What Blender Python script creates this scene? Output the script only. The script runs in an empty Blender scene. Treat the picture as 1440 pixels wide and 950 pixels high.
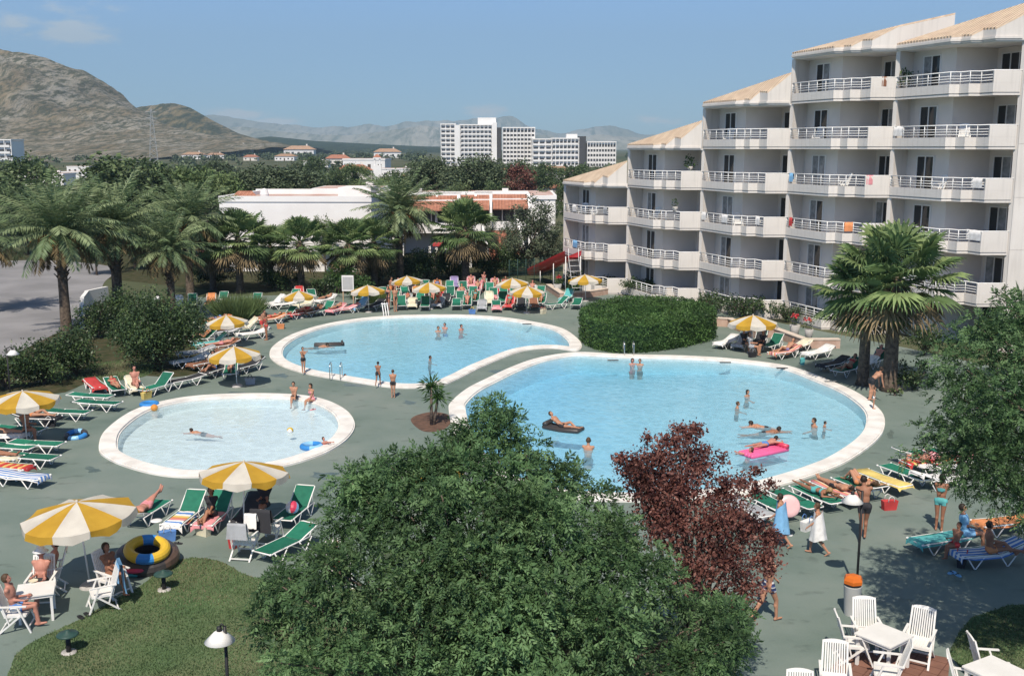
import bpy, math, random
import numpy as np
from mathutils import Vector, Matrix, Quaternion
from mathutils.geometry import tessellate_polygon
R = math.radians
rnd = random.Random(7)
scene = bpy.context.scene
col = scene.collection

# ------------------------------------------------------------------ camera
F_PX, PITCH, CAM_H = 1480.0, math.atan(267 / 1480.0), 11.0
cam_d = bpy.data.cameras.new('camera')
cam_d.sensor_width = 36.0
cam_d.lens = F_PX * 36 / 1440
cam_d.clip_start, cam_d.clip_end = 0.1, 60000
cam = bpy.data.objects.new('camera', cam_d)
col.objects.link(cam)
cam.location = (0, 0, CAM_H)
cam.rotation_euler = (R(90) - PITCH, 0, 0)
scene.camera = cam
cp, sp = math.cos(PITCH), math.sin(PITCH)

def ray(px, py):
    xc, yc = (px - 720) / F_PX, -(py - 475) / F_PX
    return Vector((xc, cp + yc * sp, -sp + yc * cp))

def G(px, py, z=0.0):
    """survey point: the spot on the level z seen at a photograph position"""
    d = ray(px, py)
    t = (z - CAM_H) / d.z
    return Vector((d.x * t, d.y * t, z))

def P(px, py, Y):
    d = ray(px, py)
    t = Y / d.y
    return Vector((d.x * t, Y, CAM_H + d.z * t))

# ------------------------------------------------------------------ objects
def link(o, parent=None):
    col.objects.link(o)
    if parent is not None:
        o.parent = parent
    return o

def tag(o, label=None, cat=None, group=None, kind=None):
    if label: o['label'] = label
    if cat: o['category'] = cat
    if group: o['group'] = group
    if kind: o['kind'] = kind
    return o

def thing(name, loc, rz=0.0, label=None, cat=None, group=None, s=1.0):
    o = bpy.data.objects.new(name, None)
    o.empty_display_size = 0.2
    link(o)
    o.location = loc
    o.rotation_euler = (0, 0, rz)
    o.scale = (s, s, s)
    return tag(o, label, cat, group)

def dup(root, loc=None, rz=None, label=None, group=None, s=None, cat=None):
    def rec(o, parent):
        c = o.copy()
        col.objects.link(c)
        if parent is not None: c.parent = parent
        for ch in o.children: rec(ch, c)
        return c
    r = rec(root, None)
    if loc is not None: r.location = loc
    if rz is not None: r.rotation_euler = (0, 0, rz)
    if s is not None: r.scale = (s, s, s) if not hasattr(s, '__len__') else s
    tag(r, label, cat, group)
    return r

class MB:
    """collects shapes, builds one mesh object"""
    def __init__(self):
        self.v, self.f, self.m, self.mats, self.sm = [], [], [], [], []
        self.cm, self.cs = 0, False
    def mat(self, m, smooth=False):
        if m not in self.mats: self.mats.append(m)
        self.cm, self.cs = self.mats.index(m), smooth
        return self
    def add(self, vs, fs):
        b = len(self.v)
        self.v.extend([tuple(p) for p in vs])
        for f in fs:
            self.f.append([b + i for i in f]); self.m.append(self.cm); self.sm.append(self.cs)
        return self
    def box(self, x0, x1, y0, y1, z0, z1, M=None):
        vs = [Vector((x, y, z)) for z in (z0, z1) for y in (y0, y1) for x in (x0, x1)]
        if M is not None: vs = [M @ p for p in vs]
        return self.add(vs, [(0, 2, 3, 1), (4, 5, 7, 6), (0, 1, 5, 4), (2, 6, 7, 3), (0, 4, 6, 2), (1, 3, 7, 5)])
    def beam(self, a, b, w, h, up=(0, 0, 1)):
        a, b = Vector(a), Vector(b)
        d = (b - a); L = d.length
        if L < 1e-6: return self
        d /= L
        u = Vector(up)
        s = d.cross(u)
        if s.length < 1e-4: s = d.cross(Vector((1, 0, 0)))
        s.normalize(); u = s.cross(d)
        vs = []
        for p in (a, b):
            for i, j in ((-1, -1), (1, -1), (1, 1), (-1, 1)):
                vs.append(p + s * (i * w / 2) + u * (j * h / 2))
        return self.add(vs, [(0, 3, 2, 1), (4, 5, 6, 7), (0, 1, 5, 4), (1, 2, 6, 5), (2, 3, 7, 6), (3, 0, 4, 7)])
    def tube(self, pts, rad, n=8, caps=True):
        pts = [Vector(p) for p in pts]
        rs = rad if hasattr(rad, '__len__') else [rad] * len(pts)
        rings = []
        ref = Vector((0, 0, 1))
        prev = None
        for i, p in enumerate(pts):
            d = (pts[min(i + 1, len(pts) - 1)] - pts[max(i - 1, 0)])
            d.normalize()
            if prev is None:
                s = d.cross(ref)
                if s.length < 0.05: s = d.cross(Vector((0, 1, 0)))
            else:
                s = prev - d * prev.dot(d)
                if s.length < 1e-4: s = d.cross(ref)
            s.normalize(); prev = s
            t = d.cross(s)
            rings.append([p + (s * math.cos(2 * math.pi * k / n) + t * math.sin(2 * math.pi * k / n)) * rs[i] for k in range(n)])
        vs = [q for r_ in rings for q in r_]
        fs = []
        for i in range(len(pts) - 1):
            for k in range(n):
                a, b = i * n + k, i * n + (k + 1) % n
                fs.append((a, b, b + n, a + n))
        if caps:
            fs.append(tuple(range(n - 1, -1, -1)))
            fs.append(tuple((len(pts) - 1) * n + k for k in range(n)))
        return self.add(vs, fs)
    def lathe(self, prof, n=24, c=(0, 0, 0), M=None):
        c = Vector(c)
        vs, fs = [], []
        for r_, z in prof:
            for k in range(n):
                p = Vector((r_ * math.cos(2 * math.pi * k / n), r_ * math.sin(2 * math.pi * k / n), z))
                vs.append((M @ p if M is not None else p) + c)
        for i in range(len(prof) - 1):
            for k in range(n):
                a, b = i * n + k, i * n + (k + 1) % n
                fs.append((a, b, b + n, a + n))
        return self.add(vs, fs)
    def torus(self, c, R0, r0, n=28, m=10, M=None, arc=None, colr=None):
        vs, fs = [], []
        c = Vector(c)
        for i in range(n):
            a = 2 * math.pi * i / n
            for j in range(m):
                b = 2 * math.pi * j / m
                p = Vector(((R0 + r0 * math.cos(b)) * math.cos(a), (R0 + r0 * math.cos(b)) * math.sin(a), r0 * math.sin(b)))
                vs.append((M @ p if M is not None else p) + c)
        for i in range(n):
            for j in range(m):
                fs.append((i * m + j, ((i + 1) % n) * m + j, ((i + 1) % n) * m + (j + 1) % m, i * m + (j + 1) % m))
        return self.add(vs, fs)
    def ellipsoid(self, c, rx, ry, rz, n=16, m=10, M=None):
        vs, fs = [], []
        c = Vector(c)
        for j in range(m + 1):
            th = math.pi * j / m
            for k in range(n):
                a = 2 * math.pi * k / n
                p = Vector((rx * math.sin(th) * math.cos(a), ry * math.sin(th) * math.sin(a), rz * math.cos(th)))
                vs.append((M @ p if M is not None else p) + c)
        for j in range(m):
            for k in range(n):
                a, b = j * n + k, j * n + (k + 1) % n
                fs.append((a, a + n, b + n, b))
        return self.add(vs, fs)
    def prism(self, poly, z0, z1, bottom=True):
        """poly: list of (x,y) counter-clockwise; z1 may be a function of (x, y)"""
        n = len(poly)
        zt = z1 if callable(z1) else (lambda x, y: z1)
        zb = z0 if callable(z0) else (lambda x, y: z0)
        vs = [(x, y, zb(x, y)) for x, y in poly] + [(x, y, zt(x, y)) for x, y in poly]
        fs = [(i, (i + 1) % n, n + (i + 1) % n, n + i) for i in range(n)]
        tri = tessellate_polygon([[Vector((x, y, 0)) for x, y in poly]])
        for t in tri:
            a, b, c_ = [Vector(poly[i]) for i in t]
            if (b - a).cross(c_ - a) < 0: t = (t[0], t[2], t[1])
            fs.append(tuple(n + i for i in t))
            if bottom: fs.append(tuple(reversed(t)))
        return self.add(vs, fs)
    def sheet(self, poly, z, holes=()):
        loops = [[Vector((p[0], p[1], 0)) for p in l] for l in [poly] + list(holes)]
        flat = [p for l in loops for p in l]
        fs = []
        for t in tessellate_polygon(loops):
            a, b, c_ = [flat[i] for i in t]
            if (b - a).cross(c_ - a).z < 0: t = (t[0], t[2], t[1])
            fs.append(t)
        return self.add([(p.x, p.y, z) for p in flat], fs)
    def build(self, name, parent=None, mats=None):
        me = bpy.data.meshes.new(name)
        me.from_pydata(self.v, [], self.f)
        for m in (mats or self.mats): me.materials.append(m)
        if self.f:
            me.polygons.foreach_set('material_index', self.m)
            me.polygons.foreach_set('use_smooth', self.sm)
        me.update()
        return link(bpy.data.objects.new(name, me), parent)

def mesh_np(name, verts, quads, mats, midx=None, smooth=False, parent=None):
    verts = np.asarray(verts, np.float32); quads = np.asarray(quads, np.int32)
    me = bpy.data.meshes.new(name)
    k = quads.shape[1]
    me.vertices.add(len(verts)); me.vertices.foreach_set('co', verts.ravel())
    me.loops.add(quads.size); me.loops.foreach_set('vertex_index', quads.ravel())
    me.polygons.add(len(quads))
    me.polygons.foreach_set('loop_start', np.arange(0, quads.size, k, dtype=np.int32))
    if midx is not None: me.polygons.foreach_set('material_index', np.asarray(midx, np.int32))
    me.polygons.foreach_set('use_smooth', np.full(len(quads), smooth, bool))
    for m in mats: me.materials.append(m)
    me.update(calc_edges=True); me.validate()
    return link(bpy.data.objects.new(name, me), parent)

# ------------------------------------------------------------------ materials
MATS = {}
def mat(name, c, rough=0.8, var=0.12, scale=3.0, spec=0.3, c2=None, bump=0.0, bscale=40.0, metal=0.0,
        trans=0.0, detail=4.0, sheen=0.0, obj_rand=0.0):
    """Principled with a noise driven colour variation"""
    if name in MATS: return MATS[name]
    m = bpy.data.materials.new(name); m.use_nodes = True
    nt = m.node_tree; N = nt.nodes; L = nt.links
    b = N['Principled BSDF']
    b.inputs['Roughness'].default_value = rough
    b.inputs['Specular IOR Level'].default_value = spec
    b.inputs['Metallic'].default_value = metal
    c = tuple(c)
    if var > 0 or c2 is not None:
        tc = N.new('ShaderNodeTexCoord')
        nz = N.new('ShaderNodeTexNoise'); nz.inputs['Scale'].default_value = scale; nz.inputs['Detail'].default_value = detail
        L.new(tc.outputs['Object'], nz.inputs['Vector'])
        rp = N.new('ShaderNodeValToRGB')
        lo = c2 if c2 is not None else tuple(x * (1 - var) for x in c)
        hi = c if c2 is not None else tuple(min(1, x * (1 + var)) for x in c)
        rp.color_ramp.elements[0].position = 0.36; rp.color_ramp.elements[0].color = (*lo, 1)
        rp.color_ramp.elements[1].position = 0.64; rp.color_ramp.elements[1].color = (*hi, 1)
        L.new(nz.outputs['Fac'], rp.inputs['Fac'])
        out = rp.outputs['Color']
        if obj_rand > 0:
            oi = N.new('ShaderNodeObjectInfo')
            mr = N.new('ShaderNodeMapRange'); mr.inputs['To Min'].default_value = 1 - obj_rand; mr.inputs['To Max'].default_value = 1 + obj_rand
            L.new(oi.outputs['Random'], mr.inputs['Value'])
            mx = N.new('ShaderNodeMix'); mx.data_type = 'RGBA'; mx.blend_type = 'MULTIPLY'; mx.inputs['Factor'].default_value = 1
            L.new(out, mx.inputs['A']); L.new(mr.outputs['Result'], mx.inputs['B'])
            out = mx.outputs['Result']
        L.new(out, b.inputs['Base Color'])
    else:
        b.inputs['Base Color'].default_value = (*c, 1)
    if bump > 0:
        tc2 = N.new('ShaderNodeTexCoord')
        n2 = N.new('ShaderNodeTexNoise'); n2.inputs['Scale'].default_value = bscale; n2.inputs['Detail'].default_value = 5
        L.new(tc2.outputs['Object'], n2.inputs['Vector'])
        bp = N.new('ShaderNodeBump'); bp.inputs['Strength'].default_value = bump; bp.inputs['Distance'].default_value = 0.05
        L.new(n2.outputs['Fac'], bp.inputs['Height']); L.new(bp.outputs['Normal'], b.inputs['Normal'])
    if trans > 0:
        tl = N.new('ShaderNodeBsdfTranslucent'); mix = N.new('ShaderNodeMixShader'); mix.inputs['Fac'].default_value = trans
        src = b.inputs['Base Color'].links[0].from_socket if b.inputs['Base Color'].links else None
        if src: L.new(src, tl.inputs['Color'])
        else: tl.inputs['Color'].default_value = (*c, 1)
        L.new(b.outputs[0], mix.inputs[1]); L.new(tl.outputs[0], mix.inputs[2])
        L.new(mix.outputs[0], N['Material Output'].inputs['Surface'])
    MATS[name] = m
    return m

def nodes(m):
    return m.node_tree.nodes, m.node_tree.links
# ------------------------------------------------------------------ light and sky
SUN_H = Vector((0.14, 0.99, 0)).normalized()      # the way the light travels over the ground
SUN_EL = R(52)
sun_dir = Vector((SUN_H.x * math.cos(SUN_EL), SUN_H.y * math.cos(SUN_EL), -math.sin(SUN_EL)))
sd = bpy.data.lights.new('sun', 'SUN'); sd.energy = 5.0; sd.angle = R(0.53); sd.color = (1.0, 0.915, 0.79)
so = link(bpy.data.objects.new('sun', sd))
so.rotation_euler = sun_dir.to_track_quat('-Z', 'Y').to_euler()
so.location = (-20, -60, 80)

w = bpy.data.worlds.new('World'); scene.world = w; w.use_nodes = True
N, L = w.node_tree.nodes, w.node_tree.links
bg = N['Background']
sky = N.new('ShaderNodeTexSky'); sky.sky_type = 'NISHITA'; sky.sun_disc = False
sky.sun_elevation = SUN_EL
sky.sun_rotation = math.atan2(-SUN_H.x, -SUN_H.y)
sky.altitude = 0; sky.air_density = 1.0; sky.dust_density = 0.3; sky.ozone_density = 2.0
# small cumulus low over the hills: noise over the direction, kept to a few patches
tc = N.new('ShaderNodeTexCoord')
sep = N.new('ShaderNodeSeparateXYZ'); L.new(tc.outputs['Generated'], sep.inputs[0])
def math_n(op, a, b=None):
    n = N.new('ShaderNodeMath'); n.operation = op
    for i, s in enumerate((a, b)):
        if s is None: continue
        if isinstance(s, (int, float)): n.inputs[i].default_value = s
        else: L.new(s, n.inputs[i])
    return n.outputs[0]
az = math_n('ARCTAN2', sep.outputs['X'], sep.outputs['Y'])
el = math_n('ARCSINE', sep.outputs['Z'])
cmb = N.new('ShaderNodeCombineXYZ')
L.new(az, cmb.inputs[0]); L.new(math_n('MULTIPLY', el, 2.6), cmb.inputs[1])
nz = N.new('ShaderNodeTexNoise'); nz.inputs['Scale'].default_value = 38; nz.inputs['Detail'].default_value = 7; nz.inputs['Roughness'].default_value = 0.62
L.new(cmb.outputs[0], nz.inputs['Vector'])
total = None
def sky_pos(px, py):
    d = ray(px, py).normalized()
    return math.atan2(d.x, d.y), math.asin(d.z)
for (px, py, wx, wy, st) in ((98, 47, 62, 17, 1.0), (20, 34, 60, 16, 0.7), (110, 12, 90, 22, 0.45), (335, 161, 52, 9, 0.9), (392, 171, 40, 8, 0.9),
                             (686, 157, 36, 11, 0.85), (915, 170, 60, 9, 0.6), (1500, 60, 90, 30, 0.8), (-200, 60, 120, 30, 0.9)):
    a0, e0 = sky_pos(px, py)
    dx = math_n('DIVIDE', math_n('SUBTRACT', az, a0), wx / F_PX)
    dy = math_n('DIVIDE', math_n('SUBTRACT', el, e0), wy / F_PX)
    r2 = math_n('ADD', math_n('MULTIPLY', dx, dx), math_n('MULTIPLY', dy, dy))
    g = math_n('MULTIPLY', math_n('EXPONENT', math_n('MULTIPLY', r2, -1.0)), st)
    total = g if total is None else math_n('MAXIMUM', total, g)
mask = math_n('ADD', math_n('MULTIPLY', total, 0.80), math_n('MULTIPLY', math_n('SUBTRACT', nz.outputs['Fac'], 0.5), 1.1))
mr = N.new('ShaderNodeMapRange'); mr.inputs['From Min'].default_value = 0.24; mr.inputs['From Max'].default_value = 0.66; mr.interpolation_type = 'SMOOTHSTEP'
mr.inputs['To Max'].default_value = 0.92
L.new(mask, mr.inputs['Value'])
mx = N.new('ShaderNodeMix'); mx.data_type = 'RGBA'
tint = N.new('ShaderNodeMix'); tint.data_type = 'RGBA'; tint.blend_type = 'MULTIPLY'; tint.inputs['Factor'].default_value = 1
# low sky tinted blue; unseen upper sky dimmed and neutralised to grey the shadows
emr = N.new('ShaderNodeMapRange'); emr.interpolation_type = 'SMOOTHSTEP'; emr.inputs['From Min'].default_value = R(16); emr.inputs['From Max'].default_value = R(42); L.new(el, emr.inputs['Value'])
sky_tint = N.new('ShaderNodeMix'); sky_tint.data_type = 'RGBA'; L.new(emr.outputs[0], sky_tint.inputs['Factor'])
sky_tint.inputs['A'].default_value = (0.635, 0.90, 1.34, 1); sky_tint.inputs['B'].default_value = (0.86, 0.72, 0.56, 1)
L.new(sky_tint.outputs['Result'], tint.inputs['B']); L.new(sky.outputs[0], tint.inputs['A'])
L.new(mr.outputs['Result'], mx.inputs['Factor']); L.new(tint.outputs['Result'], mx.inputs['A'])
mx.inputs['B'].default_value = (8.0, 8.1, 8.4, 1)
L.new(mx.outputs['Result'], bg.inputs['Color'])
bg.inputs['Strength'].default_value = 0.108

vs = scene.view_settings
scene.display_settings.display_device = 'sRGB'
vs.view_transform = 'Standard'; vs.look = 'None'; vs.gamma = 1.0; vs.exposure = 0.12; vs.use_curve_mapping = False
scene.render.engine = 'CYCLES'
cy = scene.cycles
cy.max_bounces = 8; cy.diffuse_bounces = 3; cy.glossy_bounces = 3; cy.transmission_bounces = 4
cy.transparent_max_bounces = 12; cy.volume_bounces = 0
cy.caustics_reflective = False; cy.caustics_refractive = False
cy.use_denoising = True
cy.sample_clamp_indirect = 6

# hazy summer air over the plain
HAZE = True
if HAZE:
    hm = bpy.data.materials.new('summer_haze'); hm.use_nodes = True
    N, L = hm.node_tree.nodes, hm.node_tree.links
    N.remove(N['Principled BSDF'])
    pv = N.new('ShaderNodeVolumePrincipled')
    pv.inputs['Color'].default_value = (0.56, 0.81, 1.0, 1)
    pv.inputs['Density'].default_value = 0.00011
    L.new(pv.outputs[0], N['Material Output'].inputs['Volume'])
    hb = MB().mat(hm).box(-9000, 9000, -300, 14500, -6.0, 1500).build('haze')
    tag(hb, kind='stuff')
# ------------------------------------------------------------------ ground, deck, pools
def smooth_loop(pts, n=160):
    pts = [Vector((p[0], p[1])) for p in pts]
    m = len(pts); out = []
    for i in range(m):
        p0, p1, p2, p3 = pts[i - 1], pts[i], pts[(i + 1) % m], pts[(i + 2) % m]
        for k in range(12):
            t = k / 12
            out.append(0.5 * ((2 * p1) + (p2 - p0) * t + (2 * p0 - 5 * p1 + 4 * p2 - p3) * t * t + (3 * p1 - p0 - 3 * p2 + p3) * t ** 3))
    # even resampling
    L_ = [0]
    for i in range(len(out)): L_.append(L_[-1] + (out[(i + 1) % len(out)] - out[i]).length)
    res, j = [], 0
    for k in range(n):
        s = L_[-1] * k / n
        while L_[j + 1] < s: j += 1
        a, b = out[j], out[(j + 1) % len(out)]
        res.append(a.lerp(b, (s - L_[j]) / max(1e-6, L_[j + 1] - L_[j])))
    area = sum(res[i - 1].cross(res[i]) for i in range(n))
    if area < 0: res.reverse()
    return res

def offset_in(loop, w):
    n = len(loop); out = []
    for i in range(n):
        d = (loop[(i + 1) % n] - loop[i - 1]).normalized()
        q = loop[i] + Vector((-d.y, d.x)) * w
        if min((q - p).length for p in loop) > w * 0.97: out.append(q)
    return out

def gl(pxs, z=0.0): return [G(x, y, z).xy for x, y in pxs]

SMALL = smooth_loop(gl([(139, 632), (149, 606), (190, 578), (250, 562), (320, 556), (400, 556), (450, 562), (485, 577), (499, 597), (491, 616), (468, 633),
         (440, 645), (397, 657), (330, 668), (270, 672), (225, 669), (180, 658), (150, 645)]))
LEFT = smooth_loop(gl([(379, 500), (385, 487), (410, 472), (450, 459), (500, 450), (560, 445), (640, 444), (700, 447), (750, 454), (790, 463), (812, 477),
         (818, 489), (808, 494), (773, 490), (733, 495), (682, 515), (648, 532), (621, 543), (591, 546), (547, 545), (480, 535), (430, 526), (400, 517), (385, 509)]), 220)
LARGE = smooth_loop(gl([(631, 578), (635, 566), (655, 549), (682, 535), (716, 519), (749, 507), (783, 500), (817, 497), (877, 500), (960, 502), (1027, 506), (1095, 514),
         (1128, 522), (1162, 535), (1196, 549), (1220, 563), (1240, 581), (1244, 600), (1233, 620), (1195, 648), (1151, 667), (1107, 681), (1060, 693), (990, 702),
         (900, 706), (800, 702), (720, 685), (668, 655), (640, 615)]), 240)

# painted green-grey concrete with worn and damp patches
m_deck = bpy.data.materials.new('green_painted_concrete'); m_deck.use_nodes = True
N, L = nodes(m_deck); b = N['Principled BSDF']
tc = N.new('ShaderNodeTexCoord')
n1 = N.new('ShaderNodeTexNoise'); n1.inputs['Scale'].default_value = 0.22; n1.inputs['Detail'].default_value = 8; n1.inputs['Roughness'].default_value = 0.6
n2 = N.new('ShaderNodeTexNoise'); n2.inputs['Scale'].default_value = 2.6; n2.inputs['Detail'].default_value = 6
n3 = N.new('ShaderNodeTexNoise'); n3.inputs['Scale'].default_value = 26; n3.inputs['Detail'].default_value = 3
mp = N.new('ShaderNodeMapping'); mp.inputs['Scale'].default_value = (0.45, 0.7, 1)
L.new(tc.outputs['Object'], n1.inputs['Vector']); L.new(tc.outputs['Object'], mp.inputs['Vector']); L.new(mp.outputs[0], n2.inputs['Vector']); L.new(tc.outputs['Object'], n3.inputs['Vector'])
r1 = N.new('ShaderNodeValToRGB')
for i, (p, c) in enumerate(((0.32, (0.118, 0.160, 0.138)), (0.5, (0.163, 0.204, 0.180)), (0.7, (0.212, 0.240, 0.215)))):
    e = r1.color_ramp.elements[i] if i < 2 else r1.color_ramp.elements.new(p)
    e.position = p; e.color = (*c, 1)
L.new(n1.outputs['Fac'], r1.inputs['Fac'])
r2 = N.new('ShaderNodeMapRange'); r2.inputs['From Min'].default_value = 0.33; r2.inputs['From Max'].default_value = 0.40; r2.inputs['To Min'].default_value = 0.78; r2.inputs['To Max'].default_value = 1.0
L.new(n2.outputs['Fac'], r2.inputs['Value'])
r3 = N.new('ShaderNodeMapRange'); r3.inputs['To Min'].default_value = 0.86; r3.inputs['To Max'].default_value = 1.14; L.new(n3.outputs['Fac'], r3.inputs['Value'])
ml = N.new('ShaderNodeMath'); ml.operation = 'MULTIPLY'; L.new(r2.outputs[0], ml.inputs[0]); L.new(r3.outputs[0], ml.inputs[1])
mx = N.new('ShaderNodeMix'); mx.data_type = 'RGBA'; mx.blend_type = 'MULTIPLY'; mx.inputs['Factor'].default_value = 1
L.new(r1.outputs[0], mx.inputs['A']); L.new(ml.outputs[0], mx.inputs['B']); L.new(mx.outputs['Result'], b.inputs['Base Color'])
b.inputs['Roughness'].default_value = 0.75; b.inputs['Specular IOR Level'].default_value = 0.25

m_ground = mat('dry_plain', (0.13, 0.125, 0.075), rough=1, c2=(0.055, 0.075, 0.04), scale=0.012, spec=0.1, detail=8)
m_lawn = mat('lawn_soil', (0.13, 0.15, 0.08), rough=1, c2=(0.08, 0.13, 0.058), scale=0.6, spec=0.1, detail=8)
m_coping = mat('white_coping', (0.80, 0.77, 0.73), rough=0.7, c2=(0.66, 0.62, 0.58), scale=1.6, spec=0.3, bump=0.1)
m_asphalt = mat('asphalt', (0.27, 0.262, 0.27), rough=0.9, c2=(0.20, 0.195, 0.20), scale=0.25, spec=0.2, bump=0.2)
m_soil = mat('planting_soil', (0.075, 0.065, 0.038), rough=1, c2=(0.035, 0.045, 0.02), scale=2.0, spec=0.1, bump=0.4, bscale=8)
m_tile = None

def shrink(loop, w): return offset_in(loop, w)
holes = [shrink(l, 0.35) for l in (SMALL, LEFT, LARGE)]
DECK = [(-26, 8), (60, 8), (60, 42), (34, 46), (25, 52), (22, 58), (15, 70), (9, 78), (6, 82), (-4, 82), (-24, 78), (-27, 66), (-24, 58), (-26, 44)]
deck = MB().mat(m_deck).sheet(DECK, 0.0, holes).build('pool_deck'); tag(deck, kind='structure')
BIG = [(-9500, -280), (9500, -280), (9500, 14800), (-9500, 14800)]
gr = MB().mat(m_ground).sheet(BIG, 0.0, [DECK]).build('ground'); tag(gr, kind='structure')

# pool shells and water
m_shell = mat('pool_paint', (0.78, 0.88, 0.91), rough=0.6, var=0.04, scale=0.8, spec=0.2)
def water_mat(name, absorb, density, shimmer=(0.62, 0.80, 0.90), mfac=0.25):
    m = bpy.data.materials.new(name); m.use_nodes = True
    N, L = nodes(m); N.remove(N['Principled BSDF'])
    tc = N.new('ShaderNodeTexCoord')
    # small wavelets
    nw = N.new('ShaderNodeTexNoise'); nw.inputs['Scale'].default_value = 1.9; nw.inputs['Detail'].default_value = 4; nw.inputs['Distortion'].default_value = 0.6
    L.new(tc.outputs['Object'], nw.inputs['Vector'])
    bp = N.new('ShaderNodeBump'); bp.inputs['Strength'].default_value = 0.30; bp.inputs['Distance'].default_value = 0.10
    L.new(nw.outputs['Fac'], bp.inputs['Height'])
    # caustic light net put into the water's tint as a cell pattern
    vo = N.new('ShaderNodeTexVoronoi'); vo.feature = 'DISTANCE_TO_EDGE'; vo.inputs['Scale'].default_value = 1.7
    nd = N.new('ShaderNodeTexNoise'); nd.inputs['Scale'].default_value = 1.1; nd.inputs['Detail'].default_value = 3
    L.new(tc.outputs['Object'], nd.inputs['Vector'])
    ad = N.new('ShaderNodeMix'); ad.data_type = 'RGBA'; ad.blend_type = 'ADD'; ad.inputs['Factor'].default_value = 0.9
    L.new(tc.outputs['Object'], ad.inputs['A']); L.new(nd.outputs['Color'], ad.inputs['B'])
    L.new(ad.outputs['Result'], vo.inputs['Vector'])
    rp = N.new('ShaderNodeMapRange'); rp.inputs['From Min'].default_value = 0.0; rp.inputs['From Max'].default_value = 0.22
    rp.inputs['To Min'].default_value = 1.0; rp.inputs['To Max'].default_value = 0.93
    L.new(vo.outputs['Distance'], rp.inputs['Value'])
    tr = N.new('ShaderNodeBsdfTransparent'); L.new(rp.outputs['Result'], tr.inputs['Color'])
    gl_ = N.new('ShaderNodeBsdfGlossy'); gl_.inputs['Roughness'].default_value = 0.08; L.new(bp.outputs['Normal'], gl_.inputs['Normal'])
    fr = N.new('ShaderNodeFresnel'); fr.inputs['IOR'].default_value = 1.33; L.new(bp.outputs['Normal'], fr.inputs['Normal'])
    sc = N.new('ShaderNodeMath'); sc.operation = 'MULTIPLY'; sc.inputs[1].default_value = 0.8; L.new(fr.outputs[0], sc.inputs[0])
    # pale diffuse share painted in as shimmer, softening shadows on the floor
    df = N.new('ShaderNodeBsdfDiffuse'); df.inputs['Color'].default_value = (*shimmer, 1); L.new(bp.outputs['Normal'], df.inputs['Normal'])
    mk = N.new('ShaderNodeMixShader'); L.new(tr.outputs[0], mk.inputs[1]); L.new(df.outputs[0], mk.inputs[2])
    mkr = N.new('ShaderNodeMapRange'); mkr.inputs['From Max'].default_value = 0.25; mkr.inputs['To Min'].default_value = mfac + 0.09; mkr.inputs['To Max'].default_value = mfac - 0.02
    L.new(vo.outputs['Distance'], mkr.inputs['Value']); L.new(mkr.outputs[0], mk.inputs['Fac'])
    mix = N.new('ShaderNodeMixShader'); L.new(sc.outputs[0], mix.inputs['Fac']); L.new(mk.outputs[0], mix.inputs[1]); L.new(gl_.outputs[0], mix.inputs[2])
    L.new(mix.outputs[0], N['Material Output'].inputs['Surface'])
    va = N.new('ShaderNodeVolumeAbsorption'); va.inputs['Color'].default_value = (*absorb, 1); va.inputs['Density'].default_value = density
    L.new(va.outputs[0], N['Material Output'].inputs['Volume'])
    return m

WATER_Z = 0.005
POOLS = {}
def pool(key, loop, cop_w, depth_fn, wm):
    inner = offset_in(loop, cop_w)
    n, k = len(loop), len(inner)
    c = MB().mat(m_coping, True)
    # rounded top: outer step, top, inner lip
    c.sheet(offset_in(loop, 0.05), 0.11, [offset_in(loop, cop_w - 0.06)])
    def strip(mb, A, za, B, zb):
        a = [(p.x, p.y, za if not callable(za) else za(p)) for p in A]
        # nearest pairing keeps both loops in step
        vs = a; fs = []
        nb = len(B)
        if len(A) == nb:
            vs = a + [(p.x, p.y, zb if not callable(zb) else zb(p)) for p in B]
            for i in range(nb): fs.append((i, (i + 1) % nb, nb + (i + 1) % nb, nb + i))
            mb.add(vs, fs)
    c.mat(m_coping, True)
    strip(c, loop, -0.05, loop, 0.07); 
    c.sheet(loop, 0.07, [offset_in(loop, 0.06)])
    o1 = offset_in(loop, 0.05); strip(c, o1, 0.06, o1, 0.11)
    i0 = offset_in(loop, cop_w - 0.06); strip(c, i0, 0.11, i0, 0.03)
    c.sheet(offset_in(loop, cop_w - 0.07), 0.05, [inner])
    strip(c, inner, 0.051, inner, -0.02)
    o = c.build(key + '_coping'); tag(o, kind='structure')
    s = MB().mat(m_shell, False)
    strip(s, inner, -0.021, inner, lambda p: -depth_fn(p))
    s.sheet(inner, 0.0)
    # slope the floor
    b0 = 2 * k
    for i in range(b0, len(s.v)):
        x, y, z = s.v[i]; s.v[i] = (x, y, -depth_fn(Vector((x, y))))
    # nudge the wall outward behind the coping face
    o = s.build(key + '_basin'); tag(o, kind='structure')
    out = offset_in(loop, cop_w - 0.05)
    wt = MB().mat(wm, False)
    kk = len(out)
    poly = [(p.x, p.y) for p in out]
    wt.prism(poly, -3.0, WATER_Z)
    o = wt.build(key + '_water'); tag(o, kind='structure')
    POOLS[key] = (loop, inner)

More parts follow.
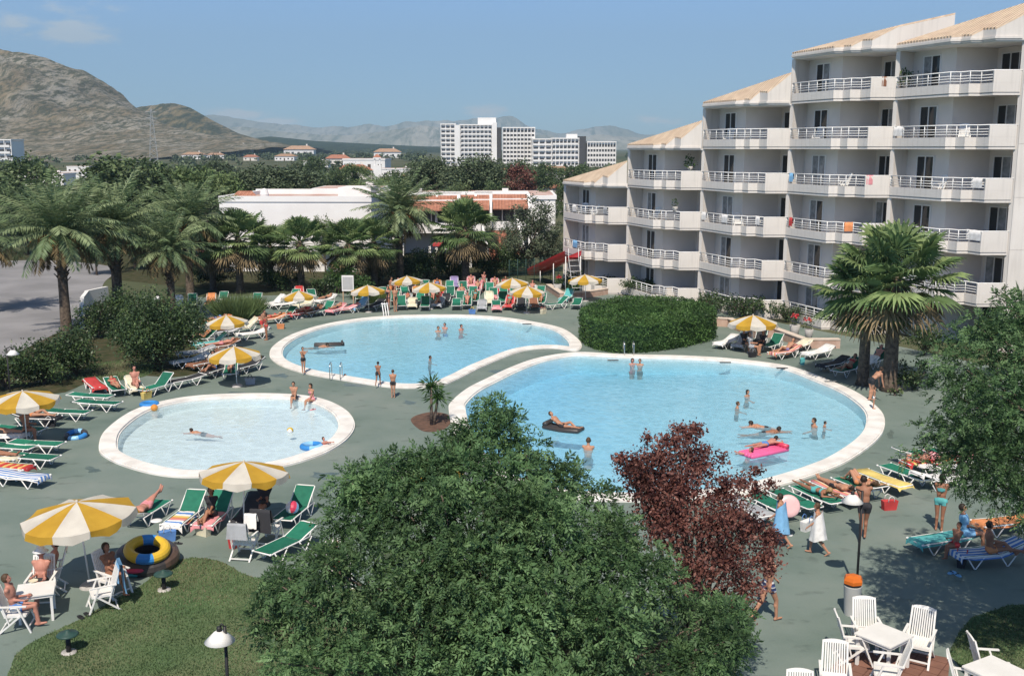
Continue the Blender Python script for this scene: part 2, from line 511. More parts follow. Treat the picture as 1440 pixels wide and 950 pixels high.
def lerp_px(a, b, da, db):
    """floor depth that runs from da near a to db near b"""
    ax = (b - a); L2 = ax.length_squared
    return lambda p: da + (db - da) * max(0.0, min(1.0, (p.xy - a).dot(ax) / L2)) ** 1.2
pool('small_pool', SMALL, 0.66, lambda p: 0.36, water_mat('paddling_water', (0.42, 0.80, 0.93), 0.075, (0.66, 0.83, 0.92), 0.26))
pool('left_pool', LEFT, 0.70, lerp_px(G(470, 470).xy, G(640, 520).xy, 0.36, 0.95), water_mat('left_pool_water', (0.22, 0.74, 0.93), 0.33, (0.42, 0.76, 0.92), 0.25))
pool('large_pool', LARGE, 0.72, lerp_px(G(1150, 600).xy, G(740, 560).xy, 0.42, 0.95), water_mat('large_pool_water', (0.22, 0.74, 0.93), 0.37, (0.38, 0.73, 0.91), 0.24))

def patch(name, pxs, m, z=0.004, loop=True, n=90, kind='structure', world=False):
    pts = pxs if world else gl(pxs)
    l = smooth_loop(pts, n) if loop else [Vector(p) for p in pts]
    o = MB().mat(m).sheet(l, z).build(name); tag(o, kind=kind)
    return l
LAWN = patch('lawn', [(-60, 1010), (10, 950), (18, 925), (45, 902), (111, 871), (162, 842), (200, 822), (228, 797), (250, 786), (283, 784), (317, 791), (337, 804), (372, 814),
              (480, 826), (700, 846), (900, 862), (1010, 890), (1030, 960), (900, 1080), (300, 1080)], m_lawn)
LAWN_R = patch('lawn', [(1334, 918), (1348, 890), (1366, 868), (1420, 850), (1600, 850), (1600, 1050), (1400, 1000)], m_lawn, loop=False)
BED_L = patch('planting_bed', [(-200, 560), (-60, 520), (0, 492), (60, 470), (130, 452), (200, 425), (262, 420), (262, 440), (258, 470), (290, 500), (285, 520), (250, 530), (190, 528), (130, 536), (90, 552), (40, 560), (-60, 600)], m_soil, n=120)
GRASS_L = patch('lawn', [(100, 530), (140, 512), (185, 508), (215, 518), (200, 530), (140, 536)], m_lawn, z=0.008)
ROAD = patch('road', [(-420, 470), (-150, 395), (-60, 372), (60, 366), (160, 376), (146, 398), (128, 440), (60, 478), (0, 505), (-150, 560), (-420, 640)], m_asphalt, z=0.012, n=120)
BED_BACK = patch('planting_bed', [(-40, 402), (150, 392), (300, 408), (420, 404), (520, 403), (620, 389), (720, 389), (780, 386), (780, 372), (600, 352), (300, 352), (-40, 352)], m_soil, loop=False)
m_damp = mat('damp_concrete', (0.085, 0.115, 0.10), rough=0.35, c2=(0.13, 0.165, 0.145), scale=3.0, spec=0.4)
for i, (px, py, w_, h_) in enumerate(((205, 576, 26, 3), (455, 668, 30, 6), (500, 540, 22, 4), (700, 522, 16, 3), (575, 566, 14, 4), (905, 500, 26, 2.5), (1190, 664, 26, 7), (395, 528, 14, 4), (130, 660, 14, 5), (330, 552, 20, 2), (1252, 612, 6, 8))):
    rr = random.Random(i + 3)
    patch('damp_patch', [(px + w_ * math.cos(a) * rr.uniform(.35, 1.1), py + h_ * math.sin(a) * rr.uniform(.35, 1.1)) for a in [k * .524 for k in range(12)]], m_damp, z=0.003, n=60)
m_greenery = mat('lawn_strip', (0.055, 0.075, 0.03), rough=1, c2=(0.035, 0.05, 0.02), scale=0.8, spec=0.1)
# ------------------------------------------------------------------ stepped apartment hotel on the right
m_white = mat('hotel_render', (0.68, 0.635, 0.59), rough=0.85, c2=(0.62, 0.575, 0.53), scale=0.35, spec=0.2, bump=0.08, bscale=25, detail=8)
# rain streaks: narrow vertical stains under ledges
N, L = nodes(m_white); b = N['Principled BSDF']
tc = N.new('ShaderNodeTexCoord'); mp = N.new('ShaderNodeMapping'); mp.inputs['Scale'].default_value = (5.0, 5.0, 0.35)
nz = N.new('ShaderNodeTexNoise'); nz.inputs['Scale'].default_value = 1.0; nz.inputs['Detail'].default_value = 4
L.new(tc.outputs['Object'], mp.inputs['Vector']); L.new(mp.outputs[0], nz.inputs['Vector'])
mr = N.new('ShaderNodeMapRange'); mr.inputs['From Min'].default_value = 0.34; mr.inputs['From Max'].default_value = 0.5; mr.inputs['To Min'].default_value = 0.91; mr.inputs['To Max'].default_value = 1.0
L.new(nz.outputs['Fac'], mr.inputs['Value'])
mx = N.new('ShaderNodeMix'); mx.data_type = 'RGBA'; mx.blend_type = 'MULTIPLY'; mx.inputs['Factor'].default_value = 1
src_ = b.inputs['Base Color'].links[0].from_socket; L.new(src_, mx.inputs['A']); L.new(mr.outputs[0], mx.inputs['B']); L.new(mx.outputs['Result'], b.inputs['Base Color'])
m_inner = mat('hotel_inner_render', (0.68, 0.635, 0.585), rough=0.9, var=0.06, scale=0.5, spec=0.2)
m_rail = mat('white_rail', (0.80, 0.79, 0.77), rough=0.5, var=0.03)
m_frame = mat('window_frame', (0.70, 0.69, 0.67), rough=0.5, var=0.03)
m_glass = mat('dark_glass', (0.025, 0.028, 0.03), rough=0.06, var=0, spec=0.6)
m_curtain = mat('curtained_glass', (0.30, 0.31, 0.31), rough=0.25, c2=(0.16, 0.17, 0.175), scale=3, spec=0.5)
m_ceil = mat('balcony_soffit', (0.66, 0.64, 0.62), rough=0.9, var=0.05)
# clay tile roof: rows of rounded tiles
def tile_mat(name, c1, c2, scale=2.6):
    m = mat(name, c1, rough=0.9, c2=c2, scale=1.6, spec=0.15, detail=6)
    N, L = nodes(m); b = N['Principled BSDF']
    tc = N.new('ShaderNodeTexCoord'); mp = N.new('ShaderNodeMapping')
    wv = N.new('ShaderNodeTexWave'); wv.bands_direction = 'X'; wv.inputs['Scale'].default_value = scale; wv.inputs['Distortion'].default_value = 0.3
    L.new(tc.outputs['Object'], mp.inputs['Vector']); L.new(mp.outputs[0], wv.inputs['Vector'])
    bp = N.new('ShaderNodeBump'); bp.inputs['Strength'].default_value = 0.9; bp.inputs['Distance'].default_value = 0.12
    L.new(wv.outputs['Fac'], bp.inputs['Height']); L.new(bp.outputs[0], b.inputs['Normal'])
    wr = N.new('ShaderNodeMapRange'); wr.inputs['To Min'].default_value = 0.90; wr.inputs['To Max'].default_value = 1.04; L.new(wv.outputs['Fac'], wr.inputs['Value'])
    mm = N.new('ShaderNodeMix'); mm.data_type = 'RGBA'; mm.blend_type = 'MULTIPLY'; mm.inputs['Factor'].default_value = 1
    src_ = b.inputs['Base Color'].links[0].from_socket; L.new(src_, mm.inputs['A']); L.new(wr.outputs[0], mm.inputs['B']); L.new(mm.outputs['Result'], b.inputs['Base Color'])
    m['mapping'] = mp.name
    return m
m_tiles = tile_mat('pale_clay_tiles', (0.74, 0.58, 0.43), (0.62, 0.46, 0.33), 1.3)

A0 = Vector((4.2, 85.4)); U = Vector((4.48, -5.78)); BAY = U.length; U = U / BAY
V = Vector((-U.y, U.x)) * -1      # outward, towards the pools
if V.y > 0: V = -V
hotel_ang = math.atan2(U.y, U.x)
FH = 2.8
hotel = thing('apartment_hotel', (A0.x, A0.y, 0), hotel_ang, 'white stepped apartment hotel with curved balconies and clay tiled roofs beside the pools', 'hotel')
# local frame: x along the front, y outward is negative: local y = -v
al = R(19.5)
a_d = Vector((math.cos(al), math.sin(al))); c_d = Vector((0.613, -0.79))
plan = [Vector((0, 0))]
for d, l in ((a_d, 4.40), (c_d, 0.54), (a_d, 0.72), (c_d, 0.60), (a_d, 0.94), (c_d, 1.43)):
    plan.append(plan[-1] + d * l)
k_ = BAY / plan[-1].x
plan = [Vector((p.x * k_, p.y - plan[-1].y * p.x / plan[-1].x)) for p in plan]
def L2(u, v): return (u, -v)
# the inner wall line of one bay
W = [Vector((0.0, -1.5)), Vector((3.46, -0.28)), Vector((4.49, -2.75)), Vector((BAY, -1.75))]
levels = [2, 3, 4, 5, 5]
mass = MB().mat(m_inner)
for k, n in enumerate(levels):
    o = k * BAY
    poly = [L2(o + p.x, p.y) for p in W] + [L2(o + BAY, -10), L2(o, -10)]
    # counter-clockwise in local frame
    ar = sum(poly[i - 1][0] * poly[i][1] - poly[i][0] * poly[i - 1][1] for i in range(len(poly)))
    if ar < 0: poly.reverse()
    mass.prism(poly, 0, (n + 1) * FH - 0.35)
mass.build('wall', hotel)
# walls between bays
for k in range(6):
    n = max(levels[k - 1] if k > 0 else 0, levels[k] if k < 5 else 0)
    o = k * BAY
    w_ = MB().mat(m_white).box(o - 0.13, o + 0.13, 0.06, 8.5, 0, (n + 1) * FH - 0.34)
    w_.build('partition_wall', hotel)
# end wall to the right
ew = MB().mat(m_white)
e0 = Vector((5 * BAY + 0.13, 0.0)); ed = Vector((0.613, -0.79)) ; 
q = [L2(e0.x, e0.y - 0.02), L2(e0.x + ed.x * 8, e0.y + ed.y * 8), L2(e0.x + ed.x * 8 - 4, e0.y + ed.y * 8 - 4), L2(e0.x, -9)]
ar = sum(q[i - 1][0] * q[i][1] - q[i][0] * q[i - 1][1] for i in range(4))
if ar < 0: q.reverse()
for j in range(6):
    ew.prism(q, j * FH + (0.0 if j == 0 else 0.012), (j + 1) * FH)
ew.prism(q, 6 * FH + 0.012, lambda x, y: 6 * FH + 0.3 + 0.62 * max(0, x - e0.x) * 1.1)
ew.build('end_wall', hotel)

def slab_poly(k, grow=0.0, inset=0.0):
    o = k * BAY
    pts = [Vector((p.x, p.y + grow)) for p in plan]
    return [L2(o + p.x, p.y) for p in pts] + [L2(o + BAY, -3.0), L2(o, -3.0)]
def ccw(poly):
    ar = sum(poly[i - 1][0] * poly[i][1] - poly[i][0] * poly[i - 1][1] for i in range(len(poly)))
    return poly if ar > 0 else poly[::-1]

def edge_strip(mb, pts, z0, z1, th, zt=None):
    """a standing strip of thickness th along pts (plan coords), mitred"""
    n = len(pts); ins = []
    for i in range(n):
        ds = []
        if i > 0: ds.append((pts[i] - pts[i - 1]).normalized())
        if i < n - 1: ds.append((pts[i + 1] - pts[i]).normalized())
        nn = sum((Vector((-d.y, d.x)) for d in ds), Vector((0, 0)))
        nn.normalize()
        c = nn.dot(Vector((-ds[0].y, ds[0].x)))
        ins.append(pts[i] - nn * (th / max(0.5, c)))
    poly = [L2(p.x, p.y) for p in pts] + [L2(p.x, p.y) for p in reversed(ins)]
    mb.prism(ccw(poly), z0, z1)

# one balcony, local to its bay and floor
def make_balcony():
    s = MB().mat(m_white)
    # floor slab, two stepped lips of the fascia, low parapet and tall solid parapet
    s.prism(ccw(slab_poly(0, -0.10)), -0.20, 0.0)
    edge_strip(s, [Vector((p.x, p.y)) for p in plan], -0.12, 0.36, 0.12)
    edge_strip(s, [Vector((p.x, p.y - 0.03)) for p in plan], -0.28, -0.17, 0.10)
    edge_strip(s, [Vector((p.x, p.y)) for p in plan[5:]], 0.362, 0.97, 0.12)
    b_ = s.build('balcony', hotel)
    r_ = MB().mat(m_rail, True)
    rp = [Vector((p.x, p.y - 0.07)) for p in plan]
    for z in (0.50, 0.64, 0.78):
        r_.tube([(*L2(p.x, p.y), z) for p in rp[:6]], 0.018, 5)
    r_.tube([(*L2(p.x, p.y), 1.0) for p in rp], 0.032, 6)
    for i in range(5):
        a, b = rp[i], rp[i + 1]
        m = max(1, round((b - a).length / 0.9))
        for j in range(m + (1 if i == 4 else 0)):
            p = a.lerp(b, j / m)
            r_.tube([(*L2(p.x, p.y), 0.34), (*L2(p.x, p.y), 1.0)], 0.024, 5)
    r_.build('railing', b_)
    return b_

def wall_door(a, b, t0, t1, z0, z1, panes, curtained):
    """sliding door standing 2 cm proud of the wall line a-b (plan coords)"""
    d = (b - a).normalized(); nrm = Vector((-d.y, d.x))
    def pt(t, off, z): 
        p = a + d * t + nrm * off
        return (*L2(p.x, p.y), z)
    f = MB().mat(m_frame)
    def bar(t_a, t_b, za, zb, o0, o1):
        vs = [pt(t, o, z) for z in (za, zb) for o in (o0, o1) for t in (t_a, t_b)]
        f.add(vs, [(0, 2, 3, 1), (4, 5, 7, 6), (0, 1, 5, 4), (2, 6, 7, 3), (0, 4, 6, 2), (1, 3, 7, 5)])
    wd = (t1 - t0) / panes
    for i in range(panes + 1):
        tt = t0 + wd * i
        bar(tt - 0.035, tt + 0.035, z0, z1, -0.02, 0.05)
    bar(t0 - 0.035, t1 + 0.035, z1, z1 + 0.07, -0.02, 0.052)
    bar(t0 - 0.035, t1 + 0.035, z0 - 0.05, z0, -0.02, 0.052)
    o = f.build('balcony_door', hotel)
    gset = []
    for i in range(panes):
        g = MB().mat(m_curtain if i in curtained else m_glass)
        ta, tb = t0 + wd * i + 0.035, t0 + wd * (i + 1) - 0.035
        g.add([pt(ta, 0.012, z0), pt(tb, 0.012, z0), pt(tb, 0.012, z1), pt(ta, 0.012, z1)], [(0, 1, 2, 3)])
        gset.append(g.build('door_pane', o))
    return o
bal = make_balcony()
doors = [[wall_door(W[0], W[1], 1.05, 2.45, 0.06, 2.1, 2, c) for c in ((), (0,), (1,), (0, 1))],
         [wall_door(W[2], W[3], 0.35, 2.3, 0.06, 2.1, 3, c) for c in ((), (0,), (2,), (1,))]]
first = True
used = set()
def put(o, k, z):
    key = o.name
    if key in used:
        c = o.copy(); col.objects.link(c); c.parent = hotel
        for ch in o.children:
            e = ch.copy(); col.objects.link(e); e.parent = c
            for g in ch.children:
                h_ = g.copy(); col.objects.link(h_); h_.parent = e
    else:
        used.add(key); c = o
    c.location = (k * BAY, 0, z)
    return c
for k, n in enumerate(levels):
    for f_ in range(0, n + 1):
        if f_ > 0 or k < 4: put(bal, k, f_ * FH + (0.0 if f_ else 0.22))
        put(doors[0][rnd.randrange(4)], k, f_ * FH)
        put(doors[1][rnd.choice((0, 0, 1, 2, 3))], k, f_ * FH)
# unused variants must not float about
for dl in doors:
    for o in dl:
        if o.name not in used: o.location = (0, 0, FH)
# roofs: fascia following the steps, clay tiles sloping up to the right
al_n = Vector((math.sin(R(14)), -math.cos(R(14))))       # inward from the eave line
for k, n in enumerate(levels):
    o = k * BAY
    ez = (n + 1) * FH - 0.30
    ext = 3.2 if k == 3 else (0.0)
    if k == 4: ext = 2.6
    last = plan[-1] + c_d * ext
    g = 0.12
    pts = [Vector((p.x, p.y + g)) for p in plan] + ([Vector((last.x, last.y + g))] if ext else [])
    def hz(x, y, o=o, ez=ez, k=k):
        u_, v_ = x - o, -y
        return ez + 0.28 + (0.56 if k >= 3 else 0.9) * max(0.0, min(3.0 if k == 3 else 99, Vector((u_, v_ - 0.12)).dot(al_n)))
    rf = MB().mat(m_white)
    poly = ccw([L2(o + p.x, p.y) for p in pts])
    rf.prism(poly, ez, hz)
    rf.mat(m_ceil).prism(ccw(slab_poly(k, 0.0)), ez - 0.06, ez - 0.003)
    # lip under the fascia
    rf.mat(m_white)
    edge_strip(rf, [Vector((p.x + o, p.y + g + 0.08)) for p in plan], ez + 0.08, ez + 0.20, 0.1)
    ro = rf.build('roof', hotel)
    ti = MB().mat(m_tiles)
    tp = [Vector((p.x, p.y + g)) for p in pts]
    # overhang a little past the fascia on the eave side
    ov = [L2(o + p.x, p.y) for p in pts]
    vs = [(x, y, hz(x, y) + 0.015) for x, y in ov] + [(x, y, hz(x, y) + 0.10) for x, y in ov]
    m_ = len(ov)
    e_out = Vector((-al_n.x, -al_n.y)) * 0.14
    def sh(i, vsrc):
        x, y, z = vsrc
        return vsrc
    ti.prism(ccw(ov), lambda x, y: hz(x, y) + 0.004, lambda x, y: hz(x, y) + 0.10)
    ti.build('roof_tiles', ro)
mp = m_tiles.node_tree.nodes[m_tiles['mapping']]
mp.inputs['Rotation'].default_value = (0, 0, al)
# ------------------------------------------------------------------ hills, far mountains, town
NP = np.random.RandomState(11)
def fbm(x, y, seed=0, octaves=6, gain=0.5):
    rs = np.random.RandomState(seed)
    out = np.zeros_like(x); amp = 1.0; fr = 1.0
    for o in range(octaves):
        g = rs.rand(64, 64)
        xx, yy = x * fr + rs.rand() * 64, y * fr + rs.rand() * 64
        xi, yi = np.floor(xx).astype(int), np.floor(yy).astype(int)
        fx, fy = xx - xi, yy - yi
        fx = fx * fx * (3 - 2 * fx); fy = fy * fy * (3 - 2 * fy)
        a, b_, c_, d_ = g[xi % 64, yi % 64], g[(xi + 1) % 64, yi % 64], g[xi % 64, (yi + 1) % 64], g[(xi + 1) % 64, (yi + 1) % 64]
        out += amp * ((a * (1 - fx) + b_ * fx) * (1 - fy) + (c_ * (1 - fx) + d_ * fx) * fy - 0.5)
        amp *= gain; fr *= 2.03
    return out

def terrain(name, ridge, Y0, Yr, Yb, m, nx=160, ny=60, rough=0.12, nscale=0.004, seed=1, power=1.3):
    rx = np.array([P(x, y, Yr).x for x, y in ridge]); rz = np.array([max(0.0, P(x, y, Yr).z) for x, y in ridge])
    xs = np.linspace(rx[0], rx[-1], nx)
    zr = np.interp(xs, rx, rz)
    k = np.ones(3) / 3; zs = np.convolve(np.pad(zr, 1, 'edge'), k, 'valid')
    ys = np.concatenate([np.linspace(Y0, Yr, ny), np.linspace(Yr, Yb, ny // 3)[1:]])
    Xg, Yg = np.meshgrid(xs, ys)
    t = np.where(Yg <= Yr, (Yg - Y0) / (Yr - Y0), (Yb - Yg) / (Yb - Yr))
    Z = zs[None, :] * np.clip(t, 0, 1) ** power
    n = fbm(Xg * nscale, Yg * nscale, seed)
    rdg = 0.5 - np.abs(fbm(Xg * nscale * 0.7 + 9, Yg * nscale * 0.7, seed + 5))
    edge = np.clip(t * 4, 0, 1) * np.clip((1 - t) * 3 + 0.45, 0, 1)
    Z = Z + zs[None, :] * rough * (n + 0.8 * (rdg - 0.3)) * edge * 1.4 - 1.5 * (t <= 0.001)
    V_ = np.stack([Xg, Yg, Z], -1).reshape(-1, 3)
    r_, c_ = Xg.shape
    i = np.arange(r_ * c_).reshape(r_, c_)
    q = np.stack([i[:-1, :-1], i[:-1, 1:], i[1:, 1:], i[1:, :-1]], -1).reshape(-1, 4)
    o = mesh_np(name, V_, q, [m], smooth=True)
    return tag(o, kind='structure')

def hill_mat(name, rock, grass, scrub, s=1.0, dens=0.5):
    m = bpy.data.materials.new(name); m.use_nodes = True
    N, L = nodes(m); b = N['Principled BSDF']; b.inputs['Roughness'].default_value = 1; b.inputs['Specular IOR Level'].default_value = 0.05
    tc = N.new('ShaderNodeTexCoord')
    mp = N.new('ShaderNodeMapping'); mp.inputs['Scale'].default_value = (1, 0.15, 0.35); L.new(tc.outputs['Object'], mp.inputs['Vector'])
    a = N.new('ShaderNodeTexNoise'); a.inputs['Scale'].default_value = 0.012 * s; a.inputs['Detail'].default_value = 9; a.inputs['Roughness'].default_value = 0.65
    L.new(mp.outputs[0], a.inputs['Vector'])
    r1 = N.new('ShaderNodeValToRGB'); r1.color_ramp.elements[0].position = 0.40; r1.color_ramp.elements[0].color = (*grass, 1)
    r1.color_ramp.elements[1].position = 0.62; r1.color_ramp.elements[1].color = (*rock, 1)
    L.new(a.outputs['Fac'], r1.inputs['Fac'])
    v = N.new('ShaderNodeTexNoise'); v.inputs['Scale'].default_value = 0.075 * s; v.inputs['Detail'].default_value = 6; v.inputs['Roughness'].default_value = 0.7
    L.new(mp.outputs[0], v.inputs['Vector'])
    r2 = N.new('ShaderNodeMapRange'); r2.inputs['From Min'].default_value = dens - 0.06; r2.inputs['From Max'].default_value = dens + 0.07
    L.new(v.outputs['Fac'], r2.inputs['Value'])
    mx = N.new('ShaderNodeMix'); mx.data_type = 'RGBA'; L.new(r2.outputs[0], mx.inputs['Factor']); L.new(r1.outputs[0], mx.inputs['A']); mx.inputs['B'].default_value = (*scrub, 1)
    L.new(mx.outputs['Result'], b.inputs['Base Color'])
    bp = N.new('ShaderNodeBump'); bp.inputs['Strength'].default_value = 0.9; bp.inputs['Distance'].default_value = 9 / s
    L.new(v.outputs['Fac'], bp.inputs['Height']); L.new(bp.outputs[0], b.inputs['Normal'])
    return m
m_hill = hill_mat('limestone_scrub', (0.345, 0.315, 0.265), (0.225, 0.18, 0.12), (0.095, 0.095, 0.065), 2.6, 0.495)
m_hill2 = hill_mat('far_scrub', (0.30, 0.24, 0.17), (0.21, 0.165, 0.085), (0.06, 0.065, 0.035), 0.8, 0.47)
m_wood = hill_mat('wooded_ridge_ground', (0.06, 0.075, 0.035), (0.045, 0.06, 0.028), (0.03, 0.042, 0.02), 1.0, 0.45)
m_mount = hill_mat('bare_mountain', (0.50, 0.46, 0.40), (0.30, 0.29, 0.22), (0.17, 0.18, 0.13), 0.16, 0.55)
terrain('hill', [(-420, 30), (-260, 20), (-120, 42), (0, 64), (50, 77), (95, 95), (128, 115), (141, 130), (165, 150), (200, 165), (240, 180), (300, 191), (345, 197), (420, 206)], 820, 1700, 2300, m_hill, 300, 150, 0.2, 0.007, 3, 1.15)
terrain('hill', [(110, 186), (150, 168), (185, 152), (215, 148), (243, 145), (265, 151), (300, 171), (335, 188), (380, 199), (440, 207)], 1950, 2700, 3300, m_hill2, 120, 50, 0.16, 0.005, 9, 1.2)
terrain('hill', [(250, 207), (330, 198), (380, 192), (440, 198), (530, 203), (600, 206), (700, 207)], 2400, 3600, 4300, m_wood, 120, 30, 0.12, 0.004, 12)
terrain('mountains', [(-700, 200), (-200, 190), (100, 180), (250, 176), (330, 180), (400, 184), (450, 190), (500, 188), (560, 182), (600, 177), (640, 186), (700, 195), (760, 190), (800, 196), (840, 188), (900, 194), (1000, 190), (1300, 180), (1900, 190)], 6500, 8500, 9800, m_mount, 360, 60, 0.34, 0.0022, 21)
terrain('mountains', [(-700, 185), (-200, 180), (150, 170), (300, 166), (345, 170), (400, 177), (450, 182), (500, 181), (545, 177), (575, 170), (600, 164), (620, 166), (645, 169), (685, 166), (722, 165), (748, 178), (790, 189), (820, 182), (848, 176), (872, 181), (905, 190), (960, 186), (1200, 170), (1900, 180)], 9500, 12500, 14000, m_mount, 420, 60, 0.34, 0.0022, 33)

# ---- distant slab hotels
m_far_white = mat('far_white_render', (0.78, 0.76, 0.74), rough=0.9, var=0.04, scale=0.1)
m_far_dark = mat('far_dark_panel', (0.07, 0.07, 0.075), rough=0.8, var=0.05, scale=0.2)
m_far_win = mat('far_window', (0.06, 0.06, 0.062), rough=0.4, var=0.1, scale=0.4)
m_far_grey = mat('far_grey_panel', (0.30, 0.30, 0.31), rough=0.8, var=0.05)
def far_hotel(px0, px1, ptop, Y, floors, cols, label, band=True, depth=16, dark_side=False, penthouse=None, z0=0):
    a, b = P(px0, ptop, Y), P(px1, ptop, Y)
    W_, H = b.x - a.x, a.z
    t = thing('slab_hotel', (a.x, Y, z0), 0, label, 'hotel', 'tall white hotels on the plain')
    MB().mat(m_far_white).box(0, W_, 0.0, depth, 0, H).build('wall', t)
    fh = H / floors
    wn = MB().mat(m_far_win).box(-0.36 * W_ / cols, 0.36 * W_ / cols, -0.06, 0.05, 0.0, fh * 0.52)
    w0 = wn.build('window', t); first = True
    for f_ in range(floors):
        for c in range(cols):
            if f_ * cols + c >= 98: break
            o = w0 if first else w0.copy()
            if not first: col.objects.link(o); o.parent = t
            first = False
            o.location = ((c + 0.5) * W_ / cols, 0, H - fh * (f_ + 0.82))
    if band:
        bd = MB().mat(m_far_white).box(0.03 * W_, 0.97 * W_, -1.0, 0.04, 0.0, fh * 0.34)
        b0 = bd.build('balcony', t)
        for f_ in range(floors):
            o = b0 if f_ == 0 else b0.copy()
            if f_: col.objects.link(o); o.parent = t
            o.location = (0, 0, H - fh * (f_ + 1.0) + 0.02)
    fins = MB().mat(m_far_white)
    for c in range(cols + 1):
        fins.box(c * W_ / cols - 0.18, c * W_ / cols + 0.18, -1.05, 0.06, 0, H + 0.2)
    fins.build('facade_fins', t)
    MB().mat(m_far_white).box(-0.3, W_ + 0.3, -1.1, depth + 0.2, H + 0.21, H + 0.9).build('roof_edge', t)
    if penthouse:
        x0, x1, h = penthouse
        MB().mat(m_far_white).box(W_ * x0, W_ * x1, 2, depth * 0.7, H + 0.9, H + 0.9 + h).build('roof_house', t)
    return t, W_, H
HY = 650
t, W_, H = far_hotel(620, 640, 176, HY + 4, 9, 3, 'narrow white end block of the tall hotel, leftmost and beside the striped balconies')
t, W_, H = far_hotel(647, 692, 177, HY, 9, 8, 'tall white hotel with dark balcony stripes and a roof house on top', penthouse=(0.55, 1.12, 4.0))
MB().mat(m_far_white).box(-3.4, -0.2, -1.4, 14, 0, H + 0.5).build('stair_tower', t)
MB().mat(m_far_white).box(W_ + 0.1, W_ + 2.9, -1.4, 14, 0, H + 2.0).build('lift_tower', t)
MB().mat(m_far_dark).box(W_ + 2.92, W_ + 5.5, 0.5, 14, 0, H - 1).build('link_block', t)
far_hotel(707, 752, 181, HY - 6, 9, 9, 'tall white hotel with a fine window grid, right of the striped hotel', band=False)
t, W_, H = far_hotel(749, 776, 197, HY - 20, 5, 3, 'lower white hotel wing with deep balcony bands right of the window grid block')
t, W_, H = far_hotel(776, 814, 196, HY - 22, 5, 7, 'lower white hotel block with a dark lift shaft on its right end', penthouse=(0.55, 0.95, 2.2))
MB().mat(m_far_dark).box(W_ + 0.1, W_ + 4.2, -0.4, 12, 0, H + 1.8).build('lift_shaft', t)
far_hotel(826, 866, 201, HY - 24, 5, 10, 'lowest white hotel, rightmost, with a thin grid of windows', band=False)
a = P(-60, 195, 520)
t, W_, H = far_hotel(-70, 16, 198, 640, 4, 9, 'white block of flats at the left edge in front of the grey hill')
t['group'] = 'buildings at the foot of the hill'

# ---- power pylon
m_steel = mat('galvanised_steel', (0.36, 0.38, 0.39), rough=0.6, var=0.05, metal=0.3)
py_b = P(216, 216, 700); H = P(216, 153, 700).z
t = thing('power_pylon', (py_b.x, 700, 0), 0.3, 'thin grey lattice power pylon standing before the hills', 'pylon')
b_ = MB().mat(m_steel)
def leg_at(s, z): 
    k = 2.4 * (1 - z / H) + 0.35
    return Vector((s[0] * k, s[1] * k, z))
cs = [(-1, -1), (1, -1), (1, 1), (-1, 1)]
for s in cs: b_.tube([leg_at(s, 0), leg_at(s, H)], 0.16, 4)
zz = np.linspace(0, H, 11)
for i in range(10):
    for j in range(4):
        b_.tube([leg_at(cs[j], zz[i]), leg_at(cs[(j + 1) % 4], zz[i + 1])], 0.09, 4)
        b_.tube([leg_at(cs[(j + 1) % 4], zz[i]), leg_at(cs[j], zz[i + 1])], 0.09, 4)
b_.build('lattice_mast', t)
for z in (H * 0.72, H * 0.83, H * 0.94):
    MB().mat(m_steel).tube([(-3.6, 0, z), (0, 0.4, z + 0.5), (3.6, 0, z)], 0.14, 4).tube([(-3.6, 0, z), (3.6, 0, z)], 0.1, 4).build('cross_arm', t)

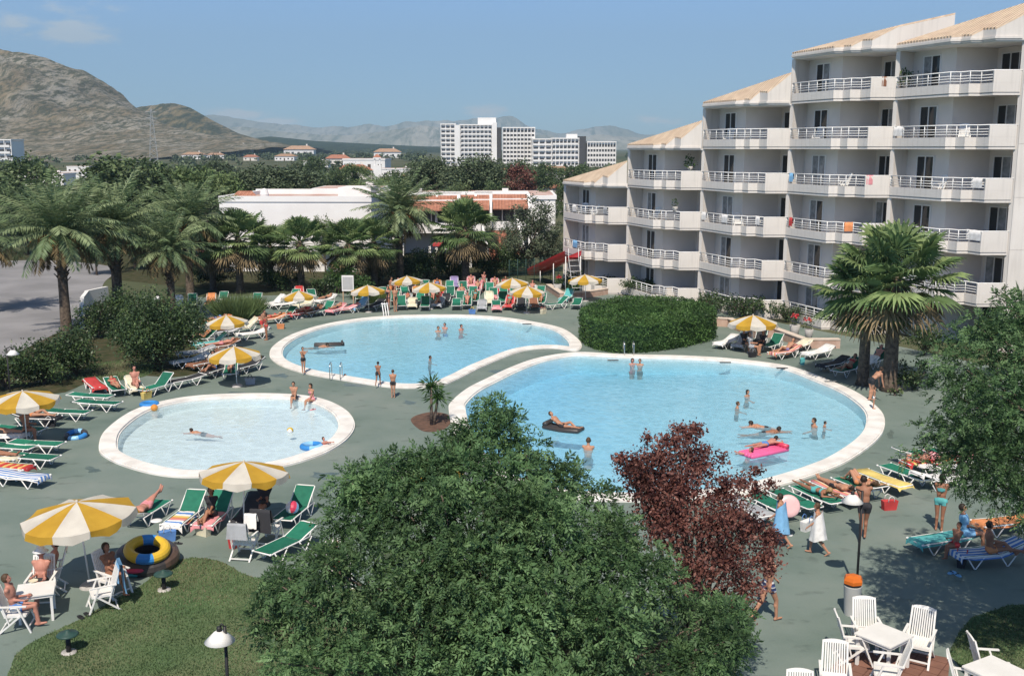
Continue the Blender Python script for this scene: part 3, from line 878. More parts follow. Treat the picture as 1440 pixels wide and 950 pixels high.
# ---- small houses on the plain
m_stucco = mat('house_stucco', (0.72, 0.67, 0.60), rough=0.9, var=0.05, scale=0.5)
m_wht = mat('white_stucco', (0.80, 0.78, 0.76), rough=0.9, c2=(0.74, 0.71, 0.69), scale=0.4)
m_terra = tile_mat('terracotta_tiles', (0.50, 0.235, 0.16), (0.38, 0.165, 0.11), 0.9)
m_terra2 = tile_mat('sandy_roof_tiles', (0.58, 0.38, 0.26), (0.46, 0.28, 0.18), 2.2)
m_roofred = mat('flat_roof_red', (0.42, 0.24, 0.19), rough=0.9, c2=(0.58, 0.45, 0.40), scale=0.5)
m_wood = mat('dark_timber', (0.08, 0.05, 0.035), rough=0.8, var=0.2)
def house_proto(name, W_, D, H, roof_h, wall_m, roof_m, flat=False):
    t = thing(name, (0, 0, 0))
    MB().mat(wall_m).box(-W_ / 2, W_ / 2, 0, D, 0, H).build('wall', t)
    if flat:
        r_ = MB().mat(wall_m).box(-W_ / 2 - 0.15, W_ / 2 + 0.15, -0.15, D + 0.15, H + 0.002, H + 0.5).mat(roof_m).box(-W_ / 2 + 0.2, W_ / 2 - 0.2, 0.2, D - 0.2, H + 0.5, H + 0.53)
        ro = r_.build('roof', t)
    else:
        r_ = MB().mat(roof_m)
        o = 0.5; rd = W_ * 0.28
        vs = [(-W_ / 2 - o, -o, H), (W_ / 2 + o, -o, H), (W_ / 2 + o, D + o, H), (-W_ / 2 - o, D + o, H), (-rd, D / 2, H + roof_h), (rd, D / 2, H + roof_h)]
        r_.add([(x, y, z + 0.003) for x, y, z in vs], [(0, 1, 5, 4), (1, 2, 5), (2, 3, 4, 5), (3, 0, 4), (3, 2, 1, 0)])
        ro = r_.build('roof', t)
    MB().mat(wall_m).box(W_ * 0.2, W_ * 0.2 + 0.8, D * 0.6, D * 0.6 + 0.8, H, H + roof_h + 0.9).build('chimney', ro)
    n = max(2, int(W_ / 3.2))
    for i in range(n):
        x = -W_ / 2 + (i + 0.5) * W_ / n
        if i == n // 2:
            MB().mat(m_wood).box(x - 0.5, x + 0.5, -0.05, 0.02, 0, 2.1).build('door', t)
        else:
            MB().mat(m_far_win).box(x - 0.6, x + 0.6, -0.05, 0.02, 1.0, 2.1).build('window', t)
    return t
protos = [house_proto('cottage', 12, 8, 3.2, 1.9, m_stucco, m_terra), house_proto('cottage', 16, 9, 3.4, 2.0, m_wht, m_terra2),
          house_proto('flat_roofed_house', 14, 9, 3.4, 0.4, m_wht, m_roofred, True)]
HOUSES = [  # px, py of the base, prototype, scale, label
    (48, 221, 2, 1.5, 'long white low house at the foot of the hill beside the white flats'),
    (83, 223, 2, 0.8, 'small bright white house at the foot of the hill, right of the long low one'),
    (118, 216, 2, 2.4, 'wide pale terrace on the lowest slope of the big hill'),
    (110, 243, 2, 0.75, 'white flat house half hidden by the dark trees on the left'),
    (108, 253, 2, 0.75, 'low white house in front of the other, behind the date palm crowns'),
    (58, 262, 2, 0.95, 'grey-white flat house behind the left date palm'),
    (166, 222, 1, 1.2, 'tan house just left of the pylon above the big dark tree'),
    (270, 224, 1, 1.3, 'sandy house with a tiled roof right of the big dark tree'),
    (303, 223, 1, 1.1, 'sandy house with a tiled roof above the light green tree'),
    (330, 212, 1, 2.8, 'row house with red roof far out on the plain under the second hill'),
    (352, 226, 0, 1.0, 'small house with orange roof between pale fields'),
    (400, 226, 1, 1.1, 'house with white gable beside the thin cypress trees on the plain'),
    (420, 213, 1, 2.6, 'long pale house far out on the plain, right of the row house'),
    (444, 236, 2, 1.0, 'white flat house behind the wide pine crown'),
    (476, 232, 0, 1.3, 'house with red hipped roof behind the white building'),
    (545, 222, 1, 1.9, 'big sandy villa with a red roof left of the tall hotels'),
    (512, 240, 2, 1.5, 'long white flat roofed house beside the little white bell tower'),
    (500, 252, 0, 1.0, 'house with pink roof among trees, before the long white house'),
    (590, 262, 0, 0.9, 'house with red roof left of the two dark pines'),
    (716, 262, 0, 1.0, 'house with red roof left of the purple tree'),
    (735, 281, 1, 0.72, 'house with orange roof in front of the purple tree'),
    (776, 252, 1, 0.85, 'sandy house with white chimney right of the purple tree'),
    (792, 277, 0, 0.6, 'house with brick red roof at the left corner of the apartment hotel'),
    (800, 300, 2, 0.55, 'white house with flat roof right behind the wispy green tree'),
    (560, 250, 2, 0.9, 'white flat house between the trees, right of the bell tower'),
]
seen = set()
for px, py, k, s, lab in HOUSES:
    g = G(px, py)
    Yd = min(g.y, 1500); p = Vector((g.x * Yd / g.y, Yd, 0))
    if k in seen: dup(protos[k], p, rnd.uniform(-0.25, 0.25), lab, 'houses scattered over the plain', s, 'house')
    else:
        o = protos[k]; seen.add(k); o.location = p; o.scale = (s,) * 3; tag(o, lab, 'house', 'houses scattered over the plain')
# little bell tower
p = G(531, 248); t = thing('bell_tower', (p.x * 300 / p.y, 300, 0), 0.1, 'little white bell tower among the trees', 'tower')
MB().mat(m_wht).box(-1.1, 1.1, -1.1, 1.1, 0, 6.2).build('wall', t)
MB().mat(m_wht).box(-0.9, -0.5, -0.9, 0.9, 6.2, 8.0).box(0.5, 0.9, -0.9, 0.9, 6.2, 8.0).box(-1.15, 1.15, -1.15, 1.15, 8.0, 8.4).build('belfry', t)
MB().mat(m_terra).add([(-1.2, -1.2, 8.41), (1.2, -1.2, 8.41), (1.2, 1.2, 8.41), (-1.2, 1.2, 8.41), (0, 0, 9.4)], [(0, 1, 4), (1, 2, 4), (2, 3, 4), (3, 0, 4), (3, 2, 1, 0)]).build('roof', t)

# ---- white club house behind the palms
xa, xb = P(309, 300, 95).x, P(523, 300, 95).x
t = thing('club_house', (xa, 95, 0), R(-1.5), 'long white flat roofed building with blank front wall behind the fan palms', 'building')
Wc = xb - xa
MB().mat(m_wht).box(0, Wc, 0, 13, 0, 6.25).build('wall', t)
r_ = MB().mat(m_wht).box(-0.05, Wc + 0.05, -0.08, 0.42, 6.252, 6.75).box(-0.05, 0.4, 0.43, 12.6, 6.252, 6.75).box(Wc - 0.4, Wc + 0.05, 0.43, 12.6, 6.252, 6.75).box(-0.05, Wc + 0.05, 12.61, 13.1, 6.252, 6.9)
r_.mat(m_roofred).box(0.42, Wc - 0.42, 0.45, 12.58, 6.252, 6.4)
ro = r_.build('roof', t)
MB().mat(m_wht).box(Wc * 0.70, Wc * 0.93, 6, 11, 6.4, 7.3).build('roof_house', ro)
MB().mat(m_wht).lathe([(0.0, 1.0), (0.3, 0.9), (0.42, 0.45), (0.35, 0)], 12, (Wc * 0.27, 1.6, 6.4)).build('vent', ro)
MB().mat(m_terra).add([(0.6, 1.0, 6.42), (3.4, 1.0, 6.42), (2.2, 3.0, 7.1), (0.9, 3.0, 7.1)], [(0, 1, 2, 3)]).build('tiled_hood', ro)
for x in (0.66,):
    d_ = MB().mat(m_far_grey).box(Wc * x, Wc * x + 1.0, -0.05, 0.02, 2.2, 4.3).build('window', t)
MB().mat(m_far_grey).box(Wc * 0.3, Wc * 0.3 + 1.0, -0.05, 0.02, 0, 2.2).build('door', t)

# ---- bungalows with red lean-to roofs
def bungalow():
    t = thing('bungalow', (0, 0, 0))
    MB().mat(m_wht).box(-3.0, 3.0, 0, 8, 0, 5.6).build('wall', t)
    r_ = MB().mat(m_wht).box(-3.05, 3.05, 1.4, 8.05, 5.602, 6.1)
    ro = r_.build('roof', t)
    MB().mat(m_terra).prism([(-2.7, -2.2), (2.7, -2.2), (2.7, 1.38), (-2.7, 1.38)], lambda x, y: 4.55 + (y + 2.2) * 0.37, lambda x, y: 4.67 + (y + 2.2) * 0.37).build('lean_to_roof', ro)
    for x in (-3.0, 2.76):
        f = MB().mat(m_wht)
        f.add([(x + i * 0.24, y, z) for i in (0, 1) for y, z in ((-2.9, 0), (-0.01, 0), (-0.01, 6.1), (-1.9, 4.9))],
              [(0, 1, 2, 3), (7, 6, 5, 4), (0, 4, 5, 1), (1, 5, 6, 2), (2, 6, 7, 3), (3, 7, 4, 0)])
        f.build('side_wall', t)
    w_ = MB().mat(m_far_win).box(-2.6, 2.6, -0.06, 0.02, 2.9, 4.9).build('window', t)
    MB().mat(m_frame).box(-0.05, 0.05, -0.1, -0.061, 2.9, 4.9).box(-1.4, -1.3, -0.1, -0.061, 2.9, 4.9).box(1.3, 1.4, -0.1, -0.061, 2.9, 4.9).build('window_frame', w_)
    MB().mat(m_wht).box(-2.7, 2.7, -2.6, -2.4, 2.5, 3.3).box(-2.7, 2.7, -2.6, -0.1, 2.3, 2.48).build('balcony', t)
    return t
bg0 = bungalow()
for i, (px, lab) in enumerate(((607, 'white bungalow with red roof and glass front, leftmost of its row behind the date palm'),
                               (652, 'white bungalow with red lean-to roof mostly hidden by the shaggy palm'),
                               (706, 'white bungalow with red lean-to roof and dark window above the tiled stairs'))):
    p = P(px, 330, 112)
    o = bg0 if i == 0 else dup(bg0)
    o.location = (p.x, 112 + i * 1.5, 0); o.rotation_euler = (0, 0, 0.02)
    tag(o, lab, 'bungalow', 'white bungalows behind the pool garden')
for i, (px, Y, W_, D, H, lab) in enumerate(((540, 128, 16, 12, 4.9, 'long white house with flat roof behind the spreading date palm'), (655, 130, 22, 14, 4.8, 'low white flat roofed house behind the bungalows'),
                              (488, 112, 7, 8, 6.3, 'white roof block with red tiles right behind the club house'))):
    p = P(px, 300, Y)
    t = house_proto('flat_roofed_house', W_, D, H, 0.1, m_wht, m_roofred, True)
    t.location = (p.x, Y, 0); tag(t, lab, 'house', 'white flat roofed houses behind the garden')
# tiled stairs down from the bungalows
p0 = P(712, 352, 100)
t = thing('garden_stairs', (p0.x, 101, 0), R(6), 'terracotta stairs with white side walls below the right bungalow', 'stairs')
s_ = MB().mat(m_terra)
for i in range(11): s_.box(-1.6, 1.6, i * 0.6, i * 0.6 + 0.62, 0.003 * i, 0.25 * (i + 1))
s_.build('steps', t)
for x in (-1.95, 1.62):
    MB().mat(m_wht).add([(x + i * 0.3, y, z) for i in (0, 1) for y, z in ((-0.2, 0), (6.8, 0), (6.8, 3.9), (-0.2, 0.9))], [(0, 1, 2, 3), (7, 6, 5, 4), (0, 4, 5, 1), (1, 5, 6, 2), (2, 6, 7, 3), (3, 7, 4, 0)]).build('side_wall', t)
m_redband = mat('red_awning', (0.42, 0.05, 0.05), rough=0.8, var=0.1)
p0 = P(633, 357, 98)
t = thing('garden_bar', (p0.x, 98, 0), 0, 'low white bar counter with a red awning strip among the bushes', 'bar')
MB().mat(m_wht).box(-2.0, 2.0, 0, 1.5, 0, 0.9).box(-2.0, -1.8, 0, 0.2, 0.9, 2.0).box(1.8, 2.0, 0, 0.2, 0.9, 2.0).build('counter', t)
MB().mat(m_redband).box(-1.6, 2.2, -0.2, 1.6, 2.0, 2.22).mat(m_wht).box(-0.6, 2.2, -0.22, -0.201, 1.7, 1.98).build('awning', t)
# ------------------------------------------------------------------ vegetation
def leafm(name, c, trans=0.25, rough=0.55, var=0.25):
    return mat(name, c, rough=rough, var=var, scale=0.8, spec=0.25, trans=trans, detail=2)
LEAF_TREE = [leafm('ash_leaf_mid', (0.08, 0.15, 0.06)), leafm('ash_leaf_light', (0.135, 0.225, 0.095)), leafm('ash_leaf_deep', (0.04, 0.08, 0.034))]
LEAF_PLUM = [leafm('plum_leaf', (0.155, 0.062, 0.05), 0.2), leafm('plum_leaf_light', (0.26, 0.125, 0.10), 0.25), leafm('plum_leaf_deep', (0.065, 0.026, 0.026), 0.2)]
LEAF_SHRUB = [leafm('shrub_leaf', (0.056, 0.092, 0.042), 0.15, 0.4), leafm('shrub_leaf_light', (0.10, 0.15, 0.052), 0.2, 0.4), leafm('shrub_leaf_deep', (0.03, 0.052, 0.02), 0.15, 0.4)]
LEAF_HEDGE = [leafm('hedge_leaf', (0.05, 0.105, 0.03), 0.2), leafm('hedge_leaf_light', (0.085, 0.16, 0.045), 0.25), leafm('hedge_leaf_deep', (0.03, 0.065, 0.02), 0.15)]
LEAF_ROUND = [leafm('broad_leaf', (0.10, 0.145, 0.065)), leafm('broad_leaf_light', (0.165, 0.215, 0.095)), leafm('broad_leaf_deep', (0.05, 0.075, 0.04))]
LEAF_PINE = [leafm('pine_needles', (0.085, 0.115, 0.065), 0.1), leafm('pine_needles_light', (0.13, 0.165, 0.09), 0.1), leafm('pine_needles_deep', (0.042, 0.058, 0.03), 0.1)]
LEAF_LIME = [leafm('lime_leaf', (0.13, 0.185, 0.075), 0.25), leafm('lime_leaf_light', (0.19, 0.25, 0.10), 0.3), leafm('lime_leaf_deep', (0.06, 0.09, 0.03), 0.2)]
LEAF_OLIVE = [leafm('wispy_leaf', (0.10, 0.13, 0.08), 0.2), leafm('wispy_leaf_light', (0.16, 0.19, 0.12), 0.2), leafm('wispy_leaf_deep', (0.045, 0.06, 0.035), 0.2)]
PALM_D = [leafm('date_frond', (0.125, 0.18, 0.085), 0.2, 0.5), leafm('date_frond_light', (0.24, 0.30, 0.155), 0.2, 0.5), leafm('date_frond_dry', (0.16, 0.12, 0.06), 0.1, 0.8)]
PALM_F = [leafm('fan_frond', (0.12, 0.185, 0.075), 0.25, 0.4), leafm('fan_frond_light', (0.22, 0.29, 0.12), 0.25, 0.4), leafm('fan_frond_dry', (0.20, 0.15, 0.085), 0.1, 0.8)]
m_bark = mat('grey_bark', (0.16, 0.125, 0.10), rough=1, c2=(0.08, 0.06, 0.05), scale=6, bump=0.6, bscale=14)
m_palmbark = mat('palm_bark', (0.15, 0.115, 0.085), rough=1, c2=(0.07, 0.052, 0.04), scale=7, bump=0.8, bscale=18)
m_date = mat('orange_dates', (0.42, 0.16, 0.05), rough=0.7, var=0.2)
m_thatch = mat('palm_thatch', (0.17, 0.125, 0.075), rough=1, c2=(0.09, 0.065, 0.04), scale=9)

def unit(v): return v / np.maximum(1e-9, np.linalg.norm(v, axis=-1, keepdims=True))
def rhombs(cen, axis, side, ln, wd):
    """leaf shaped quads: base, side, tip, side"""
    c, a, s = np.asarray(cen), np.asarray(axis), np.asarray(side)
    ln = np.asarray(ln)[..., None] if np.ndim(ln) else ln
    wd = np.asarray(wd)[..., None] if np.ndim(wd) else wd
    v = np.stack([c - a * ln * 0.5, c + s * wd * 0.5 - a * ln * 0.05, c + a * ln * 0.5, c - s * wd * 0.5 - a * ln * 0.05], 1)
    return v.reshape(-1, 3), np.arange(len(c) * 4).reshape(-1, 4)

def clump_leaves(rs, clumps, per_m2, size, aspect=0.5, shell=0.55, flat=0.0):
    """leaves through the outer part of every clump (x, y, z, r[, squash])"""
    C, A, S, M = [], [], [], []
    for c in clumps:
        x, y, z, r = c[:4]; sq = c[4] if len(c) > 4 else 0.85
        n = max(6, int(per_m2 * 4 * r * r))
        d = unit(rs.normal(size=(n, 3)))
        rad = r * (shell + (1 - shell) * rs.rand(n) ** 0.7) * (1 + 0.18 * rs.normal(size=n))
        p = d * rad[:, None]; p[:, 2] *= sq
        C.append(p + np.array([x, y, z]))
        a = unit(rs.normal(size=(n, 3)) + d * 0.7 - np.array([0, 0, flat]))
        s = unit(np.cross(a, rs.normal(size=(n, 3))))
        A.append(a); S.append(s)
        t = rs.rand()
        pr = (0.55, 0.35, 0.10) if t > 0.62 else ((0.62, 0.12, 0.26) if t > 0.3 else (0.40, 0.06, 0.54))
        M.append(rs.choice(3, n, p=pr))
    C, A, S, M = map(np.concatenate, (C, A, S, M))
    ln = size * (0.65 + 0.7 * rs.rand(len(C)))
    v, q = rhombs(C, A, S, ln, ln * aspect)
    return v, q, M

def pinnate(rs, clumps, sprays_m2, length, leaflets=11, lw=0.32):
    """feathered sprays: a stalk with paired leaflets, drooping outward"""
    C, A, S, M, LN = [], [], [], [], []
    for c in clumps:
        x, y, z, r = c[:4]; sq = c[4] if len(c) > 4 else 0.8
        n = max(5, int(sprays_m2 * 4 * r * r))
        d = unit(rs.normal(size=(n, 3)) + np.array([0, -0.1, 0.25]))
        rad = r * (0.35 + 0.65 * rs.rand(n) ** 0.6) * (1 + 0.2 * rs.normal(size=n))
        o = d * rad[:, None]; o[:, 2] *= sq; o += np.array([x, y, z])
        ax = unit(d + 0.55 * rs.normal(size=(n, 3)) + np.array([0, 0, -0.15]))
        sd = unit(np.cross(ax, rs.normal(size=(n, 3)) * 0.6 + np.array([0, 0, 1.0])))
        up = np.cross(sd, ax)
        L_ = length * (0.7 + 0.6 * rs.rand(n))
        t = rs.rand()
        pr = (0.5, 0.42, 0.08) if t > 0.6 else ((0.62, 0.12, 0.26) if t > 0.3 else (0.40, 0.05, 0.55))
        mi = rs.choice(3, n, p=pr)
        k = leaflets // 2
        for j in range(k + 1):
            f = (j + 0.6) / (k + 0.6)
            droop = -0.35 * f * f
            base = o + ax * (L_ * f)[:, None] + np.array([0, 0, 1]) * (L_ * droop)[:, None]
            for sg in ((-1, 1) if j < k else (0,)):
                la = unit(ax * (0.75 if sg else 1.2) + sd * sg * 0.9 + 0.22 * rs.normal(size=(n, 3)) + np.array([0, 0, -0.2]))
                ll = L_ * 0.42 * (1.05 - 0.35 * abs(f - 0.5)) * (0.8 + 0.4 * rs.rand(n))
                C.append(base + la * (ll * 0.5)[:, None]); A.append(la)
                S.append(unit(np.cross(la, up + 0.5 * rs.normal(size=(n, 3))))); LN.append(ll); M.append(mi)
    C, A, S, M, LN = map(np.concatenate, (C, A, S, M, LN))
    v, q = rhombs(C, A, S, LN, LN * lw)
    return v, q, M

def branch_mesh(parent, trunk, limbs, m=None, name='trunk'):
    """trunk: list of (point, radius); limbs: list of lists"""
    mb = MB().mat(m or m_bark, True)
    mb.tube([p for p, r in trunk], [r for p, r in trunk], 9)
    for l in limbs: mb.tube([p for p, r in l], [r for p, r in l], 6)
    return mb.build(name, parent)

def limbs_to(base, clumps, rs, r0=0.09, every=1):
    out = []
    for c in clumps[::every]:
        e = Vector(c[:3]); b0 = Vector(base)
        mid = b0.lerp(e, 0.5) + Vector((rs.normal() * 0.15, rs.normal() * 0.15, 0.25))
        out.append([(b0, r0), (mid, r0 * 0.6), (e, r0 * 0.18)])
    return out

def fill_clumps(rs, cx, cy, cz, rx, ry, rz, n, r0, r1):
    out = []
    for i in range(n):
        d = unit(rs.normal(size=3)); f = rs.rand() ** 0.45
        out.append((cx + d[0] * rx * f, cy + d[1] * ry * f, cz + d[2] * rz * f, rs.uniform(r0, r1)))
    return out

# ---- big feathery tree in front (stands on the lawn)
def spot_clumps(lst, rs, jitter=0.5):
    out = []
    for px, py, Y, r in lst:
        p = P(px, py, Y); out.append((p.x, p.y, p.z, r))
    return out
rs = np.random.RandomState(5)
front = spot_clumps([(690, 590, 14.6, .50), (655, 600, 15.2, .42), (722, 612, 14.8, .40), (565, 632, 14.6, .36), (525, 668, 14.4, .42), (600, 655, 14.0, .55), (660, 640, 14.2, .55), (720, 650, 14.0, .6),
    (780, 665, 14.6, .55), (820, 668, 15.4, .42), (740, 700, 13.4, .75), (650, 710, 13.2, .75), (560, 710, 13.6, .7), (490, 720, 14.0, .6), (455, 775, 13.8, .6), (420, 820, 13.6, .55), (400, 880, 13.2, .6),
    (520, 790, 13.0, .8), (600, 790, 12.6, .85), (690, 790, 12.5, .9), (780, 770, 12.8, .85), (850, 735, 14.0, .7), (880, 775, 13.6, .7), (930, 800, 13.8, .65), (985, 835, 14.0, .55), (1000, 872, 13.6, .5), (860, 850, 12.6, .85),
    (770, 860, 12.2, .9), (680, 870, 12.0, .9), (580, 870, 12.2, .9), (490, 870, 12.8, .8), (930, 880, 13.0, .7), (440, 920, 12.6, .65), (540, 940, 12.0, .8), (650, 950, 11.8, .8), (760, 950, 11.8, .8), (870, 940, 12.4, .75), (960, 925, 12.8, .55),
    (400, 800, 14.4, .34), (382, 845, 14.2, .32), (1020, 845, 14.6, .3), (748, 640, 15.4, .3), (500, 655, 15.6, .3), (690, 566, 15.4, .28), (600, 632, 14.6, .34), (640, 618, 14.8, .36), (545, 652, 14.6, .32), (498, 676, 14.4, .36), (850, 672, 15.4, .32), (800, 655, 15.2, .30), (610, 650, 14.4, .4)], rs)
back = []
for x, y, z, r in front[4:36:2]:
    dy = 2.2 + rs.rand() * 1.3
    back.append((x + rs.normal() * .4, y + dy, 11 - (11 - z) * (y + dy) / y - 0.5 - abs(rs.normal()) * .3, r * 1.05))
cl = front + back
t = thing('feathery_tree', (0.3, 14.6, 0), 0, 'large feathery green tree standing on the lawn in front of the pools', 'tree')
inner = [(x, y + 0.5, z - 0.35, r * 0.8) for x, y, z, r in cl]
cl = [(x + rs.normal() * .08, y + rs.normal() * .25, z - 0.2, r * rs.uniform(.58, .86)) for x, y, z, r in cl if rs.rand() > .08]
cl += [(x + np.clip(rs.normal(), -1.2, 1.2) * r * .7, y - .1, z + min(1.1, abs(rs.normal())) * r * .7, .18 + .12 * rs.rand()) for x, y, z, r in cl[:44]]
parts = [pinnate(rs, [c], 330 * rs.uniform(.6, 1.15), 0.155, 11, 0.38) for c in cl]
v = np.concatenate([p_[0] for p_ in parts]); M = np.concatenate([p_[2] for p_ in parts]); o_ = np.cumsum([0] + [len(p_[0]) for p_ in parts]); q = np.concatenate([p_[1] + o_[i] for i, p_ in enumerate(parts)])
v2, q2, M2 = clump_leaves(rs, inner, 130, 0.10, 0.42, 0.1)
q = np.concatenate([q, q2 + len(v)]); v = np.concatenate([v, v2]); M = np.concatenate([M, np.full(len(q2), 2)])  # inner leaves all in the deep tone, painting shade into the crown gaps
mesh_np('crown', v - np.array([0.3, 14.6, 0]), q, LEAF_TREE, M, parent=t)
lc = [(c[0] - 0.3, c[1] - 14.6, c[2]) for c in cl]
branch_mesh(t, [(Vector((0, 0, -0.1)), .20), (Vector((0.05, 0, 1.2)), .16), (Vector((0, 0.1, 2.6)), .13), (Vector((0.1, 0, 4.2)), .08), (Vector((0, 0, 5.6)), .04)], limbs_to((0.0, 0.05, 2.2), lc, rs, 0.05))

# ---- plum with red leaves behind it
rs = np.random.RandomState(8)
cl = spot_clumps([(905, 672, 19.5, .50), (930, 640, 19.8, .45), (968, 612, 20, .28), (948, 622, 20, .3), (985, 655, 19.6, .48), (1020, 690, 19.2, .5), (960, 690, 19.0, .65), (1000, 735, 18.6, .65), (1050, 745, 19.0, .5),
    (1075, 785, 19.0, .42), (1025, 790, 18.4, .55), (1050, 825, 18.4, .45), (940, 740, 18.4, .6), (980, 800, 18.0, .6), (1085, 760, 19.2, .3), (890, 650, 19.8, .3), (1065, 690, 19.6, .28), (1035, 855, 18.2, .35), (920, 700, 19, .5)], rs)
b0 = P(985, 870, 18.8)
cl += [(x, y + 1.2, z - 0.2, r) for x, y, z, r in cl[::2]]
t = thing('purple_plum_tree', (b0.x, 19.0, 0), 0, 'dark red leaved plum tree between the large pool and the feathery tree', 'tree')
v, q, M = clump_leaves(rs, [(x, y, z, r * rs.uniform(.88, 1.05)) for x, y, z, r in cl] + [(x + np.clip(rs.normal(), -1, 1) * r * .9, y, z + min(1, abs(rs.normal())) * r * .8, .17) for x, y, z, r in cl], 900, 0.076, 0.55, 0.05, 0.0)
mesh_np('crown', v - np.array([b0.x, 19.0, 0]), q, LEAF_PLUM, M, parent=t)
lc = [(c[0] - b0.x, c[1] - 19.0, c[2]) for c in cl]
branch_mesh(t, [(Vector((0, 0, -0.1)), .14), (Vector((-.05, 0, 1.3)), .11), (Vector((0, 0, 2.6)), .07), (Vector((0, 0.05, 4.0)), .03)], limbs_to((-.03, 0, 1.4), lc, rs, 0.045))

# ---- feathery tree reaching in from the right
rs = np.random.RandomState(15)
cl = spot_clumps([(1330, 520, 20.5, .75), (1385, 480, 21, .75), (1430, 500, 20, .85), (1345, 575, 19.8, .8), (1400, 570, 19.4, .95), (1305, 600, 20.4, .5), (1330, 640, 19.6, .7), (1385, 650, 19.2, .9), (1430, 640, 19, .95),
    (1300, 545, 21, .45), (1365, 690, 19.4, .6), (1420, 700, 19.0, .7), (1278, 632, 20.8, .32), (1245, 640, 21.2, .24), (1290, 655, 20.6, .28), (1500, 470, 21, 1.1), (1520, 560, 20, 1.2), (1500, 660, 19.4, 1.1), (1470, 560, 21.5, 1.1),
    (1345, 455, 21.5, .42), (1400, 440, 21.5, .4), (1440, 440, 21, .6), (1590, 560, 20.5, 1.2), (1580, 680, 20, 1.1), (1600, 460, 21, 1.0), (1450, 720, 19.5, .8), (1360, 620, 21.5, .9), (1440, 590, 22, 1.1), (1318, 680, 20.2, .34)], rs)
cl = [(x + 0.42, y, z, r * .88) for x, y, z, r in cl]
cl += [(x + 0.5, y + 1.6, z, r) for x, y, z, r in cl[::2]]
cl += fill_clumps(rs, 13.0, 19.0, 6.4, 2.8, 1.6, 1.5, 18, .8, 1.2) + fill_clumps(rs, 13.8, 21.4, 6.8, 2.2, 1.4, 1.4, 16, .8, 1.2)
b0 = Vector((13.2, 19.0, 0))
t = thing('feathery_tree', b0, 0, 'feathery green tree leaning in from the right edge over the shaded loungers', 'tree')
v, q, M = pinnate(rs, cl, 105, 0.185, 11, 0.38)
mesh_np('crown', v - np.array(b0), q, LEAF_TREE, M, parent=t)
lc = [(c[0] - b0.x, c[1] - b0.y, c[2]) for c in cl]
branch_mesh(t, [(Vector((0, 0, -0.1)), .24), (Vector((-.1, 0, 1.6)), .19), (Vector((0, 0, 3.2)), .15), (Vector((0.1, 0, 5.4)), .08)], limbs_to((-.05, 0, 3.0), lc, rs, 0.045))

# ---- palms
def date_palm(name, h, R_, n=70, seed=1, dates=True, tilt=0.0, dry=0.12):
    rs = np.random.RandomState(seed)
    t = thing(name, (0, 0, 0))
    pts = [(Vector((tilt * (max(0, z) / h) ** 1.5, 0, z)), r) for z, r in ((-0.1, .36), (0.3, .30), (h * 0.4, .25), (h * 0.8, .25), (h, .34), (h + 0.35, .22))]
    tr = MB().mat(m_palmbark, True).tube([p for p, r in pts], [r for p, r in pts], 12)
    for i in range(46):
        a = i * 2.4; z = h * (0.55 + 0.45 * i / 46)
        d = Vector((math.cos(a), math.sin(a), 0)); c = Vector((tilt * (max(0, z) / h) ** 1.5, 0, z))
        tr.beam(c + d * 0.2, c + d * 0.40 + Vector((0, 0, 0.22)), 0.12, 0.05)
    tr.build('trunk', t)
    C, A, S, LN, M = [], [], [], [], []
    top = np.array([tilt, 0, h + 0.25])
    stalk = MB().mat(PALM_D[1])
    for i in range(n):
        u = (i + 0.5) / n
        az = i * 2.39996 + rs.normal() * 0.12
        el = R(84) - R(112) * u ** 0.95 + rs.normal() * 0.10       # upright in the heart, hanging below
        Lf = R_ * (0.82 + 0.3 * rs.rand()) * (0.8 + 0.35 * math.sin(math.pi * min(1, u * 1.2)))
        bend = R(20) + R(38) * u + R(16) * rs.rand()
        p = top.copy(); ns = 13; prev = p; pts = [p]
        for k in range(ns):
            e = el - bend * (k / ns) ** 1.3
            d = np.array([math.cos(az) * math.cos(e), math.sin(az) * math.cos(e), math.sin(e)])
            p = p + d * Lf / ns; pts.append(p)
        pts = np.array(pts)
        stalk.tube([Vector(x) for x in pts[::4]], [0.035, 0.025, 0.016, 0.008][:len(pts[::4])], 3, False)
        side = np.array([-math.sin(az), math.cos(az), 0])
        m = 2 if (u > 1 - dry) else (1 if rs.rand() < 0.35 else 0)
        nl = 36
        for k in range(nl):
            f = 0.12 + 0.88 * k / (nl - 1)
            x = f * ns; i0 = min(ns - 1, int(x)); c = pts[i0] + (pts[i0 + 1] - pts[i0]) * (x - i0)
            d = unit(pts[i0 + 1] - pts[i0])
            nrm = np.cross(side, d)
            ll = R_ * 0.17 * (0.45 + 0.75 * math.sin(math.pi * (0.12 + 0.82 * f)))
            for sg in (-1, 1):
                a = unit(d * 0.75 + side * sg * 0.85 - np.array([0, 0, 0.25]) + nrm * 0.25 + rs.normal(size=3) * 0.10)
                C.append(c + a * ll * 0.5); A.append(a); S.append(unit(np.cross(a, nrm + rs.normal(size=3) * 0.3))); LN.append(ll); M.append(m)
    LN = np.array(LN)
    v, q = rhombs(np.array(C), np.array(A), np.array(S), LN, 0.060 * R_ / 3.5 + 0 * LN)
    mesh_np('crown', v, q, PALM_D, M, parent=t)
    stalk.build('frond_stalks', t)
    if dates:
        db = MB().mat(m_date, True)
        for i in range(5):
            a = i * 1.3 + seed; e = Vector((math.cos(a), math.sin(a), 0))
            b0 = Vector(top) + e * 0.25
            tip = b0 + e * 0.75 + Vector((0, 0, -0.35))
            for k in range(14):
                o = Vector(rs.normal(size=3)) * 0.16
                db.tube([b0 + e * 0.2, tip + o, tip + o * 1.6 + Vector((0, 0, -0.35))], [0.012, 0.02, 0.03], 4)
        db.build('date_bunches', t)
    return t

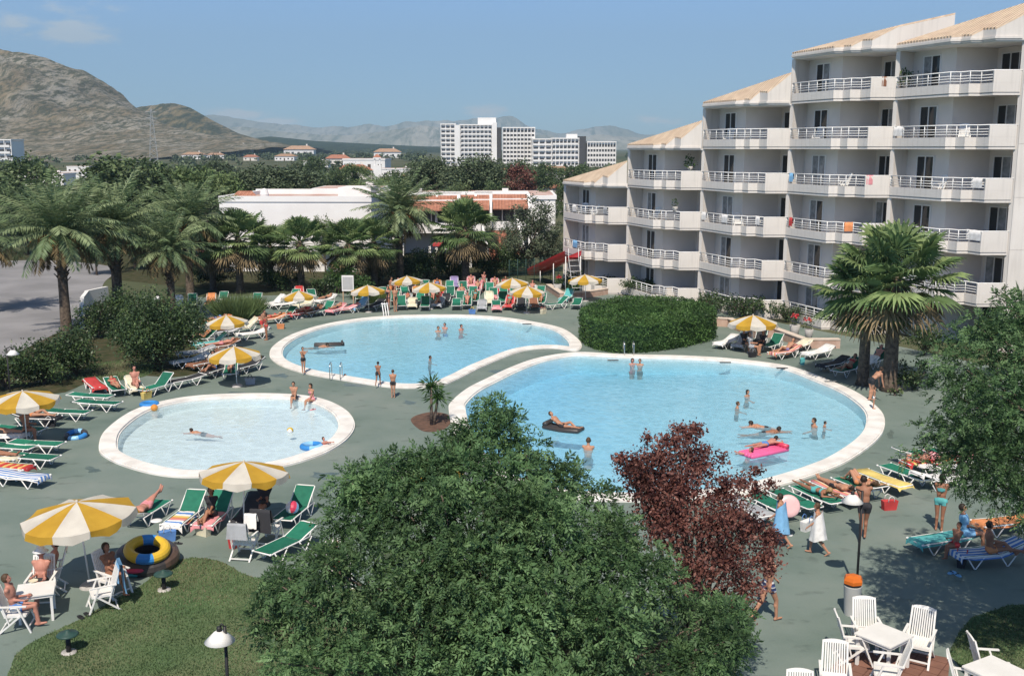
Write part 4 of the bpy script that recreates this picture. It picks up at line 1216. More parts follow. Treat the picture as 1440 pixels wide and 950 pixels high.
def fan_palm(name, h, R_, n=44, seed=1, skirt=0.35, tr=0.22, blades=26, dry=0.15, span=142):
    rs = np.random.RandomState(seed)
    t = thing(name, (0, 0, 0))
    trk = MB().mat(m_palmbark, True).tube([(0, 0, -0.1), (0, 0, 0.35), (0, 0, h * 0.5), (0, 0, h), (0, 0, h + 0.3)], [tr * 1.6, tr * 1.15, tr, tr * 0.95, tr * 0.5], 12)
    trk.build('trunk', t)
    VV, QQ, MM = [], [], []; nb = 0
    stalk = MB().mat(PALM_F[1])
    for i in range(n):
        u = (i + 0.5) / n
        az = i * 2.39996 + rs.normal() * 0.15
        el = R(84) - R(span) * u ** 1.1 + rs.normal() * 0.12
        Lp = R_ * (0.50 + 0.14 * rs.rand()) * (0.75 + 0.35 * math.sin(math.pi * u))
        d = np.array([math.cos(az) * math.cos(el), math.sin(az) * math.cos(el), math.sin(el)])
        top = np.array([0, 0, h + 0.15 - 0.5 * u * skirt])
        hub = top + d * Lp + np.array([0, 0, -0.10 * Lp * math.cos(el)])
        stalk.tube([Vector(top), Vector(top + d * Lp * 0.5 + np.array([0, 0, 0.02])), Vector(hub)], [0.03, 0.022, 0.016], 4, False)
        side = np.array([-math.sin(az), math.cos(az), 0]); nrm = np.cross(side, d); nrm = unit(nrm)
        Lb = R_ * (0.50 + 0.12 * rs.rand())
        m = 2 if u > 1 - dry else (1 if rs.rand() < 0.4 else 0)
        a0 = R(118)
        for k in range(blades):
            th = -a0 + 2 * a0 * k / (blades - 1)
            b = d * math.cos(th) + side * math.sin(th) + nrm * (-0.10 + 0.06 * (k % 2))
            ll = Lb * (1.0 - 0.30 * abs(th) / a0) * (0.93 + 0.14 * rs.rand())
            w_ = ll * math.sin(a0 / (blades - 1)) * 1.05
            s_ = -d * math.sin(th) + side * math.cos(th)
            f0, f1, f2 = hub + b * ll * 0.03, hub + b * ll * 0.55, hub + b * ll * 0.82
            sag = np.array([0, 0, -1.0])
            f1 = f1 + sag * ll * 0.05; f2 = f2 + sag * ll * 0.18; f3 = hub + b * ll * 0.92 + sag * ll * (0.22 + 0.16 * rs.rand())
            tw = nrm * w_ * 0.35 * (1 if k % 2 else -1)
            VV += [f0, f1 - s_ * w_ * 0.52 - tw, f1 + s_ * w_ * 0.52 + tw, f2 - s_ * w_ * 0.22, f2 + s_ * w_ * 0.22, f3]
            QQ += [(nb, nb + 1, nb + 2, nb), (nb + 1, nb + 3, nb + 4, nb + 2), (nb + 3, nb + 5, nb + 4, nb + 3)]
            MM += [m] * 3; nb += 6
    mb = MB(); 
    me_v = VV; fs = [tuple(dict.fromkeys(q)) for q in QQ]
    for mm in range(3):
        mb.mat(PALM_F[mm])
    mb.v = [tuple(x) for x in me_v]; mb.f = [list(f) for f in fs]; mb.m = MM; mb.sm = [False] * len(fs)
    mb.build('crown', t)
    stalk.build('frond_stalks', t)
    if skirt > 0:
        sk = MB().mat(m_thatch)
        for i in range(int(160 * skirt) + 30):
            a = rs.rand() * 6.283; z = h + 0.1 - rs.rand() * skirt * 1.8
            dd = Vector((math.cos(a), math.sin(a), 0)); b0 = Vector((0, 0, z)) + dd * tr * 0.8
            e0 = b0 + dd * rs.uniform(0.2, 0.55) * R_ * 0.5 + Vector((0, 0, -rs.uniform(0.5, 1.1) * R_ * 0.4))
            sk.beam(b0, e0, 0.07, 0.015)
        sk.build('dry_skirt', t)
    return t

dp_a = date_palm('date_palm', 5.2, 3.6, 78, 3)
dp_b = date_palm('date_palm', 4.6, 3.1, 70, 12, dates=False, dry=0.2)
def put_palm(proto, px, py, sc_, rz, label, used=[], group='date palms along the road side', Yd=None):
    p = G(px, py)
    o = dup(proto) if proto in used else proto
    used.append(proto)
    o.location = p; o.scale = (sc_,) * 3; o.rotation_euler = (0, 0, rz)
    tag(o, label, 'palm tree', group)
    return o
put_palm(dp_a, 94, 470, 1.12, 0.3, 'tall date palm with orange date bunches and a clear bare trunk beside the road')
put_palm(dp_b, 168, 452, 1.25, 2.0, 'date palm with dry lower fronds between the tall date palm and the shrub thicket')
put_palm(dp_b, 243, 452, 0.95, 4.1, 'shaggy date palm rising out of the big dark shrub on the left')
put_palm(dp_a, 268, 418, 1.05, 1.2, 'date palm with upright fronds behind the shaggy one, near the red bougainvillea')
put_palm(dp_b, -12, 440, 1.0, 3.3, 'date palm cut by the left edge of the photo')
put_palm(dp_a, 563, 398, 1.08, 5.0, 'spreading date palm in front of the bungalows', group='palms behind the pool terrace')
fp_a = fan_palm('fan_palm', 5.0, 3.1, 50, 4, 0.15, 0.30, 28, span=128)
fp_b = fan_palm('fan_palm', 3.9, 2.6, 58, 9, 0.6, 0.26, 28, dry=0.2)
def put_fan(proto, px, py, sc_, rz, label, group='palms behind the pool terrace'):
    return put_palm(proto, px, py, sc_, rz, label, group=group)
put_fan(fp_a, 1250, 549, 1.0, 0.5, 'big fan palm with thick grey trunk beside the right end of the large pool', 'fan palms beside the large pool')
put_fan(fp_a, 1213, 541, 0.82, 2.5, 'smaller fan palm leaning close behind the big one at the large pool', 'fan palms beside the large pool')
put_fan(fp_b, 338, 412, 1.05, 1.0, 'fan palm before the left end of the white club house')
put_fan(fp_b, 424, 410, 0.95, 2.2, 'fan palm with brown thatch skirt before the middle of the white club house')
put_fan(fp_b, 492, 408, 0.92, 3.7, 'fan palm before the right end of the white club house')
put_fan(fp_b, 382, 402, 0.8, 4.4, 'smaller fan palm between two others before the club house')
put_fan(fp_b, 527, 402, 0.9, 0.7, 'fan palm left of the spreading date palm')
put_fan(fp_b, 300, 408, 0.85, 2.9, 'fan palm half hidden behind the date palm with upright fronds')
put_fan(fp_b, 655, 396, 1.12, 5.1, 'shaggy fan palm in front of the middle bungalow')
dp_c = dup(dp_b, (22.6, 42, 0), 1.0, 'date palm with hanging fronds at the right edge above the feathery tree', None, 0.75, 'palm tree')

# spiky rosettes (yucca, cycad, dracaena)
def rosette(name, stems, R_, n=70, seed=1, m=None, w=0.05):
    rs = np.random.RandomState(seed)
    t = thing(name, (0, 0, 0))
    C, A, S, LN, M = [], [], [], [], []
    tr = MB().mat(m_bark, True)
    for (x, y, h) in stems:
        tr.tube([(x * 0.3, y * 0.3, -0.05), (x * 0.7, y * 0.7, h * 0.5), (x, y, h)], [0.075, 0.06, 0.05], 7)
        for i in range(n):
            d = unit(rs.normal(size=3) + np.array([0, 0, 0.55])); ll = R_ * (0.75 + 0.4 * rs.rand())
            for k in range(2):
                a = unit(d + np.array([0, 0, -0.35 * k]))
                C.append(np.array([x, y, h]) + d * ll * 0.5 * k + a * ll * 0.27); A.append(a); S.append(unit(np.cross(a, rs.normal(size=3)))); LN.append(ll * 0.56)
                M.append(rs.choice(3, p=(0.5, 0.35, 0.15)))
    LN = np.array(LN); v, q = rhombs(np.array(C), np.array(A), np.array(S), LN, w + 0 * LN)
    mesh_np('crown', v, q, m or PALM_F, M, parent=t)
    tr.build('trunk', t)
    return t
t = rosette('dracaena', [(0, 0, 1.55), (0.25, 0.1, 1.1)], 0.62, 90, 3, LEAF_HEDGE, 0.06); t.location = G(607, 597); tag(t, 'young spiky dracaena growing in a round soil bed between the pools', 'plant')
t = rosette('yucca', [(0, 0, 2.6), (0.9, 0.3, 2.0), (-0.8, 0.4, 1.9), (0.2, -0.5, 3.4)], 1.35, 120, 6, LEAF_SHRUB, 0.10); t.location = Vector((23.6, 49, 0)); tag(t, 'dark spiky yucca clump before the right end wall of the hotel', 'plant')
t = rosette('cycad', [(0, 0, 1.0), (0.5, 0.2, 1.6)], 1.25, 150, 8, LEAF_HEDGE, 0.09); t.location = G(474, 412); tag(t, 'round bright green spiky cycad behind the rear loungers', 'plant')
m_mound = mat('bare_soil', (0.15, 0.085, 0.06), rough=1, c2=(0.09, 0.055, 0.04), scale=4, bump=0.5, bscale=10)
patch('planting_bed', [(578, 592), (585, 584), (608, 579), (630, 583), (634, 594), (620, 605), (595, 606)], m_mound, z=0.006)

# grass tuft
def tuft(name, r, h, n, seed, mats):
    rs = np.random.RandomState(seed)
    a = rs.rand(n) * 6.283; rr = r * np.sqrt(rs.rand(n))
    base = np.stack([rr * np.cos(a), rr * np.sin(a), 0 * a], 1)
    d = unit(np.stack([np.cos(a) * rr / r * 0.7, np.sin(a) * rr / r * 0.7, 1 + 0 * a], 1) + 0.18 * rs.normal(size=(n, 3)))
    ll = h * (0.6 + 0.5 * rs.rand(n))
    s = unit(np.cross(d, rs.normal(size=(n, 3))))
    v, q = rhombs(base + d * (ll * 0.5)[:, None], d, s, ll, 0.05)
    return mesh_np(name, v, q, mats, rs.choice(3, n, p=(.5, .35, .15)))
for px, py, r, h, lab in ((335, 447, 1.25, 1.6, 'round tuft of tall green grass behind the left sunshades'), (527, 424, 1.1, 0.9, 'low grassy bush behind the white sign board')):
    o = tuft('grass_tuft', r, h, 2600, int(px), LEAF_LIME); o.location = G(px, py); tag(o, lab, 'grass clump')

# shrubs: stems and a loose crown
def shrub(name, px, py, w_, h, label, mats=None, seed=1, n=None, size=0.16, dens=95, cat='shrub', group=None, depth=None, Y=None):
    rs = np.random.RandomState(seed)
    p = G(px, py) if Y is None else Vector((P(px, py, Y).x, Y, 0))
    t = thing(name, p, 0, label, cat, group)
    n = n or max(12, int(w_ * 9))
    dd = depth or w_ * 0.7
    cl = fill_clumps(rs, 0, 0, h * 0.5, w_ * 0.42, dd * 0.42, h * 0.40, n, h * 0.16, h * 0.30)
    v, q, M = clump_leaves(rs, cl, dens, size, 0.5, 0.35)
    v[:, 2] = np.maximum(v[:, 2], 0.02)
    mesh_np('foliage', v, q, mats or LEAF_SHRUB, M, parent=t)
    branch_mesh(t, [(Vector((0, 0, -0.05)), .07), (Vector((0, 0, h * 0.5)), .03)], limbs_to((0, 0, 0.1), cl, rs, 0.035, 2), name='stems')
    return t
SHR = [(62, 540, 3.6, 2.1, 'dark glossy shrub between the road and the yellow sunshade', LEAF_SHRUB), (108, 530, 3.0, 2.6, 'rounded glossy shrub at the foot of the tall date palm', LEAF_SHRUB), (10, 548, 3.4, 2.0, 'dark shrub behind the sunshade at the left edge', LEAF_SHRUB),
       (222, 520, 4.5, 3.9, 'large dense dark shrub under the shaggy date palm', LEAF_SHRUB), (185, 470, 3.6, 3.0, 'dark shrub behind the large dense one', LEAF_SHRUB), (140, 475, 3.0, 2.4, 'trimmed shrub on the bank beside the white road wall', LEAF_SHRUB),
       (272, 478, 2.8, 2.6, 'dark shrub right of the shaggy date palm trunk', LEAF_SHRUB), (500, 420, 3.2, 2.0, 'leafy shrub beside the round cycad', LEAF_HEDGE),
       (455, 418, 3.0, 1.8, 'leafy shrub below the thatched fan palm', LEAF_SHRUB), (395, 408, 4.0, 2.2, 'dark shrub between two fan palms', LEAF_SHRUB), (300, 402, 4.5, 2.4, 'dark shrub beside the leftmost fan palm', LEAF_SHRUB),
       (530, 398, 4.0, 2.6, 'shrub left of the spreading date palm', LEAF_OLIVE), (600, 392, 4.5, 2.8, 'dark shrub right of the spreading date palm', LEAF_SHRUB), (632, 390, 4.0, 2.6, 'shrub left of the shaggy fan palm trunk', LEAF_SHRUB),
       (690, 389, 4.6, 3.0, 'dense dark shrub right of the shaggy fan palm', LEAF_SHRUB), (570, 394, 4.0, 2.2, 'shrub under the spreading date palm', LEAF_SHRUB), (722, 386, 3.6, 2.4, 'shrub below the tiled stairs', LEAF_SHRUB),
       (808, 408, 3.0, 1.6, 'bright green shrub at the foot of the red slide', LEAF_HEDGE), (850, 409, 3.4, 1.2, 'low dark shrub under the rightmost rear sunshade', LEAF_SHRUB), (898, 416, 4.0, 1.5, 'clipped shrub before the ground floor terraces, left one', LEAF_SHRUB),
       (925, 417, 2.0, 1.5, 'small clipped shrub beside the terrace wall', LEAF_SHRUB), (1000, 440, 4.0, 1.5, 'clipped shrub before the terraces behind the block hedge', LEAF_SHRUB), (1050, 446, 4.6, 1.6, 'clipped shrub before the terraces above the right sunshade', LEAF_SHRUB),
       (1105, 452, 4.2, 1.3, 'clipped shrub behind the red flower pot', LEAF_SHRUB), (1150, 456, 3.4, 1.3, 'clipped shrub left of the small fan palm', LEAF_SHRUB), (1285, 548, 2.6, 1.6, 'dark shrub right of the big fan palm trunk', LEAF_SHRUB), (1300, 500, 3.0, 1.8, 'shrub behind the big fan palm', LEAF_SHRUB),
       (1258, 556, 1.2, 0.4, 'low bright ground plant at the foot of the big fan palm', LEAF_LIME)]
for i, (px, py, w_, h, lab, mm) in enumerate(SHR):
    shrub('shrub', px, py, w_, h, lab, mm, 40 + i, size=0.14 if py > 450 else 0.17, dens=120 if py > 500 else 85, group='shrubs of the garden')
shrub('bougainvillea', 0, 0, 2.4, 4.0, 'tall reddish bougainvillea at the left end of the club house', LEAF_PLUM, 77, size=0.2, dens=30, Y=88).location = (P(290, 300, 88).x, 88, 1.2)

# clipped block hedge with a hollow in its top
def hedge(name, outer, h, label, hole=None, seed=3, dens=170, mats=LEAF_HEDGE, size=0.13):
    rs = np.random.RandomState(seed)
    t = thing(name, (0, 0, 0), 0, label, 'hedge')
    c0 = sum(outer, Vector((0, 0))) / len(outer)
    t.location = (c0.x, c0.y, 0)
    out = [p - c0 for p in outer]; ho = [p - c0 for p in hole] if hole else None
    core = MB().mat(mats[2]).sheet(offset_in(out, 0.18), h - 0.16, [ho] if ho else [])
    def wall(l, z1):
        n = len(l); core.add([(p.x, p.y, 0) for p in l] + [(p.x, p.y, z1) for p in l], [(i, (i + 1) % n, n + (i + 1) % n, n + i) for i in range(n)])
    wall(offset_in(out, 0.18), h - 0.161)
    if ho: wall(ho, h - 0.161)
    C, D = [], []
    def side(l, outn):
        for i in range(len(l)):
            a, b = l[i], l[(i + 1) % len(l)]
            ln = (b - a).length; k = max(1, int(ln * h * dens))
            tt, zz = rs.rand(k), rs.rand(k)
            nrm = np.array([(b - a).y, -(b - a).x, 0.0]); nrm /= max(1e-6, np.linalg.norm(nrm)); nrm *= outn
            p = np.outer(1 - tt, [a.x, a.y, 0]) + np.outer(tt, [b.x, b.y, 0]); p[:, 2] = zz * h
            C.append(p + nrm * (rs.normal(size=(k, 1)) * 0.08 - 0.03)); D.append(np.repeat(nrm[None], k, 0))
    side(out, 1)
    if ho: side(ho, -1)
    xs = [p.x for p in out]; ys = [p.y for p in out]
    k = int((max(xs) - min(xs)) * (max(ys) - min(ys)) * dens)
    p = np.stack([rs.uniform(min(xs), max(xs), k), rs.uniform(min(ys), max(ys), k), h + rs.normal(size=k) * 0.07], 1)
    def inside(l, q):
        c = np.zeros(len(q), bool); n = len(l)
        for i in range(n):
            a, b = l[i], l[(i + 1) % n]
            cond = (a.y > q[:, 1]) != (b.y > q[:, 1])
            xx = (b.x - a.x) * (q[:, 1] - a.y) / ((b.y - a.y) or 1e-9) + a.x
            c ^= cond & (q[:, 0] < xx)
        return c
    ok = inside(out, p)
    if ho: ok &= ~inside(ho, p)
    C.append(p[ok]); D.append(np.repeat(np.array([[0, 0, 1.0]]), ok.sum(), 0))
    C, D = np.concatenate(C), np.concatenate(D)
    a = unit(D * 0.8 + rs.normal(size=C.shape)); s = unit(np.cross(a, rs.normal(size=C.shape)))
    tone = fbm(C[:, 0] * 0.9 + C[:, 2], C[:, 1] * 0.9 + C[:, 2], seed, 4)
    M = np.where(tone + 0.25 * rs.normal(size=len(C)) > 0.12, 1, np.where(tone + 0.25 * rs.normal(size=len(C)) < -0.18, 2, 0))
    ln = size * (0.7 + 0.6 * rs.rand(len(C)))
    v, q = rhombs(C, a, s, ln, ln * 0.5)
    f = mesh_np('foliage', v, q, mats, M, parent=t)
    core.build('inner_growth', t)
    return t
top = [G(x, y, 1.6).xy for x, y in ((818, 440), (832, 450), (872, 456), (935, 453), (1000, 441), (1001, 430), (960, 419), (900, 416), (850, 421), (820, 431))]
hole = [G(x, y, 1.6).xy for x, y in ((868, 437), (905, 442), (935, 437), (930, 430), (900, 427), (872, 430))]
hedge('block_hedge', smooth_loop(top, 60), 1.6, 'clipped bright green block hedge with a hollow top beside the large pool', smooth_loop(hole, 30))

# ---- trees in the middle distance
def tree_proto(name, kind, seed):
    rs = np.random.RandomState(seed); t = thing(name, (0, 0, 0))
    if kind == 'pine':
        cl = fill_clumps(rs, 0, 0, 6.4, 3.6, 3.6, 2.2, 34, 0.9, 1.5); mats = LEAF_PINE; th = 4.5; sz, de = 0.34, 26
    elif kind == 'round':
        cl = fill_clumps(rs, 0, 0, 5.2, 3.6, 3.6, 3.0, 36, 0.9, 1.6); mats = LEAF_ROUND; th = 3.0; sz, de = 0.36, 24
    elif kind == 'lime':
        cl = fill_clumps(rs, 0, 0, 5.0, 3.4, 3.4, 2.6, 34, 0.8, 1.4); mats = LEAF_LIME; th = 3.0; sz, de = 0.34, 26
    elif kind == 'plum':
        cl = fill_clumps(rs, 0, 0, 4.6, 2.8, 2.8, 2.4, 26, 0.8, 1.3); mats = LEAF_PLUM; th = 2.4; sz, de = 0.34, 26
    elif kind == 'cypress':
        cl = [(rs.normal() * 0.12, rs.normal() * 0.12, z, 0.75 * (1 - (z / 8.2) ** 2) + 0.12, 1.5) for z in np.linspace(0.6, 7.8, 15)]; mats = LEAF_PINE; th = 0.8; sz, de = 0.3, 34
    else:
        cl = fill_clumps(rs, 0, 0, 4.2, 3.0, 2.6, 3.6, 80, 0.4, 0.9); mats = LEAF_OLIVE; th = 2.2; sz, de = 0.2, 60
    v, q, M = clump_leaves(rs, cl, de, sz, 0.6, 0.35)
    v[:, 2] = np.maximum(v[:, 2], 0.1)
    mesh_np('crown', v, q, mats, M, parent=t)
    branch_mesh(t, [(Vector((0, 0, -0.1)), .28), (Vector((0.1, 0, th * 0.6)), .2), (Vector((0, 0, th * 1.3)), .1)], limbs_to((0, 0, th * 0.7), cl, rs, 0.08, 3))
    return t
TP = {k: tree_proto(n, k, s) for n, k, s in (('pine_tree', 'pine', 2), ('broadleaf_tree', 'round', 3), ('lime_tree', 'lime', 4), ('plum_tree', 'plum', 5), ('cypress_tree', 'cypress', 6), ('wispy_tree', 'wispy', 7))}
HT = {'pine': 8.9, 'round': 8.6, 'lime': 8.0, 'plum': 7.4, 'cypress': 8.2, 'wispy': 8.2}
TU = set()
TREES = [  # kind, px, top py, distance, width factor, label
    ('round', 205, 213, 150, 1.9, 'large dark spreading tree behind the date palms'), ('round', 160, 230, 158, 1.2, 'dark tree on the left flank of the large spreading tree'), ('round', 245, 227, 146, 1.0, 'dark tree on the right flank of the large spreading tree'),
    ('lime', 287, 230, 140, 1.1, 'light green tree right of the large dark one'), ('pine', 372, 234, 150, 1.5, 'wide dark pine above the club house roof'), ('pine', 415, 238, 155, 1.25, 'second wide pine above the club house roof, right half'),
    ('round', 335, 242, 160, 0.9, 'dark tree between the light green tree and the wide pines'),
    ('round', 20, 214, 135, 1.2, 'dark tree at the far left under the hill'), ('round', 78, 254, 130, 0.9, 'dark tree left behind the tall date palm'), ('round', 60, 270, 105, 0.8, 'low tree between tall date palm and road'), ('round', 125, 262, 110, 0.9, 'low dark tree behind the second date palm'), ('round', -40, 228, 120, 1.5, 'dark tree cut by the left edge'),
    ('cypress', 368, 295, 88, 0.75, 'slim dark cypress in front of the club house wall'), ('cypress', 507, 310, 90, 0.6, 'small slim cypress at the right end of the club house'),
    ('lime', 520, 246, 135, 0.8, 'light green tree right of the white roof block'), ('round', 552, 236, 170, 0.9, 'round tree below the little bell tower'), ('pine', 613, 222, 170, 1.15, 'dark pine below the striped hotel, left of a pair'), ('pine', 662, 220, 165, 1.25, 'dark pine below the striped hotel, right of a pair'), ('pine', 690, 226, 180, 0.9, 'pine crown left of the purple tree'),
    ('plum', 729, 234, 170, 0.95, 'round purple tree below the hotels'), ('round', 640, 252, 140, 0.7, 'grey-green round tree below the two pines'), ('round', 765, 226, 230, 1.2, 'green tree right below the window grid hotel'), ('round', 720, 222, 260, 1.2, 'green tree behind the purple tree'), ('round', 805, 228, 240, 1.3, 'green tree below the lower white hotel'), ('round', 855, 232, 220, 1.3, 'green tree below the rightmost hotel'),
    ('round', 800, 255, 150, 0.7, 'dark bushy tree left of the apartment hotel roof'), ('round', 890, 228, 260, 1.3, 'green tree behind the lowest apartment hotel roof'), ('pine', 830, 236, 170, 0.7, 'small pine before the rightmost hotel'),
    ('wispy', 745, 272, 92, 1.05, 'tall wispy grey-green tree in front of the hotel corner'), ('wispy', 778, 300, 95, 0.8, 'smaller wispy tree beside the corner of the apartment hotel'), ('cypress', 722, 315, 93, 0.8, 'thin dark cypress left of the wispy tree'), ('wispy', 715, 300, 99, 0.6, 'young wispy tree beside the tiled stairs'),
    ('round', 185, 290, 96, 0.75, 'dark round tree filling the gap behind the second date palm'), ('round', 232, 282, 100, 0.8, 'dark round tree behind the shaggy date palm'), ('round', 130, 300, 92, 0.6, 'low dark tree behind the tall date palm trunk'), ('round', 292, 306, 93, 0.55, 'low dark tree left of the club house corner'),
    ('lime', 556, 270, 108, 0.6, 'light green tree over the left bungalow roof behind the spreading date palm'), ('round', 652, 272, 105, 0.5, 'round tree between the bungalow roofs behind the shaggy palm'), ('lime', 527, 268, 118, 0.75, 'light green tree between club house and bungalows'), ('wispy', 690, 300, 104, 0.6, 'loose tree over the tiled stairs'), ('round', 632, 262, 124, 0.5, 'small round tree rising behind the bungalow roofs'), ('round', 590, 350, 94, 0.5, 'low bushy tree under the left bungalow window'), ('round', 675, 352, 92, 0.45, 'low bushy tree below the right bungalow'), ('lime', 455, 300, 93, 0.4, 'small light tree against the club house wall'),
    ('round', 470, 232, 230, 1.1, 'tree behind the red hipped roof'), ('round', 440, 218, 330, 1.4, 'round tree far out, right of the wide pines'), ('cypress', 410, 222, 330, 1.0, 'far cypress, left of a row of three'), ('cypress', 425, 223, 330, 1.0, 'far cypress, middle of a row of three'), ('cypress', 447, 222, 330, 1.0, 'far cypress, right of a row of three'),
    ('round', 575, 238, 200, 1.0, 'tree left of the two dark pines'), ('lime', 500, 228, 260, 1.1, 'light tree behind the long white house'), ('round', 590, 226, 300, 1.3, 'far tree at the left foot of the tall hotels'), ('round', 128, 248, 200, 0.7, 'tree before the low white houses on the left'), ('round', 30, 252, 110, 0.8, 'dark tree above the road at the left edge'),
    ('pine', 300, 226, 230, 1.1, 'pine behind the light green tree'), ('round', 700, 250, 150, 0.7, 'bushy tree before the red roofs'), ('round', 770, 262, 140, 0.6, 'bushy tree right of the orange roofed house'), ('lime', 590, 262, 130, 0.55, 'small light tree among flat roofs'), ('round', 540, 262, 140, 0.6, 'small dark tree among flat roofs'),
]
for i, (k, px, py, Y, wf, lab) in enumerate(TREES):
    p = P(px, py, Y); s = max(0.3, p.z) / HT[k]
    o = TP[k] if k not in TU else dup(TP[k])
    TU.add(k)
    o.location = (p.x, Y, 0); o.rotation_euler = (0, 0, rnd.uniform(0, 6.28)); o.scale = (s * wf, s * wf, s)
    tag(o, lab, 'tree', 'trees behind the garden')
# far woodland on the plain: nobody could count it
rs = np.random.RandomState(99)
cl = []
HH = [h_ + (min(1500, G(h_[0], h_[1]).y),) for h_ in HOUSES]
while len(cl) < 2600:
    Y = 230 + 2600 * rs.rand() ** 1.6
    px = rs.uniform(-60, 1500)
    n = fbm(np.array([px * 0.012]), np.array([Y * 0.004]), 6, 3)[0]
    if n < 0.04: continue
    if any(abs(px - h_[0]) < 22 * h_[3] * 300 / max(150, h_[5]) + 8 and h_[5] - 130 < Y < h_[5] + 14 for h_ in HH): continue
    X = P(px, 300, Y).x
    if 600 < px < 880 and Y > 560: continue
    r = rs.uniform(1.2, 2.6) * (1 + Y / 2500)
    cl.append((X, Y, r * 0.8, r, 0.75))
v, q, M = clump_leaves(rs, cl, 1.1, 1.9, 0.7, 0.5)
v[:, 2] = np.maximum(v[:, 2], 0.05)
o = mesh_np('far_woodland', v, q, LEAF_PINE, M); tag(o, 'dark scattered woodland covering the far plain', None, None, 'stuff')

# blades of grass on the lawns
def grass_on(name, loop, n, seed, h=0.07, keep=None):
    rs = np.random.RandomState(seed)
    xs = np.array([p.x for p in loop]); ys = np.array([p.y for p in loop])
    p = np.stack([rs.uniform(xs.min(), xs.max(), n), rs.uniform(ys.min(), ys.max(), n)], 1)
    c = np.zeros(n, bool); m = len(loop)
    for i in range(m):
        ax, ay, bx, by = xs[i], ys[i], xs[(i + 1) % m], ys[(i + 1) % m]
        c ^= ((ay > p[:, 1]) != (by > p[:, 1])) & (p[:, 0] < (bx - ax) * (p[:, 1] - ay) / ((by - ay) or 1e-9) + ax)
    if keep is not None: c &= keep(p)
    p = p[c]; n = len(p)
    d = unit(np.stack([rs.normal(size=n) * 0.5, rs.normal(size=n) * 0.5, np.ones(n)], 1))
    ll = h * (0.5 + rs.rand(n)); s = unit(np.cross(d, rs.normal(size=(n, 3))))
    v, q = rhombs(np.concatenate([p, np.zeros((n, 1))], 1) + d * (ll * 0.45)[:, None], d, s, ll, 0.022)
    tone = fbm(p[:, 0] * 0.35, p[:, 1] * 0.35, seed, 4) + 0.2 * rs.normal(size=n)
    o = mesh_np(name, v, q, [leafm('grass_blade', (0.125, 0.20, 0.085)), leafm('grass_blade_dry', (0.22, 0.20, 0.12)), leafm('grass_blade_deep', (0.095, 0.145, 0.065))], np.where(tone > 0.27, 1, np.where(tone < -0.1, 2, 0)))
    tag(o, None, None, None, 'stuff')
visible = lambda p: (p[:, 1] > 15) & (p[:, 1] < 60)
grass_on('lawn_grass', LAWN, 150000, 3, 0.05, lambda p: (p[:, 1] > 17.5) & (p[:, 0] < 3.5) & (np.abs(p[:, 0]) < p[:, 1] * 0.54))
grass_on('lawn_grass', LAWN_R, 40000, 4, 0.05, lambda p: (p[:, 1] > 18) & (p[:, 0] < p[:, 1] * 0.54))
grass_on('lawn_grass', GRASS_L, 12000, 5, 0.1)
# ------------------------------------------------------------------ things around the pools
m_plas = mat('white_plastic', (0.78, 0.76, 0.73), rough=0.45, c2=(0.70, 0.68, 0.65), scale=2.0, spec=0.4)
m_tubew = mat('white_tube', (0.78, 0.76, 0.74), rough=0.4, var=0.03)
m_green = mat('green_sling', (0.022, 0.185, 0.115), rough=0.7, c2=(0.016, 0.15, 0.095), scale=5, trans=0.15, obj_rand=0.25)
m_chrome = mat('chrome_tube', (0.6, 0.6, 0.6), rough=0.25, var=0, metal=1.0)
m_black = mat('black_paint', (0.02, 0.02, 0.022), rough=0.5, var=0.1)
m_dgreen = mat('dark_green_paint', (0.03, 0.07, 0.06), rough=0.5, var=0.1)
m_yel = mat('yellow_canvas', (0.62, 0.37, 0.045), rough=0.85, c2=(0.54, 0.31, 0.035), scale=2.2, trans=0.3)
m_wcan = mat('white_canvas', (0.76, 0.71, 0.63), rough=0.85, c2=(0.66, 0.61, 0.54), scale=2.2, trans=0.3)
m_concrete = mat('concrete', (0.40, 0.38, 0.36), rough=0.9, var=0.12, scale=4)
m_orange = mat('orange_plastic', (0.62, 0.15, 0.02), rough=0.4, var=0.06)
m_grey = mat('grey_plastic', (0.42, 0.42, 0.41), rough=0.6, var=0.05)

def plain(name, c, rough=0.8, trans=0.0, var=0.12, scale=4.0):
    return mat(name, c, rough=rough, var=var, scale=scale, trans=trans)
def striped(name, cols, width=0.16, axis=0):
    """cloth with woven stripes"""
    m = bpy.data.materials.new(name); m.use_nodes = True
    N, L = nodes(m); b = N['Principled BSDF']; b.inputs['Roughness'].default_value = 0.95; b.inputs['Specular IOR Level'].default_value = 0.1
    tc = N.new('ShaderNodeTexCoord'); sp_ = N.new('ShaderNodeSeparateXYZ'); L.new(tc.outputs['Object'], sp_.inputs[0])
    k = N.new('ShaderNodeMath'); k.operation = 'MULTIPLY'; k.inputs[1].default_value = 1 / (width * len(cols)); L.new(sp_.outputs[axis], k.inputs[0])
    f = N.new('ShaderNodeMath'); f.operation = 'FRACT'; L.new(k.outputs[0], f.inputs[0])
    r = N.new('ShaderNodeValToRGB'); r.color_ramp.interpolation = 'CONSTANT'
    for i, c in enumerate(cols):
        e = r.color_ramp.elements[i] if i < 2 else r.color_ramp.elements.new(i / len(cols))
        e.position = i / len(cols); e.color = (*c, 1)
    L.new(f.outputs[0], r.inputs['Fac']); L.new(r.outputs['Color'], b.inputs['Base Color'])
    return m
